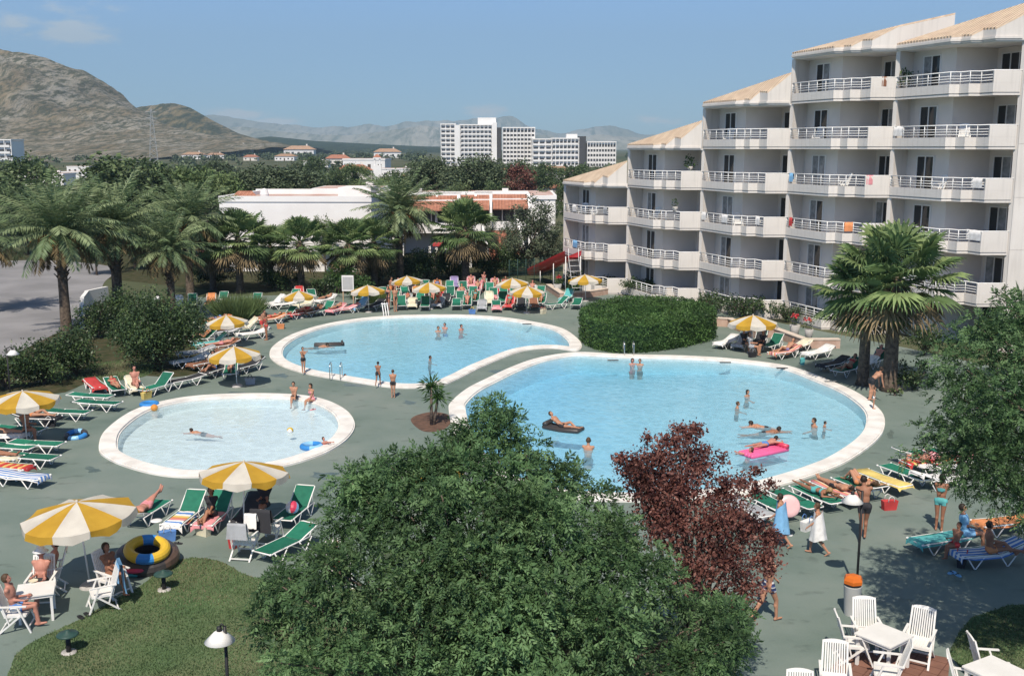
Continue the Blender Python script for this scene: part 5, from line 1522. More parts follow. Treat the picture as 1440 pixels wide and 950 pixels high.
WHT, PNK, RED, ORG, YEL, BLU, TEA, GRY, DRK, PUR, CRM, BRN = (0.72, 0.70, 0.68), (0.62, 0.25, 0.27), (0.48, 0.05, 0.05), (0.62, 0.24, 0.10), (0.66, 0.50, 0.16), (0.10, 0.22, 0.50), (0.10, 0.38, 0.38), (0.33, 0.34, 0.36), (0.03, 0.03, 0.035), (0.25, 0.20, 0.38), (0.66, 0.60, 0.45), (0.22, 0.10, 0.06)
CLOTH = {k: plain('cloth_' + n, c) for k, n, c in (('W', 'white', WHT), ('P', 'pink', PNK), ('R', 'red', RED), ('O', 'orange', ORG), ('Y', 'yellow', YEL), ('B', 'blue', BLU), ('T', 'teal', TEA), ('G', 'grey', GRY), ('D', 'dark', DRK), ('U', 'purple', PUR), ('C', 'cream', CRM), ('N', 'brown', BRN))}
CLOTH['S'] = striped('cloth_sunset_stripes', [WHT, PNK, ORG, YEL, WHT, BLU], 0.13, 1)
CLOTH['F'] = striped('cloth_flower_stripes', [PNK, CRM, ORG, PNK, BRN], 0.07, 0)
CLOTH['X'] = striped('cloth_red_orange_stripes', [RED, ORG, YEL, RED], 0.08, 1)
CLOTH['V'] = striped('cloth_blue_white_stripes', [BLU, WHT], 0.08, 0)
CLOTH['L'] = plain('cloth_light_blue', (0.20, 0.42, 0.66))
CNAME = {'W': 'white', 'P': 'pink', 'R': 'red', 'O': 'orange', 'Y': 'yellow', 'B': 'blue', 'T': 'teal', 'G': 'grey', 'D': 'dark', 'U': 'purple', 'C': 'cream', 'N': 'brown', 'S': 'sunset striped', 'F': 'flower striped', 'X': 'red and orange striped', 'V': 'blue and white striped', 'L': 'light blue'}

# ---- sun lounger: white tube frame, green sling, V shaped legs
def lounger_proto(back, sling=None):
    sling = sling or m_green
    t = thing('sun_lounger', (0, 0, 0))
    zf, hw = 0.36, 0.31
    py = 0.22; L_ = 0.75
    ey, ez = py + L_ * math.cos(R(back)), zf + L_ * math.sin(R(back))
    f = MB().mat(m_tubew, True)
    for x in (-hw, hw): f.tube([(x, -0.98, zf - 0.015), (x, -0.85, zf), (x, py, zf), (x, 0.62, zf)], 0.021, 6)
    f.tube([(-hw, -0.97, zf - 0.012), (hw, -0.97, zf - 0.012)], 0.021, 6); f.tube([(-hw, 0.6, zf), (hw, 0.6, zf)], 0.018, 6)
    for x in (-hw, hw):
        for y in (-0.98, py): f.ellipsoid((x, y, zf), 0.035, 0.05, 0.032, 8, 6)
    f.build('frame', t)
    s = MB().mat(sling)
    n = 6; vs = []; fs = []
    for i in range(n + 1):
        y = -0.95 + (py + 0.93) * i / n
        sag = 0.035 * math.sin(math.pi * i / n)
        for x, dz in ((-hw, 0.016), (0, 0.012 - sag), (hw, 0.016)): vs.append((x, y, zf + dz))
    for i in range(n):
        for j in range(2): fs.append((i * 3 + j, i * 3 + j + 1, i * 3 + j + 4, i * 3 + j + 3))
    s.add(vs, fs); s.add([(x, y, z - 0.012) for x, y, z in vs], [f_[::-1] for f_ in fs])
    s.build('seat_sling', t)
    b = MB().mat(sling); vs = []
    for i in range(4):
        k = i / 3; y = py + 0.03 + (ey - py - 0.05) * k; z = zf + (ez - zf) * k
        for x, dz in ((-hw + 0.015, 0.018), (0, 0.005), (hw - 0.015, 0.018)): vs.append((x, y, z + dz))
    fs = [(i * 3 + j, i * 3 + j + 1, i * 3 + j + 4, i * 3 + j + 3) for i in range(3) for j in range(2)]
    b.add(vs, fs); b.add([(x, y, z - 0.012) for x, y, z in vs], [f_[::-1] for f_ in fs])
    bo = b.build('back_sling', t)
    bf = MB().mat(m_tubew, True)
    bf.tube([(-hw + .01, py, zf), (-hw + .01, ey, ez), (-hw + 0.06, ey + 0.05, ez + 0.0), (hw - 0.06, ey + 0.05, ez), (hw - .01, ey, ez), (hw - .01, py, zf)], 0.02, 6)
    if back > 5:
        for x in (-hw, hw): bf.tube([(x, py + (ey - py) * 0.6, zf + (ez - zf) * 0.6), (x, 0.58, zf - 0.01)], 0.014, 5)
    bf.build('back_frame', t)
    for yc in (-0.58, 0.40):
        for x in (-hw - 0.01, hw + 0.01):
            MB().mat(m_tubew, True).tube([(x, yc - 0.26, zf), (x * 0.95, yc - 0.02, 0.02), (x * 0.95, yc + 0.02, 0.02), (x, yc + 0.26, zf)], 0.019, 6).build('leg', t)
    return t
LP_ = {'flat': lounger_proto(3), 'up': lounger_proto(38), 'low': lounger_proto(18), 'dark': lounger_proto(6, plain('black_mesh_sling', (0.035, 0.035, 0.04)))}
BACK = {'flat': 3, 'up': 38, 'low': 18, 'dark': 6}
LUSED = set()

def towel_mesh(kind, cl, full=True, seed=0):
    rs = np.random.RandomState(seed)
    a = R(BACK[kind]); zf, py = 0.385, 0.22
    path = [(-1.0, zf - 0.14), (-0.985, zf + 0.02), (-0.6, zf - 0.005), (-0.2, zf - 0.015), (py, zf + 0.012)]
    if full: path += [(py + 0.4 * math.cos(a), zf + 0.012 + 0.4 * math.sin(a)), (py + 0.76 * math.cos(a), zf + 0.02 + 0.76 * math.sin(a)), (py + 0.80 * math.cos(a) + 0.02, zf - 0.1 + 0.76 * math.sin(a))]
    else: path = path[:4] + [(0.1, zf)]
    vs, fs = [], []; nx = 6
    for y, z in path:
        for j in range(nx + 1):
            x = -0.34 + 0.68 * j / nx
            edge = -0.10 if j in (0, nx) else 0.0
            vs.append((x * (1.02 if edge else 1), y + rs.normal() * 0.012, z + 0.012 + edge * (0.4 + rs.rand()) + rs.normal() * 0.006))
    w_ = nx + 1
    for i in range(len(path) - 1):
        for j in range(nx): fs.append((i * w_ + j, i * w_ + j + 1, (i + 1) * w_ + j + 1, (i + 1) * w_ + j))
    m = MB().mat(CLOTH[cl], True).add(vs, fs)
    m.add([(x, y, z - 0.01) for x, y, z in vs], [f[::-1] for f in fs])
    return m
TOWELS = {}
def put_towel(kind, cl, full, loc, rz, label):
    key = (kind, cl, full)
    if key not in TOWELS:
        o = towel_mesh(kind, cl, full, len(TOWELS)).build('towel'); TOWELS[key] = o
    else:
        o = TOWELS[key].copy(); col.objects.link(o)
    o.location = loc; o.rotation_euler = (0, 0, rz)
    tag(o, label, 'towel', 'towels spread on the loungers')
    return o

ORD = ['first', 'second', 'third', 'fourth', 'fifth', 'sixth', 'seventh', 'eighth', 'ninth', 'tenth', 'eleventh', 'twelfth', 'thirteenth', 'fourteenth', 'fifteenth', 'sixteenth', 'seventeenth', 'eighteenth']
PEOPLE_ON = []      # (pose, location, rz, opts) filled from the rows
def lounger(px, py, rz, kind='flat', tw=None, full=True, who=None, label='', tlabel=''):
    p = G(px, py); r_ = R(rz)
    if kind in LUSED: o = dup(LP_[kind])
    else: o = LP_[kind]; LUSED.add(kind)
    o.location = p; o.rotation_euler = (0, 0, r_)
    tag(o, label, 'sun lounger', 'sun loungers around the pools')
    if tw: put_towel(kind, tw, full, p, r_, tlabel or (CNAME[tw] + ' towel on the ' + label))
    if who: PEOPLE_ON.append((who, p, r_, kind, label))
    return o
def row(where, items):
    n = len(items)
    for i, it in enumerate(items):
        px, py, rz, kind, tw, who = it[:6]
        if 'rear' in where and tw in ('P', 'R', 'W', 'O') and not who and i % 2: tw = None
        full = it[6] if len(it) > 6 else True
        lab = f'{ORD[i]} lounger from left in {where}'
        o = lounger(px, py, rz, kind, tw, full, who, lab, (f'{CNAME[tw]} towel on {ORD[i]} lounger from left in {where}' if tw else ''))
        o['label'] = (('towel covered ' if tw else 'green ') + 'lounger, ' + f'{ORD[i]} from left in {where}')
# px, py, heading of the head end, back, towel, person
row('front rear row', [
    (486, 440, -62, 'low', 'P', None), (505, 437, -25, 'up', 'L', None), (529, 435, -20, 'low', 'D', None), (565, 434, 8, 'up', None, None), (580, 433, 4, 'low', 'C', None), (598, 435, 2, 'up', 'W', None, False),
    (617, 432, -6, 'low', 'G', 'sit'), (642, 434, 2, 'low', 'W', None), (657, 433, 0, 'up', None, 'recline'), (678, 436, 0, 'low', 'G', None), (698, 437, 2, 'low', 'P', None, False), (716, 434, -8, 'up', 'R', 'recline'),
    (733, 434, -3, 'up', 'D', None), (751, 434, 5, 'up', 'N', None), (783, 434, -58, 'up', None, None), (797, 424, -20, 'up', 'T', None), (811, 433, -10, 'low', None, None)])
row('second rear row', [
    (422, 420, 15, 'up', 'R', None), (440, 424, 20, 'up', None, None), (458, 427, -30, 'low', 'W', 'lie'), (506, 424, 10, 'up', None, None), (522, 423, -5, 'low', 'R', 'recline'), (538, 421, 6, 'up', 'O', None), (553, 418, 12, 'up', None, 'sit'), (570, 416, 10, 'low', None, None), (586, 416, 5, 'low', 'O', None), (603, 417, -5, 'low', 'D', None), (618, 419, 4, 'up', 'R', 'recline'), (633, 420, 0, 'up', None, None), (650, 419, 6, 'low', 'P', 'recline'), (665, 420, 0, 'up', None, None), (694, 422, 2, 'up', 'P', None, False), (709, 421, 4, 'up', None, None), (723, 423, 0, 'up', 'W', None, False)])
row('middle rear row', [(556, 427, 6, 'up', None, None), (573, 426, 2, 'low', 'G', 'lie'), (590, 427, -4, 'up', None, None), (609, 426, 3, 'up', None, 'recline'), (627, 427, 0, 'low', 'D', None), (648, 427, 5, 'up', None, None), (668, 427, -3, 'up', None, 'recline'), (688, 428, 2, 'up', 'C', None), (706, 428, -6, 'up', None, None), (724, 429, 4, 'low', 'N', 'lie'), (743, 429, 0, 'up', None, None), (761, 430, -8, 'up', None, 'recline')])
row('fourth rear row', [(560, 410, 5, 'up', None, 'recline'), (578, 409, 0, 'low', 'D', None), (596, 410, -5, 'up', None, None), (615, 411, 4, 'up', 'O', 'recline'), (632, 411, 0, 'up', None, None), (652, 412, 6, 'up', None, None), (671, 413, -4, 'up', 'P', 'recline'), (689, 414, 2, 'up', None, None), (705, 415, 0, 'low', 'R', 'lie'), (760, 419, -6, 'up', None, None)])
row('hindmost rear row', [(639, 405, 4, 'up', 'U', None), (662, 405, 0, 'up', 'P', 'recline'), (678, 408, -4, 'up', None, 'recline'), (696, 408, 2, 'up', 'P', 'recline'), (711, 410, 0, 'up', 'R', 'sit'), (728, 412, 5, 'up', None, None), (748, 414, -6, 'low', 'W', 'recline')])
row('row behind the grass tuft', [(252, 434, 20, 'up', 'W', None), (271, 431, 15, 'up', None, None), (296, 431, 8, 'up', 'O', None), (313, 428, 4, 'up', 'W', None, False), (361, 430, 5, 'up', 'R', None, False), (385, 432, -40, 'up', 'W', None), (402, 434, -65, 'low', 'W', None), (412, 424, -10, 'up', None, None)])
row('curve left of the left pool', [(272, 474, -58, 'up', 'T', None), (289, 476, -55, 'up', 'Y', None), (304, 458, -52, 'low', 'O', 'lie'), (300, 467, -50, 'up', None, None), (320, 473, -48, 'low', 'G', 'lie'), (343, 467, -50, 'up', 'C', None), (357, 476, -55, 'low', 'W', None), (381, 455, -60, 'low', 'O', 'lie'), (402, 450, -32, 'up', None, None), (420, 447, -30, 'low', 'R', 'lie'), (429, 434, -28, 'up', 'C', None), (440, 444, -25, 'low', 'N', 'lie'), (457, 442, -22, 'up', None, None), (473, 441, -20, 'low', 'P', 'lie')])
row('group under two left parasols', [(268, 515, -50, 'low', 'W', None), (276, 503, -60, 'low', 'G', None), (285, 484, -55, 'up', None, 'recline'), (298, 490, -55, 'up', 'T', None), (313, 494, -52, 'low', 'N', 'lie'), (290, 518, -35, 'up', 'N', None), (305, 528, -20, 'low', 'D', 'sit'), (325, 530, 10, 'up', None, 'recline'), (350, 522, -25, 'low', 'D', None)])
lounger(94, 590, 82, 'flat', label='empty green lounger nearest the sunshade in the pair left of the small pool')
lounger(128, 567, 80, 'flat', label='empty green lounger, farther one of the pair left of the small pool')
lounger(138, 577, 80, 'flat', label='empty green lounger with feet toward the small pool, in front of the pair')
lounger(134, 549, 34, 'flat', 'R', True, None, 'lounger under a red towel beside the planting bed', 'red towel on a lounger beside the planting bed')
lounger(162, 553, 32, 'low', None, True, 'lie', 'lounger with a sunbather beside the red towel one')
lounger(190, 551, 28, 'low', 'C', True, 'sit', 'lounger with a sunbather sitting up beside the large dark shrub', 'cream towel under the sunbather beside the large dark shrub')
lounger(221, 553, -24, 'up', label='empty green lounger with raised head beside the black mesh lounger')
lounger(261, 543, -40, 'dark', label='black mesh lounger lying near the large dark shrub')
row('row at the left edge', [(52, 636, 82, 'flat', None, None), (-8, 655, 80, 'low', 'C', 'lie'), (44, 655, 78, 'flat', None, None), (2, 622, 80, 'low', 'W', 'lie'), (50, 598, 84, 'low', 'D', 'recline'), (28, 615, 82, 'flat', None, None), (14, 640, 78, 'flat', None, None), (8, 668, 75, 'flat', 'X', None), (28, 682, 74, 'flat', 'V', None)])
lounger(206, 733, 168, 'low', None, True, 'legsup', 'lounger with a sunbather whose legs point at the small pool')
lounger(262, 738, -8, 'up', 'S', False, None, 'lounger with a sunset striped towel between two sunshades', 'sunset striped towel over the foot of a lounger between two sunshades')
lounger(303, 738, -6, 'up', 'P', False, 'sit', 'lounger with a dark clad sitter left of the sunshade pole', 'pink towel on the lounger left of the sunshade pole')
lounger(352, 733, -2, 'low', 'D', True, None, 'lounger in the full shade of the nearer sunshade pole', 'dark blanket on the lounger in the shade')
lounger(416, 731, -12, 'up', None, True, None, 'lounger with a beach ball beside the feathery tree')
lounger(404, 778, -30, 'low', None, True, None, 'lounger half hidden by the left twigs of the feathery tree')
# right of the large pool
row('group under the right parasol', [(1022, 488, -42, 'low', 'W', None), (1043, 490, -28, 'up', 'G', None), (1068, 486, -24, 'up', 'D', None), (1086, 492, -38, 'up', None, None), (1122, 494, -50, 'low', 'C', None), (1104, 503, -58, 'low', 'F', 'recline'), (1150, 503, -56, 'low', 'W', None)])
row('big fan palm shade', [(1172, 520, -55, 'low', 'D', None), (1192, 528, -50, 'up', None, 'recline'), (1214, 520, -48, 'low', 'W', None), (1232, 514, -40, 'up', None, 'recline')])
row('row right of the plum tree', [(1052, 728, -158, 'flat', 'G', None), (1085, 723, -157, 'flat', None, None), (1117, 717, -157, 'flat', None, None), (1148, 710, -158, 'flat', None, 'lie'), (1177, 703, -157, 'flat', 'F', 'lie'), (1208, 697, -156, 'low', None, 'kneesup'), (1241, 687, -155, 'flat', 'Y', None), (1273, 678, -155, 'flat', None, None), (1304, 669, -154, 'low', 'W', None)])
row('row under the right tree', [(1290, 650, 112, 'low', None, None), (1306, 662, 110, 'flat', 'X', 'lie'), (1335, 655, 108, 'low', 'P', None), (1320, 685, 112, 'low', 'W', None)])
lounger(1326, 772, -70, 'flat', 'T', True, None, 'lounger in deep tree shade with a seated bather on its edge', 'teal towel on a lounger in deep tree shade')
lounger(1388, 792, -78, 'low', 'V', True, None, 'lounger in deep tree shade nearest the right lawn', 'blue striped towel in deep tree shade')
lounger(1415, 748, -75, 'flat', 'O', True, None, 'lounger in deep tree shade behind the blue shirt', 'orange towel in deep tree shade')

# ---- sunshades
def parasol(D, H=2.35, seed=0, tilt=0.0):
    rs = np.random.RandomState(seed)
    t = thing('parasol', (0, 0, 0))
    n = 10; R0 = D / 2; drop = (0.125 if seed == 1 else 0.16) * D
    MB().mat(m_concrete, True).lathe([(0, 0.10), (0.2, 0.10), (0.25, 0.06), (0.27, 0)], 20).build('base', t)
    MB().mat(m_tubew, True).tube([(0, 0, 0.08), (0, 0, H)], 0.022, 8).build('pole', t)
    c = MB()
    def pt(a, f):
        # panels sag between the ribs
        r_ = R0 * f
        return Vector((r_ * math.cos(a), r_ * math.sin(a), H - drop * f ** 1.25))
    for i in range(n):
        c.mat(m_yel if i % 2 == 0 else m_wcan, True)
        a0, a1 = 2 * math.pi * i / n, 2 * math.pi * (i + 1) / n
        K, J = 5, 4
        vs, fs = [], []
        for k in range(K + 1):
            f = max(0.012, k / K)
            A, B = pt(a0, f), pt(a1, f)
            for j in range(J + 1):
                u = j / J
                q = A.lerp(B, u); q.z -= 0.05 * f * math.sin(math.pi * u)
                vs.append(q)
        for k in range(K):
            for j in range(J): fs.append((k * (J + 1) + j, (k + 1) * (J + 1) + j, (k + 1) * (J + 1) + j + 1, k * (J + 1) + j + 1))
        c.add(vs, fs)
        # hanging valance
        b = len(vs) - (J + 1); vv = vs[b:] + [Vector((q.x * (1.0 + 0.03 * rs.normal()), q.y * (1.0 + 0.03 * rs.normal()), q.z - 0.17 - 0.05 * math.sin(math.pi * j / J) + 0.012 * rs.normal())) for j, q in enumerate(vs[b:])]
        c.add(vv, [(j, j + J + 1, j + J + 2, j + 1) for j in range(J)])
    c.build('canopy', t)
    r_ = MB().mat(m_tubew, True)
    for i in range(n):
        a = 2 * math.pi * i / n
        e = pt(a, 1.0)
        r_.tube([(0, 0, H - 0.03), (e.x * 0.5, e.y * 0.5, H - drop * 0.5 ** 1.25 - 0.03), (e.x, e.y, e.z - 0.02)], 0.009, 4)
        r_.tube([(0.02 * math.cos(a), 0.02 * math.sin(a), H - 0.75), (e.x * 0.5, e.y * 0.5, H - drop * 0.5 ** 1.25 - 0.03)], 0.008, 4)
    r_.build('ribs', t)
    MB().mat(m_wcan, True).lathe([(0.0, H + 0.06), (0.03, H + 0.05), (0.035, H)], 8).build('finial', t)
    return t
PH = [2.3, 1.95]
PB = [parasol(2.75, PH[0], 1), parasol(2.5, PH[1], 2)]
for i, (px, py, sc_, rz, k, lab) in enumerate((
    (118, 703, 1.0, 0.25, 0, 'large yellow and white parasol over the chairs beside the lawn'), (338, 650, 0.92, 0.1, 0, 'yellow and white parasol between the small pool and the feathery tree'),
    (32, 549, 0.92, 0.55, 0, 'yellow and white parasol cut by the left edge beside the empty loungers'), (331, 487, 0.98, 0.0, 1, 'yellow and white parasol nearest the left tip of the left pool'),
    (320, 443, 0.93, 0.3, 1, 'yellow and white parasol right of the big dark shrub, behind the nearer one'), (421, 409, 0.92, 0.2, 1, 'parasol at the back left in front of the thatched fan palm'),
    (518, 401, 0.95, 0.5, 1, 'parasol beside the white sign board'), (574, 388, 0.92, 0.1, 1, 'parasol before the spreading date palm, hindmost of three'), (605, 397, 0.95, 0.4, 1, 'parasol right of the spreading date palm, lower of three'),
    (722, 391, 0.95, 0.2, 1, 'parasol partly hidden behind another one in front of the dark shrubs'), (741, 402, 0.95, 0.0, 1, 'parasol at the right end of the rear rows, in front of another'),
    (824, 386, 1.0, 0.45, 1, 'parasol beside the hotel terrace, rightmost in the rear'), (1060, 443, 1.06, 0.0, 1, 'yellow and white parasol on the right before the low planter wall'),
    (606, 645, 0.85, 0.2, 1, 'yellow parasol mostly hidden behind the top of the feathery tree'))):
    o = PB[k] if i in (0, 3) else dup(PB[k])
    o.location = G(px, py, PH[k] * sc_); o.location.z = 0
    o.rotation_euler = (R(-3) if i == 1 else R(rnd.uniform(-3, 3)), R(-4) if i == 0 else R(rnd.uniform(-3, 3)), rz); o.scale = (sc_,) * 3
    tag(o, lab, 'parasol', 'yellow and white parasols')

# ---- white garden chairs and tables
def chair_proto():
    t = thing('garden_chair', (0, 0, 0))       # sits facing -y
    s = MB().mat(m_plas)
    s.box(-.25, .25, -.26, .20, .41, .43)
    for i in range(8): s.box(-.24 + i * .06, -.24 + i * .06 + .045, -.25, .19, .4302, .442)
    s.box(-.27, -.245, -.27, .21, .385, .44).box(.245, .27, -.27, .21, .385, .44).box(-.244, .244, -.28, -.262, .385, .44)
    s.build('seat', t)
    b = MB().mat(m_plas)
    def bp(x, f): return Vector((x, .20 + .22 * f, .43 + .70 * f))
    b.beam(bp(-.25, 0), bp(-.235, .93), .04, .03); b.beam(bp(.25, 0), bp(.235, .93), .04, .03)
    for i in range(9):
        x = -.19 + i * .0475; b.beam(bp(x, .06), bp(x * .96, .88), .030, .014)
    for i in range(6):
        x0 = -.235 + i * .0783; x1 = x0 + .0783
        h = lambda x: .93 + .05 * (1 - (x / .235) ** 2)
        b.add([bp(x0, .87), bp(x1, .87), bp(x1, h(x1)), bp(x0, h(x0)), bp(x0, .87) + Vector((0, .03, -.01)), bp(x1, .87) + Vector((0, .03, -.01)), bp(x1, h(x1)) + Vector((0, .03, -.01)), bp(x0, h(x0)) + Vector((0, .03, -.01))],
              [(0, 1, 2, 3), (7, 6, 5, 4), (3, 2, 6, 7), (0, 4, 5, 1)])
    b.beam(bp(-.23, .03), bp(.23, .03), .03, .05)
    b.build('backrest', t)
    for x in (-.29, .29):
        a = MB().mat(m_plas).beam((x, -.30, .645), (x, .30, .665), .055, .028)
        a.build('armrest', t)
        MB().mat(m_plas).beam((x, -.36, 0), (x, -.10, .64), .045, .035).build('leg', t)
        MB().mat(m_plas).beam((x * .96, .36, 0), (x * .96, -.16, .42), .042, .035).beam((x * .96, .10, .21), (x * .98, .22, .65), .035, .03).build('leg', t)
    MB().mat(m_plas).beam((-.28, -.30, .12), (.28, -.30, .12), .03, .03, (0, 1, 0)).beam((-.27, .30, .06), (.27, .30, .06), .03, .03, (0, 1, 0)).build('stretcher', t)
    return t
CH = chair_proto(); ch_used = [False]
def chair(px, py, rz, label, z=1.10, s=1.0):
    """px, py: where the middle of the top of the backrest is seen"""
    p = G(px, py, z * s); r_ = R(rz)
    off = Vector((-math.sin(r_), math.cos(r_), 0)) * 0.40 * s
    o = dup(CH) if ch_used[0] else CH; ch_used[0] = True
    o.location = (p.x - off.x, p.y - off.y, 0); o.rotation_euler = (0, 0, r_); o.scale = (s,) * 3
    tag(o, label, 'chair', 'white slatted garden chairs')
    return o
chair(1215, 838, -4, 'white slatted chair facing the camera behind the right table, in front of the litter bin')
chair(1300, 852, -32, 'white slatted chair on the right side of the right table')
chair(1177, 860, 84, 'white slatted chair on the left side of the right table, seen from the side')
chair(1281, 902, -108, 'low backed white chair in front of the right table with its back to the lawn')
chair(1175, 899, -14, 'white slatted chair near the bottom edge, left in front of the right table')
chair(1125, 940, -8, 'white slatted chair cut by the bottom edge, leftmost of its group')
chair(1366, 892, 86, 'white chair seen edge on beside the table cut by the right edge')
chair(1334, 917, 70, 'white chair with shaded back left of the table cut by the right edge')
CHAIR_HAT = chair(62, 778, 8, 'white chair of the man in the hat behind the left table')
chair(93, 768, -70, 'chair in parasol shade right of the man in the hat')
chair(140, 772, 60, 'chair in parasol shade near the parasol pole')
chair(166, 790, -62, 'white reclining chair with a blue towel over its back beside the lawn', s=1.0)
CHAIR_L = chair(-6, 822, 100, 'white chair of the bare chested man at the left edge')
chair(333, 736, 172, 'white chair turned to the pool with a patterned towel over its back')
chair(367, 716, 165, 'chair hung with dark clothes under the middle parasol')
chair(470, 757, 20, 'white chair half hidden behind the left twigs of the feathery tree')
def table_proto():
    t = thing('garden_table', (0, 0, 0))
    b = MB().mat(m_plas).box(-.44, .44, -.44, .44, .70, .73)
    b.box(-.41, .41, -.41, -.385, .63, .6995).box(-.41, .41, .385, .41, .63, .6995).box(-.41, -.385, -.384, .384, .63, .6995).box(.385, .41, -.384, .384, .63, .6995)
    b.build('tabletop', t)
    for x in (-.37, .37):
        for y in (-.37, .37): MB().mat(m_plas).beam((x, y, 0), (x, y, .70), .06, .06, (0, 1, 0)).build('leg', t)
    return t
T0 = table_proto()
for i, (px, py, rz, s, lab) in enumerate(((1243, 892, 38, 1.0, 'white square table among the chairs at the lower right'), (1402, 944, 30, 1.05, 'white square table cut by the bottom right corner'), (50, 826, 20, .95, 'white square table in front of the man in the hat'))):
    o = T0 if i == 0 else dup(T0)
    o.location = G(px, py, .72); o.location.z = 0; o.rotation_euler = (0, 0, R(rz)); o.scale = (s,) * 3
    tag(o, lab, 'table', 'white garden tables')
# cloths over chairs
def drape(px, py, z, rz, cl, w_, h, label):
    rs = np.random.RandomState(int(px))
    p = G(px, py, z); m = MB().mat(CLOTH[cl], True); vs, fs = [], []
    nx, nz = 8, 7
    for side in (-1, 1):
        b = len(vs)
        for i in range(nz + 1):
            for j in range(nx + 1):
                u = j / nx - .5
                vs.append((u * w_ * (1 + .12 * i / nz), side * (.035 + .05 * i / nz) + .025 * math.sin(u * 19 + i * .5) * i / nz, -h * (0.6 if side < 0 else 1) * i / nz + rs.normal() * .006))
        for i in range(nz):
            for j in range(nx):
                a = b + i * (nx + 1) + j; fs.append((a, a + 1, a + nx + 2, a + nx + 1))
    for j in range(nx): fs.append((j, j + 1, (nz + 1) * (nx + 1) + j + 1, (nz + 1) * (nx + 1) + j))
    o = m.add(vs, fs).build('towel'); o.location = (p.x, p.y, z); o.rotation_euler = (0, 0, R(rz)); tag(o, label, 'towel', 'towels hung over chairs')
drape(168, 789, 1.15, -62, 'L', .5, .75, 'light blue towel hanging over the reclining chair beside the lawn')
drape(333, 736, 1.15, 172, 'G', .52, .42, 'grey patterned towel over the back of the chair turned to the pool')
drape(352, 722, 1.12, 172, 'W', .34, .40, 'white bag like towel hanging beside the patterned one')
drape(366, 716, 1.15, 165, 'D', .62, .65, 'dark clothes hanging over the chair under the middle parasol')

# ---- red clay paving under the right chairs
m_pav = mat('red_clay_paving', (0.24, 0.12, 0.085), rough=0.9, c2=(0.19, 0.095, 0.07), scale=3)
N, L = nodes(m_pav); b = N['Principled BSDF']
tc = N.new('ShaderNodeTexCoord'); bk = N.new('ShaderNodeTexBrick'); bk.inputs['Scale'].default_value = 1.6; bk.offset = 0; bk.inputs['Mortar Size'].default_value = 0.02
bk.inputs['Brick Width'].default_value = 0.5; bk.inputs['Row Height'].default_value = 0.5
bk.inputs['Color1'].default_value = (1, 1, 1, 1); bk.inputs['Color2'].default_value = (.85, .85, .85, 1); bk.inputs['Mortar'].default_value = (.55, .5, .48, 1)
rot = N.new('ShaderNodeMapping'); rot.inputs['Rotation'].default_value = (0, 0, R(38)); L.new(tc.outputs['Object'], rot.inputs['Vector']); L.new(rot.outputs[0], bk.inputs['Vector'])
mx = N.new('ShaderNodeMix'); mx.data_type = 'RGBA'; mx.blend_type = 'MULTIPLY'; mx.inputs['Factor'].default_value = 1
L.new(b.inputs['Base Color'].links[0].from_socket, mx.inputs['A']); L.new(bk.outputs['Color'], mx.inputs['B']); L.new(mx.outputs['Result'], b.inputs['Base Color'])
patch('clay_paving', [(1188, 915), (1300, 918), (1336, 925), (1330, 985), (1270, 1080), (1100, 1080), (1150, 960)], m_pav, z=0.006, loop=False)

# ---- lamps
def street_lamp(px, py, z, label, arm, h=2.65, small=1.0):
    p = G(px, py, z)
    t = thing('garden_lamp', (p.x, p.y, 0), 0, label, 'lamp', 'black garden lamps with white shades')
    MB().mat(m_black, True).tube([(0, 0, 0), (0, 0, h)], 0.032 * small, 8).tube([(0, 0, h - 0.02), (arm * .6, 0, h + 0.05), (arm, 0, h - 0.04)], 0.018, 6).build('pole', t)
    MB().mat(m_plas, True).lathe([(0.03, 0.12), (0.10, 0.09), (0.27, -0.08), (0.26, -0.085), (0.09, 0.07), (0.0, 0.09)], 20, (arm, 0, h - 0.20)).build('lamp_shade', t)
    MB().mat(m_black, True).lathe([(0, 0.16), (0.045, 0.15), (0.05, 0.07), (0.03, 0.05)], 10, (arm, 0, h - 0.16)).build('lamp_cap', t)
    MB().mat(m_concrete, True).lathe([(0, 0.05), (0.12, 0.05), (0.13, 0)], 12).build('foot', t)
street_lamp(316, 880, 2.65, 'black garden lamp with white conical shade standing on the lawn', -0.10)
street_lamp(1213, 690, 2.65, 'black garden lamp with white shade beside the litter bin', -0.24)
street_lamp(9, 489, 2.65, 'small black garden lamp by the shrub at the road', 0.25)
street_lamp(224, 420, 2.4, 'garden lamp whose white shade peeps out under the shaggy date palm', -0.1)
def bollard(px, py, label):
    t = thing('bollard_light', G(px, py), 0, label, 'bollard light', 'low mushroom lights on the lawn')
    MB().mat(m_black, True).tube([(0, 0, 0), (0, 0, .42)], .055, 10).build('post', t)
    MB().mat(m_dgreen, True).lathe([(0.0, .54), (.05, .53), (.06, .50), (.21, .46), (.24, .43), (.23, .415), (.05, .42), (0, .42)], 24).build('cap', t)
    MB().mat(m_concrete, True).lathe([(0, .03), (.16, .03), (.17, 0)], 16).build('foot', t)
bollard(97, 917, 'dark green mushroom light at the left edge of the lawn')
bollard(231, 829, 'dark green mushroom light beside the inflatable ring on the lawn')
# ---- litter bin
p = G(1200, 812, .92); t = thing('litter_bin', (p.x, p.y, 0), .2, 'grey litter bin with an orange lid beside the right lamp', 'litter bin')
MB().mat(m_grey, True).lathe([(.17, 0), (.21, .72), (.215, .74), (.19, .74), (.15, .02), (0, .02)], 20).build('bin_body', t)
MB().mat(m_black).lathe([(.20, .741), (.20, .82)], 20).build('bin_collar', t)
MB().mat(m_orange).lathe([(.235, .80), (.24, .88), (.20, .96), (.10, .99), (0, .995)], 6).build('lid', t)

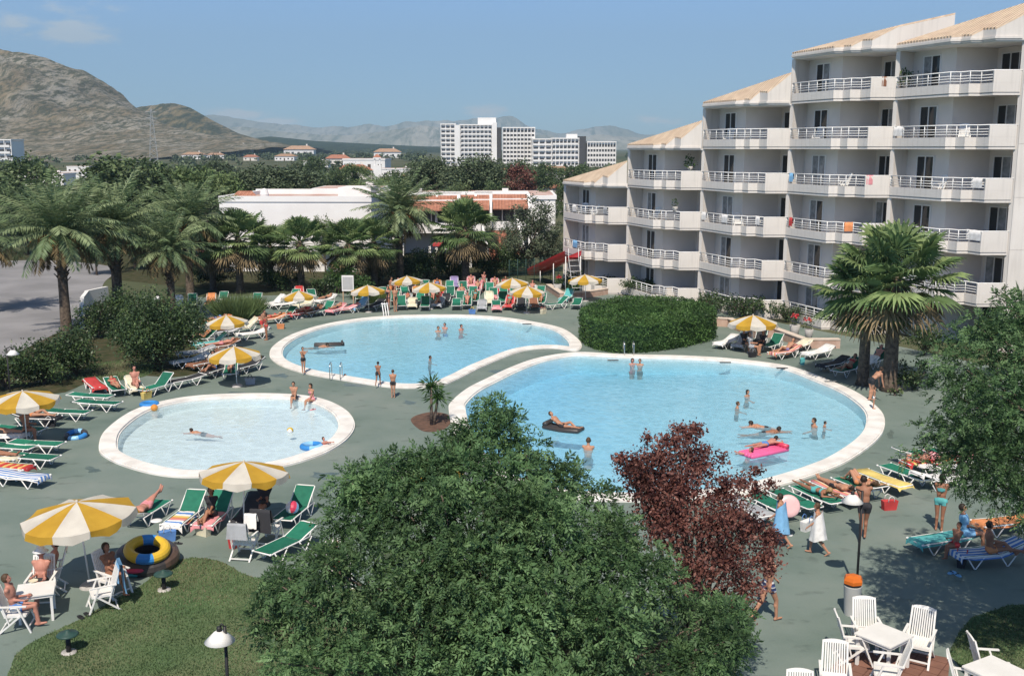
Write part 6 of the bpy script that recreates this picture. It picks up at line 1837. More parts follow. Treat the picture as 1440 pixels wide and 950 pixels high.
# ---- inflatables, balls
def col_torus(name, px, py, z, R0, r0, mats, label, cat, rx=0, rz=0, n=32):
    b = MB(); M = Matrix.Rotation(R(rz), 3, 'Z') @ Matrix.Rotation(R(rx), 3, 'X')
    m_ = 12; k = len(mats)
    for i in range(n):
        b.mat(mats[(i * k * 2 // n) % k], True)
        for j in range(m_):
            vs = []
            for ii, jj in ((i, j), (i + 1, j), (i + 1, j + 1), (i, j + 1)):
                a, c = 2 * math.pi * ii / n, 2 * math.pi * jj / m_
                vs.append(M @ Vector(((R0 + r0 * math.cos(c)) * math.cos(a), (R0 + r0 * math.cos(c)) * math.sin(a), r0 * math.sin(c))))
            b.add(vs, [(0, 1, 2, 3)])
    o = b.build(name); o.location = G(px, py, z); return tag(o, label, cat)
PL = {k: plain('vinyl_' + n, c, 0.35, var=0.05) for k, n, c in (('Y', 'yellow', (.62, .40, .04)), ('B', 'blue', (.04, .22, .55)), ('D', 'dark', (.05, .045, .045)), ('R', 'red', (.55, .05, .10)), ('P', 'pink', (.72, .12, .28)), ('W', 'white', (.75, .73, .72)), ('O', 'orange', (.62, .25, .05)), ('L', 'sky', (.25, .5, .75)), ('T', 'teal', (.05, .28, .30)), ('PP', 'pale_pink', (.72, .45, .45)))}
col_torus('inflatable_ring', 206, 783, .24, .62, .24, [PL['D'], PL['D'], plain('vinyl_brown', (.10, .065, .05), .35)], 'big dark inflatable ring at the lawn edge beside the large parasol', 'inflatable', 8, 20)
col_torus('inflatable_ring', 207, 772, .56, .46, .14, [PL['Y'], PL['B'], PL['Y'], PL['Y']], 'yellow and blue inflatable ring lying on the big dark one', 'inflatable', 14, 35)
col_torus('inflatable_ring', 107, 611, .10, .34, .10, [PL['D'], PL['L'], PL['B']], 'dark blue and sky swim ring beside the empty green loungers', 'inflatable', 10, 0)
col_torus('inflatable_ring', 210, 568, .10, .32, .10, [PL['B']], 'plain blue swim ring at the foot of the green lounger', 'inflatable', 0, 0)
col_torus('inflatable_ring', 438, 627, .06, .34, .10, [PL['B'], PL['L']], 'blue swim ring floating at the edge of the small pool', 'inflatable', 0, 0)
def ball(px, py, r, mats, label, z=None, name='beach_ball'):
    b = MB(); n = 12
    for i in range(n):
        b.mat(mats[i * len(mats) // n], True)
        for j in range(8):
            vs = []
            for ii, jj in ((i, j), (i, j + 1), (i + 1, j + 1), (i + 1, j)):
                a, th = 2 * math.pi * ii / n, math.pi * jj / 8
                vs.append((r * math.sin(th) * math.cos(a), r * math.sin(th) * math.sin(a), r * math.cos(th)))
            b.add(vs, [(0, 1, 2, 3)])
    o = b.build(name); o.location = G(px, py, r if z is None else z); o.rotation_euler = (.6, .4, px); return tag(o, label, 'ball')
ball(411, 713, .20, [PL['L'], PL['W'], PL['R'], PL['L'], PL['Y'], PL['W']], 'striped beach ball lying on the lounger beside the feathery tree', .58)
ball(408, 605, .13, [PL['Y'], PL['Y'], PL['W']], 'yellow ball floating in the small pool', .07)
ball(217, 573, .15, [PL['O'], PL['Y']], 'orange ball on the deck near the small pool')
def float_body(name, px, py, z, L_, W_, T_, m, label, rz, ridges=5, bow=0.0, pillow=None):
    t = thing(name, G(px, py, z), R(rz), label, 'air mattress')
    b = MB().mat(m, True)
    for i in range(ridges):
        x = -W_ / 2 + (i + .5) * W_ / ridges
        b.tube([(x, -L_ / 2, bow * 1.0), (x, -L_ / 2 + .05, bow), (x, 0, 0), (x, L_ / 2 - .05, bow), (x, L_ / 2, bow)], [T_ * .5, T_, T_, T_, T_ * .5], 8)
    b.build('tubes', t)
    MB().mat(pillow or m, True).tube([(-W_ / 2, L_ / 2 - .12, T_ * 1.4 + bow), (W_ / 2, L_ / 2 - .12, T_ * 1.4 + bow)], T_ * 1.1, 8).build('pillow', t)
    return t
float_body('air_mattress', 1074, 634, .07, 1.9, .75, .09, PL['P'], 'pink air mattress carrying two bathers in the large pool', -58, pillow=PL['R'])
float_body('air_mattress', 792, 603, .05, 1.6, .62, .09, PL['D'], 'dark air mattress with a reclining bather in the large pool', 62, bow=.06)
o = float_body('air_mattress', 463, 484, .05, 1.7, .9, .06, PL['D'], 'flat dark float beside the swimmer in the left pool', -80, ridges=4)
o = float_body('bodyboard', 542, 437, .35, 1.0, .5, .035, PL['W'], 'white bodyboard leaning near the standing couple behind the left pool', 30, ridges=3); o['category'] = 'bodyboard'; o.rotation_euler = (R(58), 0, R(20)); o.location.z = .45
def disc(name, px, py, z, r, h, m, label, cat, tiltx=0, m2=None):
    b = MB().mat(m, True).lathe([(0, h), (r * .55, h), (r * .9, h * .9), (r, h * .5), (r * .9, .02), (0, 0)], 24)
    o = b.build(name); o.location = G(px, py, z); o.rotation_euler = (R(tiltx), 0, 0); return tag(o, label, cat)
disc('paddling_float', 192, 806, .0, .33, .14, PL['T'], 'teal swim float on the deck under the red one', 'float')
disc('paddling_float', 192, 801, .141, .32, .12, PL['R'], 'dark pink swim float on the deck before the dark inflatable ring', 'float')
o = disc('sun_hat', 168, 747 - 8, .48, .17, .05, CLOTH['W'], 'white sun hat lying on the lounger beside the large parasol', 'hat'); o.location = G(220, 733, .42)
# flip flops
for i, (px, lab) in enumerate(((114, 'left one of a pair of dark flip flops at the lawn edge'), (123, 'right one of a pair of dark flip flops at the lawn edge'))):
    b = MB().mat(m_black).prism([(-.05, -.13), (.045, -.13), (.055, .06), (.03, .14), (-.04, .14), (-.06, .05)], 0, .025)
    b.tube([(-.045, 0, .02), (0, .05, .05), (0, .08, .02)], .008, 5).tube([(.045, 0, .02), (0, .05, .05)], .008, 5)
    o = b.build('flip_flop'); o.location = G(px, 868 - i * 4); o.rotation_euler = (0, 0, .8); tag(o, lab, 'sandal', 'dark flip flops')
# plate and cup on the left table
p = G(47, 818, .72 * .95)
o = MB().mat(CLOTH['C'], True).lathe([(0, .012), (.08, .012), (.11, .035), (.105, .036), (.07, .02), (0, .02)], 18).build('plate'); o.location = (p.x, p.y, .73 * .95 + .002); tag(o, 'shallow dish on the white table of the man in the hat', 'dish')

# ---- pool ladders
def ladder(px, py, rz, label):
    t = thing('pool_ladder', G(px, py), R(rz), label, 'pool ladder', 'steel pool ladders')
    for x in (-.25, .25):
        pts = [(x, .45, .1)] + [(x, .25 - .25 * math.cos(a) * -1 - .25, .65 + .22 * math.sin(a)) for a in np.linspace(0, math.pi, 8)] + [(x, -.25, -.7)]
        pts = [(x, .35, .08), (x, .35, .6)] + [(x, .05 + .30 * math.cos(a), .6 + .25 * math.sin(a)) for a in np.linspace(0.2, math.pi - .2, 7)] + [(x, -.25, .55), (x, -.25, -.8)]
        MB().mat(m_chrome, True).tube(pts, .022, 7).build('handrail', t)
    for z in (-.1, -.35, -.6): MB().mat(m_chrome).box(-.24, .24, -.29, -.21, z, z + .02).build('step', t)
ladder(884, 501, 0, 'steel ladder at the far edge of the large pool below the block hedge')
ladder(473, 533, 180, 'steel ladder at the near edge of the left pool')
# skimmer mouths in the pool walls
for px, py, lab in ((1020, 513, 'dark skimmer mouth at the far rim of the large pool, left of two'), (1100, 521, 'dark skimmer mouth at the far rim of the large pool, right of two'), (1168, 540, 'dark skimmer mouth on the right rim of the large pool'), (741, 459, 'dark skimmer mouth at the far rim of the left pool'), (862, 510, 'dark skimmer mouth left of the steel ladder')):
    o = MB().mat(m_black).box(-.28, .28, -.05, .05, 0, .04).mat(m_grey).box(-.3, .3, .051, .08, 0, .05).build('skimmer'); o.location = G(px, py - 3, .09); tag(o, lab, 'skimmer', 'skimmers on the pool rims')

# ---- planter walls, pots, sign, slide, fence, road wall
m_pinkst = mat('pink_stone', (0.52, 0.37, 0.30), rough=0.9, c2=(0.42, 0.28, 0.22), scale=3, bump=0.2)
m_capst = mat('stone_cap', (0.60, 0.50, 0.42), rough=0.9, var=0.08)
def low_wall(name, pxs, h, th, label, m, cap=True, z=0.0):
    pts = [G(x, y).xy for x, y in pxs]; c = pts[len(pts) // 2]
    t = thing(name, (c.x, c.y, 0), 0, label, 'wall')
    w_ = MB().mat(m); k = MB().mat(m_capst)
    for i, (a, b) in enumerate(zip(pts, pts[1:])):
        a, b = a - c, b - c
        d = (b - a).normalized() * (th * .5 - .003 * (i % 2))
        A, B = a - d, b + d
        w_.beam((A.x, A.y, h / 2), (B.x, B.y, h / 2), th - .004 * (i % 2), h - .006 * (i % 2))
        k.beam((A.x, A.y, h + .03), (B.x, B.y, h + .03), th + .06 - .004 * (i % 2), .055 - .006 * (i % 2))
    w_.build('wall', t)
    if cap: k.build('wall_cap', t)
low_wall('planter_wall', [(990, 457), (1026, 459), (1064, 475), (1090, 473), (1132, 489), (1175, 489)], .48, .38, 'low pinkish planter wall zigzagging behind the right sunshade', m_pinkst)
low_wall('planter_wall', [(772, 408), (790, 420), (818, 419), (850, 414)], .42, .38, 'low pinkish planter wall near the slide', m_pinkst)
low_wall('road_wall', [(116, 462), (117, 440), (124, 430), (150, 424)], 1.1, .25, 'white curved wall between the road and the garden', m_wht, False)
low_wall('terrace_wall', [(938, 424), (966, 422)], 1.0, .2, 'white terrace wall between the clipped shrubs', m_white, False)
m_petal = mat('red_petals', (0.50, 0.04, 0.05), rough=0.7, var=0.2)
def pot(px, py, label, r=.32, h=.75):
    t = thing('flower_pot', G(px, py, .0), 0, label, 'flower pot', 'flower pots with red flowers')
    MB().mat(m_concrete, True).lathe([(0, 0), (r * .65, 0), (r * .8, h * .5), (r, h), (r * .9, h + .01), (0, h - .05)], 18).build('pot', t)
    rs = np.random.RandomState(int(px))
    v, q, M = clump_leaves(rs, [(0, 0, h + .25, .38)], 120, .12, .6, .2); mesh_np('leaves', v, q, LEAF_SHRUB, M, parent=t)
    v, q, M = clump_leaves(rs, [(rs.normal() * .15, rs.normal() * .15, h + .5 + rs.rand() * .15, .14) for _ in range(5)], 200, .10, .8, .3); mesh_np('flowers', v, q, [m_petal] * 3, M, parent=t)
pot(1117, 474, 'pale stone pot with red flowers standing before the planter wall')
pot(1137, 477, 'second flower pot, darker, right of the pale one at the planter wall', .26, .6)
pot(784, 413, 'pale pot with red flowers near the slide')
t = thing('sign_board', G(490, 432), R(-5), 'grey white sign board on two posts beside the rear loungers', 'sign')
MB().mat(m_wht).box(-.42, .42, -.03, .02, 1.15, 2.25).build('board', t)
MB().mat(m_grey).box(-.36, .36, -.036, -.031, 1.25, 2.15).build('notice', t)
for x in (-.36, .36): MB().mat(plain('post_timber', (.42, .30, .20))).box(x - .04, x + .04, .021, .09, 0, 2.2).build('post', t)
# slide
m_slide = mat('red_slide_plastic', (0.55, 0.045, 0.045), rough=0.35, var=0.06)
top, bot = P(806, 362, 80), G(752, 392)
sl = thing('water_slide', (bot.x, bot.y, 0), 0, 'red chute slide on white supports at the corner of the hotel', 'slide')
d = top - bot
path = [d * k + Vector((0, 0, zz)) for k, zz in ((0, .35), (.18, .32), (.4, .2), (.65, .15), (.88, .05), (1.0, 0.0))]
b = MB().mat(m_slide, True)
sd_ = Vector((-d.y, d.x, 0)).normalized()
prof = [(-.45, .38), (-.42, .12), (-.25, 0), (.25, 0), (.42, .12), (.45, .38)]
vs = [p + sd_ * u * 1.5 + Vector((0, 0, w_ * 1.4)) for p in path for u, w_ in prof]
fs = [(i * 6 + j, i * 6 + j + 1, i * 6 + j + 7, i * 6 + j + 6) for i in range(5) for j in range(5)]
b.add(vs, fs); b.add([v_ - Vector((0, 0, .06)) for v_ in vs], [f[::-1] for f in fs]); b.build('chute', sl)
for k in (0.35, .7, 1.0):
    p_ = d * k
    for s_ in (-.6, .6):
        MB().mat(m_tubew, True).tube([(p_.x + sd_.x * s_, p_.y + sd_.y * s_, 0), (p_.x + sd_.x * s_, p_.y + sd_.y * s_, p_.z + .1)], .03, 7).build('support', sl)
lad = MB().mat(m_tubew, True)
e = d * 1.0; dd = Vector((d.x, d.y, 0)).normalized()
for s_ in (-.4, .4): lad.tube([e + sd_ * s_ + dd * 1.3 - Vector((0, 0, e.z)), e + sd_ * s_ + dd * .1 + Vector((0, 0, .0)), e + sd_ * s_ + dd * .1 + Vector((0, 0, .7))], .022, 6)
for k in range(7):
    q_ = (e + dd * 1.3 - Vector((0, 0, e.z))).lerp(e + dd * .1, (k + .5) / 7); lad.tube([q_ - sd_ * .4, q_ + sd_ * .4], .018, 5)
lad.build('ladder', sl)
# green wire fence
a, b2 = G(716, 392), G(792, 390); a = Vector((P(716, 380, 84).x, 84, 0)); b2 = Vector((P(796, 380, 88).x, 88, 0))
t = thing('wire_fence', a, 0, 'green wire fence beside the slide', 'fence')
dv = b2 - a; n = 7
for i in range(n + 1):
    q_ = dv * (i / n); MB().mat(m_dgreen, True).tube([q_, q_ + Vector((0, 0, 2.2))], .025, 6).build('post', t)
wm = MB().mat(m_dgreen)
for i in range(46):
    q_ = dv * (i / 45); wm.tube([q_, q_ + Vector((0, 0, 2.1))], .008, 3, False)
for k in range(9): wm.tube([Vector((0, 0, .15 + k * .24)), dv + Vector((0, 0, .15 + k * .24))], .008, 3, False)
wm.build('wire_mesh', t)
# things on the balconies
def on_balcony(k, n_, u, v, z=0.0):
    q_ = A0 + U * (k * BAY + u) + V * v
    return Vector((q_.x, q_.y, n_ * FH + z))
def rail_towel(k, n_, i, f, cl, w_, label):
    a_, b_ = plan[i], plan[i + 1]; c = a_.lerp(b_, f); dr = (b_ - a_).normalized()
    p_ = on_balcony(k, n_, c.x, c.y - .07, 1.03)
    ang = hotel_ang + math.atan2(-dr.y, dr.x)
    m = MB().mat(CLOTH[cl], True)
    vs, fs = [], []
    for y, z in ((-.05, -.55), (-.05, -.25), (-.03, 0), (.03, 0), (.05, -.2), (.05, -.4)):
        for j in range(5): vs.append(((j / 4 - .5) * w_, y + .012 * math.sin(j * 2.1), z + .01 * math.cos(j * 3)))
    for q_ in range(5):
        for j in range(4): fs.append((q_ * 5 + j, q_ * 5 + j + 1, q_ * 5 + j + 6, q_ * 5 + j + 5))
    o = m.add(vs, fs).build('towel'); o.location = p_; o.rotation_euler = (0, 0, ang); tag(o, label, 'towel', 'towels drying on hotel railings')
for k, n_, i, f, cl, w_, lab in ((4, 4, 0, .10, 'W', .8, 'white towel at the left railing end, rightmost stack, second balcony from the top'), (4, 2, 4, .4, 'W', 1.1, 'white sheet on the railing behind the crown of the big fan palm'), (4, 3, 4, .3, 'W', .8, 'white towel on the rightmost stack, third balcony from the top'),
                                 (3, 5, 5, .5, 'N', .3, 'brown cloth on the solid parapet of the top balcony'), (3, 3, 5, .15, 'P', .4, 'pink cloth on the parapet in the fourth stack, third from the top'), (3, 3, 0, .08, 'L', .4, 'pale blue cloth at the left end of a railing in the fourth stack'),
                                 (2, 2, 0, .10, 'W', .6, 'white towel at the left end of a railing in the middle stack'), (2, 2, 0, .75, 'W', .8, 'broad white towel on the railing in the middle stack'), (2, 2, 4, .2, 'W', .5, 'narrow white towel near the parapet in the middle stack'),
                                 (0, 1, 0, .55, 'L', .9, 'pale blue towel on the lowest balcony of the leftmost stack'), (0, 2, 0, .5, 'W', .6, 'white towel on the upper balcony of the leftmost stack'), (0, 2, 4, .3, 'G', .7, 'grey towel beside the white one on the leftmost stack'), (3, 2, 0, .12, 'R', .35, 'small red cloth on a railing in the fourth stack'), (3, 2, 3, .5, 'O', .5, 'orange cloth on a railing in the fourth stack')):
    rail_towel(k, n_, i, f, cl, w_, lab)
for k, n_, u, v, s_, lab in ((4, 5, .35, -.35, .6, 'green plant hanging over the top balcony between the two highest stacks'), (1, 3, 6.3, .1, .55, 'bushy plant in a corner of the top balcony of the second stack'), (1, 2, 5.6, .75, .3, 'small plant on the parapet of the second stack')):
    t = thing('potted_plant', on_balcony(k, n_, u, v, 1.33 if n_ != 5 else .72), 0, lab, 'plant', 'plants on the hotel balconies')
    v_, q_, M_ = clump_leaves(np.random.RandomState(int(u * 9)), [(0, 0, .35, s_), (0, 0, .0, s_ * .7)], 60, .2, .5, .2); mesh_np('leaves', v_, q_, LEAF_SHRUB, M_, parent=t)
    MB().mat(m_concrete, True).lathe([(0, -.35), (.15, -.35), (.2, 0), (0, 0)], 12).build('pot', t)

# furniture standing on the balconies
for i, (k, n_, u, v, rz, lab) in enumerate(((4, 4, 4.6, .35, 30, 'white chair on the second balcony from the top of the rightmost stack'), (4, 3, 3.2, .2, -20, 'white chair on the third balcony from the top of the rightmost stack'), (3, 4, 2.0, -.2, 10, 'white chair on the second balcony from the top of the fourth stack'),
                              (3, 3, 4.4, .3, -40, 'white chair on the third balcony from the top of the fourth stack'), (2, 4, 2.2, -.1, 15, 'white chair on the top balcony of the middle stack'), (2, 2, 3.6, .3, 60, 'white chair on the third balcony from the top of the middle stack'), (1, 2, 2.8, 0, -10, 'white chair on the second balcony of the second stack'), (0, 2, 2.2, -.1, 20, 'white chair on the top balcony of the leftmost stack'), (0, 2, 3.9, .3, -30, 'second white chair on the top balcony of the leftmost stack'))):
    dup(CH, on_balcony(k, n_, u, v, .003), hotel_ang + R(rz), lab, 'chairs on the hotel balconies')

# beach bags and shoes left beside the loungers
def beach_bag(c1, c2):
    t = thing('beach_bag', (0, 0, 0))
    b = MB().mat(c1)
    vs = [(-.20, -.09, 0), (.20, -.09, 0), (.20, .09, 0), (-.20, .09, 0), (-.24, -.12, .30), (.24, -.12, .31), (.23, .12, .29), (-.23, .11, .30), (-.2, -.02, .27), (.2, .0, .26)]
    b.add(vs, [(0, 1, 5, 4), (1, 2, 6, 5), (2, 3, 7, 6), (3, 0, 4, 7), (4, 5, 9, 8), (6, 7, 8, 9), (5, 6, 9), (7, 4, 8), (3, 2, 1, 0)])
    b.build('bag_body', t)
    for y in (-.12, .12): MB().mat(c2, True).tube([(-.1, y, .28), (-.08, y, .42), (0, y, .47), (.08, y, .42), (.1, y, .28)], .012, 6).build('handle', t)
    return t
for i, (px, py, rz, a, b, lab) in enumerate(((236, 760, 20, 'B', 'W', 'blue beach bag beside the lounger with the sunset striped towel'), (332, 768, 70, 'R', 'D', 'red beach bag behind the chair turned to the pool'), (286, 752, -30, 'C', 'N', 'cream beach bag between two loungers under the middle parasol'),
     (70, 600, 10, 'D', 'W', 'dark beach bag in front of the empty green loungers'), (206, 560, 60, 'Y', 'O', 'yellow beach bag beside the lounger near the large dark shrub'), (352, 540, 15, 'G', 'D', 'grey beach bag under the parasol nearest the left pool'), (395, 462, 0, 'O', 'W', 'orange beach bag beside the left curve of loungers'),
     (1058, 502, 30, 'D', 'G', 'dark beach bag under the right parasol'), (1128, 512, 80, 'T', 'W', 'teal beach bag beside the flower striped towel'), (1135, 745, 40, 'W', 'B', 'white beach bag at the head end of the green row by the plum tree'), (1250, 716, 10, 'R', 'W', 'red beach bag beside the bare chested man'), (1352, 795, 60, 'D', 'R', 'dark beach bag in deep tree shade between two loungers'), (664, 441, 0, 'B', 'Y', 'blue beach bag before the front rear row'), (764, 441, 50, 'C', 'R', 'cream beach bag at the right end of the front rear row'))):
    t = beach_bag(CLOTH[a], CLOTH[b]); t.location = G(px, py); t.rotation_euler = (0, 0, R(rz)); tag(t, lab, 'bag', 'beach bags beside the loungers')
for i, (px, py, c, lab) in enumerate(((1100, 748, 'W', 'white sandal lying on the deck near the child in the blue towel'), (1108, 752, 'W', 'second white sandal near the child in the blue towel'), (1338, 805, 'L', 'pale blue sandal in deep tree shade'), (1346, 808, 'L', 'second pale blue sandal in deep tree shade'), (250, 764, 'D', 'dark sandal beside the blue beach bag'), (440, 576, 'P', 'pink sandal on the deck behind the small pool rim'))):
    b = MB().mat(CLOTH[c]).prism([(-.05, -.13), (.045, -.13), (.055, .06), (.03, .14), (-.04, .14), (-.06, .05)], 0, .025)
    b.mat(m_black).tube([(-.05, .0, .02), (-.02, .02, .055), (.02, .02, .055), (.05, 0, .02)], .012, 5)
    o = b.build('sandal'); o.location = G(px, py); o.rotation_euler = (0, 0, i * 1.1); tag(o, lab, 'sandal', 'sandals left on the deck')
# ------------------------------------------------------------------ people: one fused body each, grown from a posed skeleton
def skin_mat(name, c):
    m = mat(name, c, rough=0.55, var=0.06, scale=6, spec=0.3)
    b = m.node_tree.nodes['Principled BSDF']; b.inputs['Subsurface Weight'].default_value = 0.0
    return m
SKIN = [skin_mat('tanned_skin', (0.42, 0.215, 0.135)), skin_mat('brown_skin', (0.30, 0.14, 0.085)), skin_mat('fair_skin', (0.55, 0.33, 0.24)), skin_mat('reddened_skin', (0.46, 0.21, 0.155))]
HAIR = {'dark': plain('dark_hair', (0.025, 0.017, 0.012), .6), 'brown': plain('brown_hair', (0.075, 0.042, 0.022), .6), 'blond': plain('blond_hair', (0.34, 0.22, 0.10), .6), 'grey': plain('grey_hair', (0.32, 0.30, 0.28), .6)}
m_eye = plain('eye_dark', (0.02, 0.015, 0.012), .3); m_lip = plain('lip', (0.34, 0.10, 0.09), .5)
Z3 = Vector((0, 0, 1))

POSES = {
 'stand': dict(T=(0, 0, 1), F=(0, -1, 0), thL=(.05, 0, -1), thR=(-.05, -.03, -1), shL=(.0, .02, -1), shR=(0, .05, -1), uaL=(.22, .05, -1), uaR=(-.22, .02, -1), faL=(.05, -.3, -1), faR=(-.05, -.2, -1)),
 'walk': dict(T=(0, -.06, 1), F=(0, -1, 0), thL=(.03, -.42, -.9), thR=(-.03, .22, -.97), shL=(0, -.05, -1), shR=(0, .62, -.8), uaL=(.2, .35, -1), uaR=(-.2, -.25, -1), faL=(.05, -.05, -1), faR=(-.02, -.75, -.7)),
 'lean': dict(T=(.12, -.22, 1), F=(0, -1, 0), thL=(.12, -.25, -1), thR=(-.10, .2, -1), shL=(0, .1, -1), shR=(0, .35, -.95), uaL=(.35, -.3, -.9), uaR=(-.3, -.2, -.95), faL=(.0, -.55, -.7), faR=(.1, -.4, -.8)),
 'face': dict(T=(0, .03, 1), F=(0, -1, 0), thL=(.05, 0, -1), thR=(-.05, -.06, -1), shL=(0, 0, -1), shR=(0, .1, -1), uaL=(.5, -.4, -.55), uaR=(-.5, -.4, -.55), faL=(-.65, -.35, .75), faR=(.65, -.35, .75)),
 'edge': dict(T=(0, -.10, 1), F=(0, -1, 0), thL=(.18, -1, -.05), thR=(-.18, -1, -.05), shL=(.05, -.25, -1), shR=(-.05, -.3, -1), uaL=(.32, .1, -1), uaR=(-.32, -.2, -1), faL=(.0, -.1, -1), faR=(.15, -.6, -.6)),
 'chairsit': dict(T=(0, .22, 1), F=(0, -1, .2), thL=(.15, -1, .05), thR=(-.15, -1, .05), shL=(.05, -.15, -1), shR=(-.05, -.05, -1), uaL=(.35, -.2, -.9), uaR=(-.35, -.2, -.9), faL=(-.25, -.9, .0), faR=(.25, -.9, .0)),
 'sit': dict(T=(0, .08, 1), F=(0, -1, 0), thL=(.12, -.93, .12), thR=(-.16, -.85, .45), shL=(.0, -1, -.1), shR=(0, -.75, -.62), uaL=(.3, -.1, -.9), uaR=(-.28, -.35, -.8), faL=(0, -.5, -.75), faR=(.1, -.75, -.1)),
 'recline': dict(T=(0, .80, .60), F=(0, -.60, .80), thL=(.08, -1, .03), thR=(-.08, -.9, .42), shL=(.03, -1, -.02), shR=(0, -.8, -.58), uaL=(.38, -.35, -.45), uaR=(-.38, -.35, -.45), faL=(-.2, -.9, .05), faR=(.2, -.9, .05)),
 'lie': dict(T=(0, 1, .12), F=(0, -.12, 1), thL=(.10, -1, .02), thR=(-.10, -1, .02), shL=(.03, -1, -.03), shR=(-.02, -1, -.03), uaL=(.28, -1, -.05), uaR=(-.28, -1, -.05), faL=(.05, -1, .02), faR=(-.05, -1, .02)),
 'kneesup': dict(T=(0, 1, .14), F=(0, -.14, 1), thL=(.10, -.72, .70), thR=(-.10, -.8, .6), shL=(.0, -.55, -.83), shR=(0, -.7, -.72), uaL=(.5, .75, .0), uaR=(-.28, -1, -.02), faL=(-.5, .6, .25), faR=(-.05, -1, .05)),
 'legsup': dict(T=(0, 1, .05), F=(0, -.05, 1), thL=(.12, -.95, .38), thR=(-.12, -.95, .32), shL=(.12, -.95, .22), shR=(-.14, -.95, .16), uaL=(.3, -1, -.05), uaR=(-.35, .3, .0), faL=(.05, -1, .05), faR=(.6, .6, .1)),
 'prone': dict(T=(0, 1, .10), F=(0, .10, -1), thL=(.08, -1, 0), thR=(-.08, -1, 0), shL=(.02, -1, .02), shR=(-.02, -1, .02), uaL=(.55, .75, -.05), uaR=(-.55, .75, -.05), faL=(-.7, .6, .02), faR=(.7, .6, .02)),
 'swim': dict(T=(0, -1, .20), F=(0, -.2, -1), thL=(.14, 1, -.12), thR=(-.12, 1, -.25), shL=(.05, 1, -.2), shR=(0, 1, .05), uaL=(.75, -.6, -.15), uaR=(-.5, -.85, -.1), faL=(.2, -1, -.05), faR=(.1, -1, .0)),
 'wade': dict(T=(0, -.06, 1), F=(0, -1, 0), thL=(.10, -.05, -1), thR=(-.10, .05, -1), shL=(0, 0, -1), shR=(0, .1, -1), uaL=(.6, -.35, -.75), uaR=(-.6, -.35, -.75), faL=(.15, -.9, -.25), faR=(-.1, -.9, -.2)),
 'bend': dict(T=(0, -.80, .60), F=(0, -.60, -.80), thL=(.14, -.22, -1), thR=(-.14, -.05, -1), shL=(.05, .18, -1), shR=(-.05, .15, -1), uaL=(.12, -.25, -1), uaR=(-.12, -.3, -1), faL=(-.15, -.2, -1), faR=(.15, -.25, -1)),
 'cling': dict(T=(0, .35, 1), F=(0, -1, .3), thL=(.1, .2, -1), thR=(-.1, -.2, -1), shL=(0, .3, -1), shR=(0, .3, -1), uaL=(.4, -.75, .1), uaR=(-.4, -.75, .1), faL=(-.3, -.9, .1), faR=(.3, -.9, .1)),
}
# extra contact: how the figure is set down; 'feet' puts the soles on the ground, else pelvis height above the seat
def skeleton(pose, fem=False):
    p = {k: Vector(v).normalized() for k, v in POSES[pose].items()}
    T, F = p['T'], p['F']; F = (F - T * F.dot(T)).normalized(); S = T.cross(F) * -1   # S points to the figure's left (+x when facing -y)
    J = {}
    sw, hw = (.175, .095) if not fem else (.155, .10)
    J['pel'] = Vector((0, 0, 0)); J['wai'] = T * .17; J['che'] = T * .36; J['nek'] = T * .52
    up = T if pose not in ('bend', 'swim', 'prone') else (T * .75 - F * .65).normalized()
    if pose in ('recline', 'lie', 'kneesup', 'legsup'): up = (T * .94 + F * .25).normalized()
    J['hed'] = J['nek'] + up * .155 + F * .02
    hF = (F - up * F.dot(up)).normalized()
    J['top'] = J['hed'] + up * .1
    for s, q in (('L', 1), ('R', -1)):
        J['sh' + s] = T * .455 + S * sw * q
        J['el' + s] = J['sh' + s] + p['ua' + s] * .29; J['wr' + s] = J['el' + s] + p['fa' + s] * .25; J['ha' + s] = J['wr' + s] + p['fa' + s] * .09
        J['hi' + s] = S * hw * q - T * .03
        J['kn' + s] = J['hi' + s] + p['th' + s] * .43; J['an' + s] = J['kn' + s] + p['sh' + s] * .42
        fd = F if pose not in ('lie', 'kneesup', 'legsup', 'recline', 'prone', 'swim') else (F * .75 + p['sh' + s] * .65).normalized()
        if pose in ('prone', 'swim'): fd = p['sh' + s]
        if pose == 'kneesup': fd = (p['sh' + s] * .2 + Vector((0, -1, 0))).normalized()
        fd = (fd - p['sh' + s] * (fd.dot(p['sh' + s]) if pose in ('stand', 'walk', 'lean', 'face', 'edge', 'chairsit', 'sit', 'wade', 'bend', 'cling') else 0)).normalized()
        J['to' + s] = J['an' + s] + p['sh' + s] * .045 + fd * .15
        J['hl' + s] = J['an' + s] + p['sh' + s] * .045 - fd * .04
    return J, T, F, S, up, hF, p

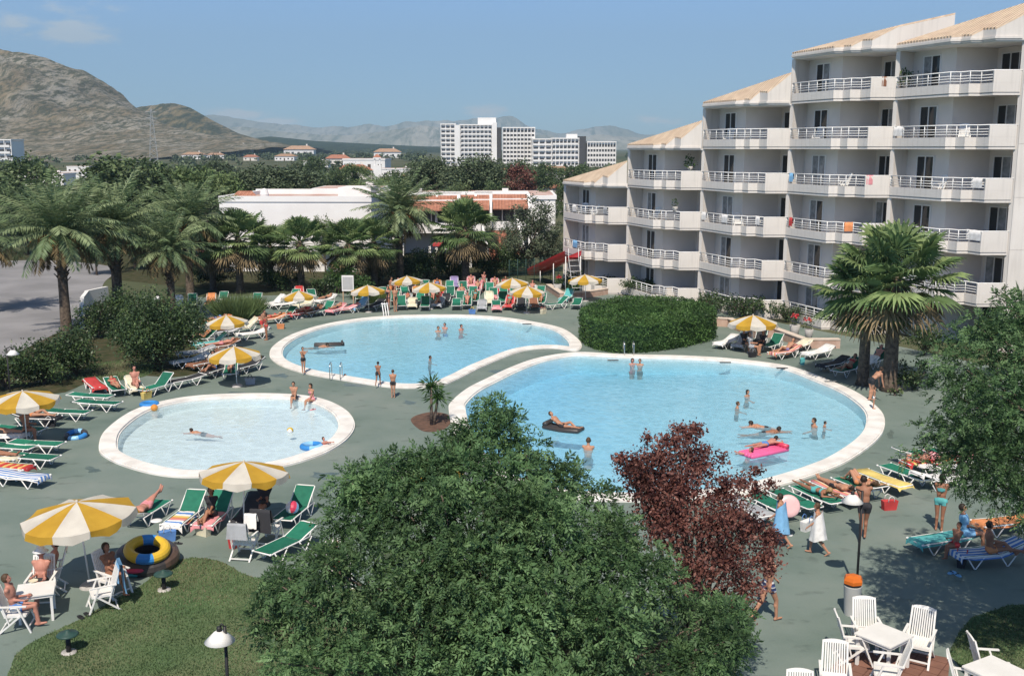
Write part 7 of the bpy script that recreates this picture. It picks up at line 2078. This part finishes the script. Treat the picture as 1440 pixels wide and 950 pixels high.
def body_verts(pose, fem):
    J, T, F, S, up, hF, p = skeleton(pose, fem)
    b = MB().mat(SKIN[0], True)
    def cone(a, c, r0, r1): 
        a, c = J[a] if isinstance(a, str) else a, J[c] if isinstance(c, str) else c
        m = a.lerp(c, .5)
        b.tube([a, m, c], [r0, (r0 + r1) / 2, r1], 10); b.ellipsoid(a, r0, r0, r0, 10, 8); b.ellipsoid(c, r1, r1, r1, 10, 8)
    def oval(c, rx, ry, rz):      # rx along S, ry along F, rz along T
        M = Matrix((S, F, T)).transposed(); b.ellipsoid(c, rx, ry, rz, 14, 10, M)
    if fem:
        oval(T * -.02, .165, .115, .13); oval(T * .15, .125, .09, .16); oval(T * .34, .145, .105, .17)
        for q in (1, -1): oval(T * .335 + S * .07 * q + F * .075, .06, .055, .06)
    else:
        oval(T * 0, .155, .112, .13); oval(T * .17, .14, .10, .17); oval(T * .35, .175, .118, .18)
    oval(T * .45, .15 if not fem else .13, .075, .07)
    cone(T * .44, 'nek', .06, .052); cone(J['nek'] - F * .01, J['hed'] - hF * .02, .052, .056)
    Mh = Matrix((S, hF, up)).transposed()
    b.ellipsoid(J['hed'] + up * .02 - hF * .012, .074, .092, .098, 16, 12, Mh)
    b.ellipsoid(J['hed'] - up * .045 + hF * .025, .055, .062, .06, 12, 10, Mh)
    b.ellipsoid(J['hed'] - up * .012 + hF * .092, .014, .02, .024, 8, 6, Mh)
    for q in (1, -1): b.ellipsoid(J['hed'] + S * .075 * q - up * .005 - hF * .01, .012, .02, .03, 8, 6, Mh)
    for s in 'LR':
        cone(T * .445 + (J['sh' + s] - T * .455) * .75, 'sh' + s, .062, .058)
        cone('sh' + s, 'el' + s, .054 if not fem else .047, .039); cone('el' + s, 'wr' + s, .042, .026)
        cone('hi' + s, 'kn' + s, .092, .056); cone('kn' + s, 'an' + s, .056, .036)
        k = J['kn' + s].lerp(J['an' + s], .3) - (J['to' + s] - J['hl' + s]).normalized() * .018
        b.ellipsoid(k, .05, .05, .075, 10, 8)
        cone('an' + s, 'hl' + s, .036, .032); cone('hl' + s, 'to' + s, .034, .026)
        # palm
        pd = (J['ha' + s] - J['wr' + s]).normalized(); sdv = pd.cross(F)
        if sdv.length < .2: sdv = pd.cross(T)
        sdv.normalize()
        cone('wr' + s, J['ha' + s] - pd * .02, .025, .027); cone(J['ha' + s] - pd * .02 + sdv * .018, J['ha' + s] + sdv * .016 - pd * .005, .02, .017); cone(J['ha' + s] - pd * .02 - sdv * .018, J['ha' + s] - sdv * .016 - pd * .005, .02, .017)
    return b, (J, T, F, S, up, hF, p)

def fused(mb, voxel=.016):
    me = bpy.data.meshes.new('person'); me.from_pydata(mb.v, [], mb.f); me.update()
    o = bpy.data.objects.new('person', me); col.objects.link(o)
    r_ = o.modifiers.new('r', 'REMESH'); r_.mode = 'VOXEL'; r_.voxel_size = voxel; r_.use_smooth_shade = True
    s_ = o.modifiers.new('s', 'SMOOTH'); s_.factor = .5; s_.iterations = 3
    bpy.context.view_layer.update()
    dg = bpy.context.evaluated_depsgraph_get()
    nm = bpy.data.meshes.new_from_object(o.evaluated_get(dg))
    bpy.data.objects.remove(o); bpy.data.meshes.remove(me)
    return nm

def shell(me, pick, off, name, m):
    """clothing or hair grown from the body's own faces"""
    n = len(me.vertices)
    co = np.empty(n * 3, np.float32); me.vertices.foreach_get('co', co); co = co.reshape(-1, 3)
    no = np.empty(n * 3, np.float32); me.vertex_normals.foreach_get('vector', no); no = no.reshape(-1, 3)
    ok = pick(co)
    fs = [tuple(p.vertices) for p in me.polygons if all(ok[v] for v in p.vertices)]
    if not fs: return None
    ids = sorted({v for f in fs for v in f}); mp_ = {v: i for i, v in enumerate(ids)}
    vv = co[ids] + no[ids] * off
    b = MB().mat(m, True); b.add([tuple(v) for v in vv], [[mp_[v] for v in f] for f in fs])
    return b

def seg_t(co, a, b_):
    a, b_ = np.array(a), np.array(b_); d = b_ - a
    t = np.clip(((co - a) @ d) / (d @ d), 0, 1); return t, np.linalg.norm(co - (a + t[:, None] * d), axis=1)

PPROTO = {}
def person_proto(pose, outfit, fem=False, hairlen='short'):
    key = (pose, outfit, fem, hairlen)
    if key in PPROTO: return PPROTO[key]
    b, (J, T, F, S, up, hF, p) = body_verts(pose, fem)
    me = fused(b)
    me.name = 'person'
    # fingers: four unequal, bent, and a thumb from the side of the palm
    fm = MB().mat(SKIN[0], True)
    for s in 'LR':
        pd = (J['ha' + s] - J['wr' + s]).normalized(); sdv = pd.cross(F)
        if sdv.length < .2: sdv = pd.cross(T)
        sdv.normalize(); curl = sdv.cross(pd) * (1 if s == 'L' else -1)
        inner = sdv if (sdv.dot(S) * (1 if s == 'L' else -1)) < 0 else -sdv
        for i, (o_, l_) in enumerate(((.027, .062), (.009, .072), (-.009, .067), (-.027, .052))):
            a = J['ha' + s] - pd * .01 + inner * o_; c1 = a + pd * l_ * .55 + curl * .008; c2 = c1 + pd * l_ * .42 + curl * .03
            fm.tube([a, c1, c2], [.0095, .0085, .0065], 6)
        a = J['ha' + s] - pd * .05 + inner * .03; fm.tube([a, a + inner * .03 + pd * .025, a + inner * .035 + pd * .06 + curl * .015], [.011, .010, .007], 6)
    nv = len(me.vertices)
    verts = [tuple(v.co) for v in me.vertices] + fm.v
    faces = [tuple(q.vertices) for q in me.polygons] + [tuple(i + nv for i in f) for f in fm.f]
    full = bpy.data.meshes.new('person'); full.from_pydata(verts, [], faces); full.materials.append(SKIN[0])
    full.polygons.foreach_set('use_smooth', [True] * len(faces)); full.update()
    root = bpy.data.objects.new('person', full)
    kids = []
    def dist_all(co):
        segs = {'tor': (J['pel'] - T * .12, J['nek'])}
        for s in 'LR':
            segs['th' + s] = (J['hi' + s], J['kn' + s]); segs['sh' + s] = (J['kn' + s], J['an' + s]); segs['ua' + s] = (J['sh' + s], J['el' + s]); segs['fa' + s] = (J['el' + s], J['ha' + s])
        return {k: seg_t(co, a, c) for k, (a, c) in segs.items()}
    def along(co): return (co - np.array(J['pel'])) @ np.array(T)
    def trunks(lim):
        def f(co):
            d = dist_all(co); u = along(co)
            near_t = (u > -.16) & (u < .09) & (d['tor'][1] < .2) & (d['faL'][1] > .055) & (d['faR'][1] > .055)
            th = np.zeros(len(co), bool)
            for s in 'LR':
                t, dd = d['th' + s]; th |= (t < lim) & (dd < .115) & (u < .06) & (d['faL'][1] > .055) & (d['faR'][1] > .055)
            return (near_t & (d['tor'][1] < .17)) | th
        return f
    def band(u0, u1):
        def f(co):
            d = dist_all(co); u = along(co)
            arm = np.minimum.reduce([d['ua' + s][1] for s in 'LR'] + [d['fa' + s][1] for s in 'LR'])
            return (u > u0) & (u < u1) & (arm > .062) & (d['tor'][1] < .21)
        return f
    def shirt(co):
        d = dist_all(co); u = along(co)
        arm = np.minimum(np.where(d['uaL'][0] < .8, d['uaL'][1], 9), np.where(d['uaR'][0] < .8, d['uaR'][1], 9))
        fore = np.minimum(d['faL'][1], d['faR'][1])
        return (((u > -.08) & (u < .50) & (d['tor'][1] < .22)) | ((arm < .085) & (u < .52))) & (fore > .045)
    out = {'trunks': [('swim_trunks', trunks(.42), .010)], 'brief': [('swim_trunks', trunks(.10), .007)], 'bikini': [('bikini_bottom', trunks(.08), .007), ('bikini_top', band(.27, .39), .008)],
           'suit': [('swimsuit', lambda co: band(-.02, .40)(co) | trunks(.06)(co), .008)], 'shirt': [('shirt', shirt, .014), ('shorts', trunks(.55), .012)], 'dress': [('dress', lambda co: shirt(co) | trunks(.6)(co), .016)]}[outfit]
    tmp = full
    for nm, f, off in out:
        sb = shell(me, f, off, nm, CLOTH['D'])
        if sb: kids.append((nm, sb))
    hc, upn, hFn, Sn = np.array(J['hed']), np.array(up), np.array(hF), np.array(S)
    def hair(co):
        q = co - hc; u = q @ upn; f = q @ hFn; r_ = np.linalg.norm(q, axis=1)
        cap = (u > .035 - .0 * f) & (f < .085)
        backh = (f < .012) & (u > (-.055 if hairlen == 'short' else -.13))
        brow = (f > .045) & (u < .075)
        return (r_ < (.15 if hairlen == 'short' else .19)) & (cap | backh) & ~brow
    hb = shell(me, hair, .014 if hairlen == 'short' else .024, 'hair', HAIR['dark'])
    if hb: kids.append(('hair', hb))
    eb = MB().mat(m_eye, True)
    Mh = Matrix((S, hF, up)).transposed()
    for q in (1, -1): eb.ellipsoid(J['hed'] + S * .03 * q + up * .012 + hF * .079, .012, .008, .007, 8, 6, Mh)
    kids.append(('eyes', eb))
    lb = MB().mat(m_lip, True); lb.ellipsoid(J['hed'] - up * .055 + hF * .083, .022, .008, .008, 8, 6, Mh); kids.append(('mouth', lb))
    built = []
    for nm, sb in kids:
        built.append((nm, sb))
    lo = min(v[2] for v in verts)
    PPROTO[key] = dict(mesh=full, kids=built, kid_me={}, lo=lo, J=J, T=T)
    return PPROTO[key]

def person(pose, loc, rz, label, s=1.0, outfit='trunks', fem=False, hair='dark', hl='short', cloth='D', skin=0, ground=None, pelvis=None, tilt=0.0, cloth2=None):
    """ground: z of what the lowest point rests on; pelvis: z of the pelvis joint instead"""
    pr = person_proto(pose, outfit, fem, hl)
    o = bpy.data.objects.new('person', pr['mesh']); link(o)
    z = (ground - pr['lo'] * s) if pelvis is None else pelvis
    o.location = (loc[0], loc[1], z); o.rotation_euler = (tilt, 0, rz); o.scale = (s,) * 3
    o.material_slots[0].link = 'OBJECT'; o.material_slots[0].material = SKIN[skin]
    for nm, sb in pr['kids']:
        if nm not in pr['kid_me']:
            c = sb.build(nm, o); pr['kid_me'][nm] = c.data
        else:
            c = bpy.data.objects.new(nm, pr['kid_me'][nm]); link(c, o)
        mm = {'hair': HAIR[hair], 'eyes': m_eye, 'mouth': m_lip}.get(nm, cloth2 if (cloth2 and nm in ('shorts', 'bikini_bottom')) else CLOTH[cloth])
        c.material_slots[0].link = 'OBJECT'; c.material_slots[0].material = mm
    tag(o, label, 'person', 'bathers')
    return o
CLOTH['K'] = striped('cloth_patterned_trunks', [(.03, .04, .10), (.5, .5, .5), (.05, .08, .2)], .035, 2)
CNAME['K'] = 'patterned'

# ---- standing and walking
def stand(pose, px, py, rz, label, s=1.0, **k): return person(pose, G(px, py, .0), R(rz), label, s, ground=.0 if 'g' not in k else k.pop('g'), **k)
man = stand('lean', 1213, 758, 155, 'bare chested man in black trunks bending toward the lounger row', 1.06, outfit='trunks', cloth='D', skin=1, hair='dark')
kid_b = stand('walk', 1096, 768, -118, 'child wrapped in a light blue towel walking past the red plum tree', .90, outfit='trunks', cloth='B', skin=0, hair='dark')
kid_w = stand('walk', 1148, 779, -150 + 40, 'child wrapped in a white towel walking on the deck', .86, outfit='trunks', cloth='W', skin=0, hair='brown')
legs = stand('walk', 1078, 872, 112, 'man in patterned trunks walking, upper body hidden by the red plum tree', 1.02, outfit='trunks', cloth='K', skin=0)
def cape(o, s, cl, seed, name='towel_cape'):
    """a bath towel hung round the shoulders"""
    rs = np.random.RandomState(seed); b = MB().mat(CLOTH[cl], True); vs, fs = [], []
    n, kz = 22, 9
    for i in range(kz + 1):
        f = i / kz; z = .50 - .90 * f
        rx, ry = .205 + .10 * f, .135 + .13 * f
        for j in range(n + 1):
            a = R(-55) + R(290) * j / n + R(-90) + R(180)
            a = R(-60) + (R(300)) * j / n
            fold = 1 + .09 * f * math.sin(a * 6 + seed) + .02 * rs.normal() * f
            vs.append((rx * fold * math.sin(a), ry * fold * math.cos(a) + .03 * f, z + .06 * (i == 0) * math.cos(a * 2) - .05 * f * math.sin(a * 2 + seed)))
    for i in range(kz):
        for j in range(n): fs.append((i * (n + 1) + j, i * (n + 1) + j + 1, (i + 1) * (n + 1) + j + 1, (i + 1) * (n + 1) + j))
    b.add(vs, fs); b.add([(x * .97, y * .97, z) for x, y, z in vs], [f[::-1] for f in fs])
    c = b.build(name, o); return c
cape(kid_b, .9, 'L', 1); cape(kid_w, .86, 'W', 3)
p = Vector(kid_b.location); disc('swim_ring', 1106, 768, .78, .33, .10, PL['PP'], 'pale pink swim ring carried by the child in the blue towel', 'inflatable', 70)
col.objects[[o.name for o in col.objects if o.name.startswith('swim_ring')][0]].location = (p.x + .30, p.y + .38, 1.05)
stand('stand', 1320, 745, 150, 'dark haired woman standing in deep tree shade beside a lounger', .98, outfit='bikini', fem=True, cloth='T', skin=1, hl='long')
stand('face', 427, 527, 40, 'bather holding both hands to the face at the left end of the left pool', .74, outfit='brief', cloth='D', skin=0, hair='dark', g=.11)
stand('walk', 532, 545, 170, 'boy in dark trunks at the rim of the left pool, left one of two', .66, outfit='trunks', cloth='D', skin=1, hair='dark', g=.11)
stand('stand', 553, 559, 178, 'boy in black trunks on the deck looking at the left pool, right one of two', .74, outfit='brief', cloth='D', skin=0, hair='brown')
stand('stand', 375, 478, -60, 'woman in red standing among the loungers left of the left pool', .92, outfit='suit', fem=True, cloth='R', skin=1, hl='long')
stand('lean', 369, 473, 70, 'bather leaning over beside the woman in red', .92, outfit='brief', cloth='R', skin=0)
stand('stand', 556, 438, 30, 'man standing with back to the rear loungers, right one of a couple', 1.0, outfit='trunks', cloth='D', skin=0, hair='brown')
stand('stand', 546, 436, -30, 'woman standing behind the left pool, left one of a couple', .95, outfit='suit', fem=True, cloth='D', skin=3, hl='long', hair='brown')
stand('walk', 550, 420, 60, 'bather walking behind the couple with a white sun hat', .95, outfit='trunks', cloth='O', skin=0)
stand('lean', 679, 411, 20, 'bather in the hindmost rear row bending over a lounger', .95, outfit='bikini', fem=True, cloth='P', skin=3, hl='long')
# parents and child at the right rim
stand('bend', 1224, 566, 105, 'adult bending down to a child at the right rim of the large pool', .98, outfit='trunks', cloth='D', skin=0, g=.11)
stand('stand', 1228, 578, 70, 'small child on the right rim of the large pool held by an adult', .55, outfit='brief', cloth='W', skin=0, hair='brown', g=.11)
# sitting on rims
o = person('edge', G(414, 560, .11), R(-8), 'bather sitting on the far rim of the small pool, left one of two', .86, outfit='trunks', cloth='D', skin=0, pelvis=.11 + .10)
o = person('edge', G(439, 563, .11), R(-38), 'bather sitting on the far rim of the small pool, right one of two', .86, outfit='suit', fem=True, cloth='P', skin=0, hl='long', pelvis=.11 + .10)
# in the water: pelvis height set by how deep they stand
def water(pose, px, py, rz, label, s=1.0, dz=-.05, **k):
    if pose == 'wade': dz = -.36 * s + dz * .25
    elif pose == 'swim': dz = -.07
    return person(pose, G(px, py, 0.0), R(rz), label, s, pelvis=dz, **k)
water('swim', 285, 608, -95, 'boy swimming across the small pool', .75, .02, outfit='trunks', cloth='D', skin=0)
water('cling', 459, 628, 60, 'child in red holding a blue swim ring at the rim of the small pool', .62, -.10, outfit='suit', cloth='R', skin=3)
water('swim', 447, 487, 75, 'man floating beside the flat dark float in the left pool', .95, .03, outfit='trunks', cloth='D', skin=0)
water('cling', 489, 531, 60, 'child holding the near rim of the left pool by the steel ladder', .7, -.35, outfit='brief', cloth='D', skin=1)
water('wade', 616, 466, 20, 'bather at the far side of the left pool, left one of three', .95, -.28, outfit='bikini', fem=True, cloth='D', skin=0)
water('wade', 626, 462, -30, 'bather at the far side of the left pool, middle one of three', .95, -.15, outfit='trunks', cloth='B', skin=3)
water('wade', 648, 464, 50, 'bather at the far side of the left pool, right one of three', .95, -.18, outfit='trunks', cloth='R', skin=3)
water('wade', 604, 506, 80, 'swimmer alone in the middle of the left pool, head and arms above water', .8, -.42, outfit='trunks', cloth='D', skin=1)
water('wade', 889, 512, 10, 'bather at the steel ladder of the large pool, left one of two', .9, -.28, outfit='suit', fem=True, cloth='R', skin=3, hl='long')
water('wade', 900, 513, -20, 'bather at the steel ladder of the large pool, right one of two', .9, -.22, outfit='trunks', cloth='D', skin=0)
water('wade', 827, 632, 165, 'bare backed man wading in the large pool above the red plum tree', 1.05, .02, outfit='trunks', cloth='D', skin=0, hair='brown')
water('wade', 1050, 557, 40, 'bather in the middle of the large pool, upper one of two', .85, -.22, outfit='bikini', fem=True, cloth='D', skin=0, hl='long')
water('wade', 1036, 573, 80, 'bather in the middle of the large pool, lower one of two', .85, -.34, outfit='trunks', cloth='D', skin=0, hair='brown')
water('wade', 1146, 600, -80, 'man in the right part of the large pool facing a toddler', 1.0, -.20, outfit='trunks', cloth='D', skin=0)
water('wade', 1159, 600, 80, 'toddler in the right part of the large pool facing a man', .6, -.06, outfit='brief', cloth='D', skin=0)
water('swim', 1077, 600, -95, 'swimmer stretched out in the large pool, upper one of two', .98, .03, outfit='trunks', cloth='D', skin=0)
water('swim', 1074, 607, 85, 'swimmer stretched out in the large pool, lower and darker one of two', .95, .02, outfit='trunks', cloth='D', skin=1)
water('prone', 1076, 633, -58, 'bather lying on the pink air mattress', .85, .26, outfit='brief', cloth='B', skin=3)
water('cling', 1049, 641, -95, 'bather holding the foot of the pink air mattress', .85, -.30, outfit='trunks', cloth='D', skin=3, hair='brown')
water('recline', 789, 604, 62, 'bather reclining on the dark air mattress', .9, .20, outfit='trunks', cloth='D', skin=0, hair='brown')
# sitting on chairs
def on_chair(c, label, s=1.0, **k):
    r_ = c.rotation_euler[2]
    d = Vector((math.sin(r_), -math.cos(r_), 0))
    return person('chairsit', c.location + d * -.03, r_, label, s, pelvis=.44 + .115 * s, **k)
hat_man = on_chair(CHAIR_HAT, 'bare chested man in a white hat sitting behind the white table', 1.0, outfit='trunks', cloth='D', skin=3, hair='dark')
J = PPROTO[('chairsit', 'trunks', False, 'short')]['J']
hb = MB().mat(CLOTH['W'], True); q_ = J['hed'] + Vector((0, .0, .075))
hb.lathe([(0, .085), (.085, .085), (.112, .03), (.118, .0), (.19, -.03), (.185, -.035), (.112, -.01)], 20, q_).build('hat', hat_man)
on_chair(CHAIR_L, 'bare chested man sitting at the left edge beside the white table', 1.02, outfit='trunks', cloth='V', skin=3, hair='brown')
c_ = [o for o in col.objects if o.get('label', '').startswith('chair in parasol shade near')][0]
on_chair(c_, 'person sitting in the shade of the large parasol near its pole', .98, outfit='shirt', cloth='N', skin=1, fem=True, hl='long')
c_ = [o for o in col.objects if o.get('label', '').startswith('chair in parasol shade right')][0]
on_chair(c_, 'sunburnt person sitting in parasol shade right of the man in the hat', .98, outfit='trunks', cloth='R', skin=3)
c_ = [o for o in col.objects if o.get('label', '').startswith('white chair half hidden')][0]
o = on_chair(c_, 'child in a red shirt sitting half hidden by the twigs of the feathery tree', .78, outfit='shirt', cloth='R', skin=2, hair='blond')
def seat(px, py, rz, z, label, s=1.0, pose='sit', **k): return person(pose, G(px, py, z), R(rz), label, s, pelvis=z + .12 * s, **k)
seat(1358, 752, 70, .40, 'person in a light blue shirt sitting on a lounger in deep tree shade', 1.0, 'chairsit', outfit='shirt', cloth='L', skin=0)
seat(1343, 768, -60, .40, 'dark haired child sitting on a lounger in deep tree shade before the blue shirt', .75, 'chairsit', outfit='trunks', cloth='R', skin=1)
seat(1391, 776, 80, .40, 'bather sitting on the lounger nearest the right lawn in deep shade', .95, 'sit', outfit='trunks', cloth='O', skin=1)
seat(1056, 489, 50, .42, 'woman in grey blue clothes sitting on a lounger edge under the right parasol', .95, 'chairsit', outfit='dress', fem=True, cloth='G', skin=0, hl='long', hair='brown')
seat(1047, 484, 20, .42, 'dark clad person sitting behind the woman in grey blue', .95, 'chairsit', outfit='shirt', cloth='D', skin=0)
seat(1072, 486, -30, .42, 'dark clad person sitting right of the woman in grey blue', .95, 'chairsit', outfit='shirt', cloth='D', skin=0, fem=True, hl='long')
seat(38, 606, 60, .42, 'tanned person sitting in the shade of the parasol at the left edge', 1.0, 'chairsit', outfit='trunks', cloth='N', skin=1)
seat(372, 712, 0, .45, 'person in dark clothes sitting under the middle parasol, right of the pole', .95, 'chairsit', outfit='shirt', cloth='D', skin=1)
# on the loungers
rs = np.random.RandomState(3)
cc, hh = ['R', 'D', 'B', 'N', 'O', 'U', 'T', 'P'], ['dark', 'brown', 'blond', 'dark', 'brown']
for i, (pose, p, r_, kind, lab) in enumerate(PEOPLE_ON):
    fem = i % 2 == 0
    d = Vector((-math.sin(r_), math.cos(r_), 0))
    a = R(BACK[kind])
    verb = {'lie': 'lying on', 'sit': 'sitting on', 'recline': 'reclining on', 'legsup': 'lying with raised legs on', 'kneesup': 'lying with bent knees on'}[pose]
    lab2 = lab if lab.startswith(('lounger', 'black', 'empty')) else lab
    short = f'{"woman" if fem else "man"} {verb} the ' + lab2
    if len(short.split()) > 16: short = f'bather {verb.split()[0]} on the ' + lab2
    if len(short.split()) > 16: short = f'bather on the ' + lab2
    dark = 'dark clad sitter' in lab
    pz = .37 + .115
    off = {'lie': -.02, 'sit': -.25, 'recline': .08, 'legsup': .0, 'kneesup': .0}[pose]
    ps = pose
    if pose == 'lie' and kind in ('flat',) and i % 3 == 0: ps = 'prone'
    person(ps, p + d * off, r_, short, .95 + .06 * rs.rand(), outfit='shirt' if dark else ('bikini' if fem else 'trunks'), fem=fem, hair=hh[i % 5], hl='long' if fem else 'short', cloth='D' if dark else cc[(i * 3) % 8], skin=[0, 3, 1, 0][i % 4], pelvis=pz + (.0 if ps != 'prone' else .02))
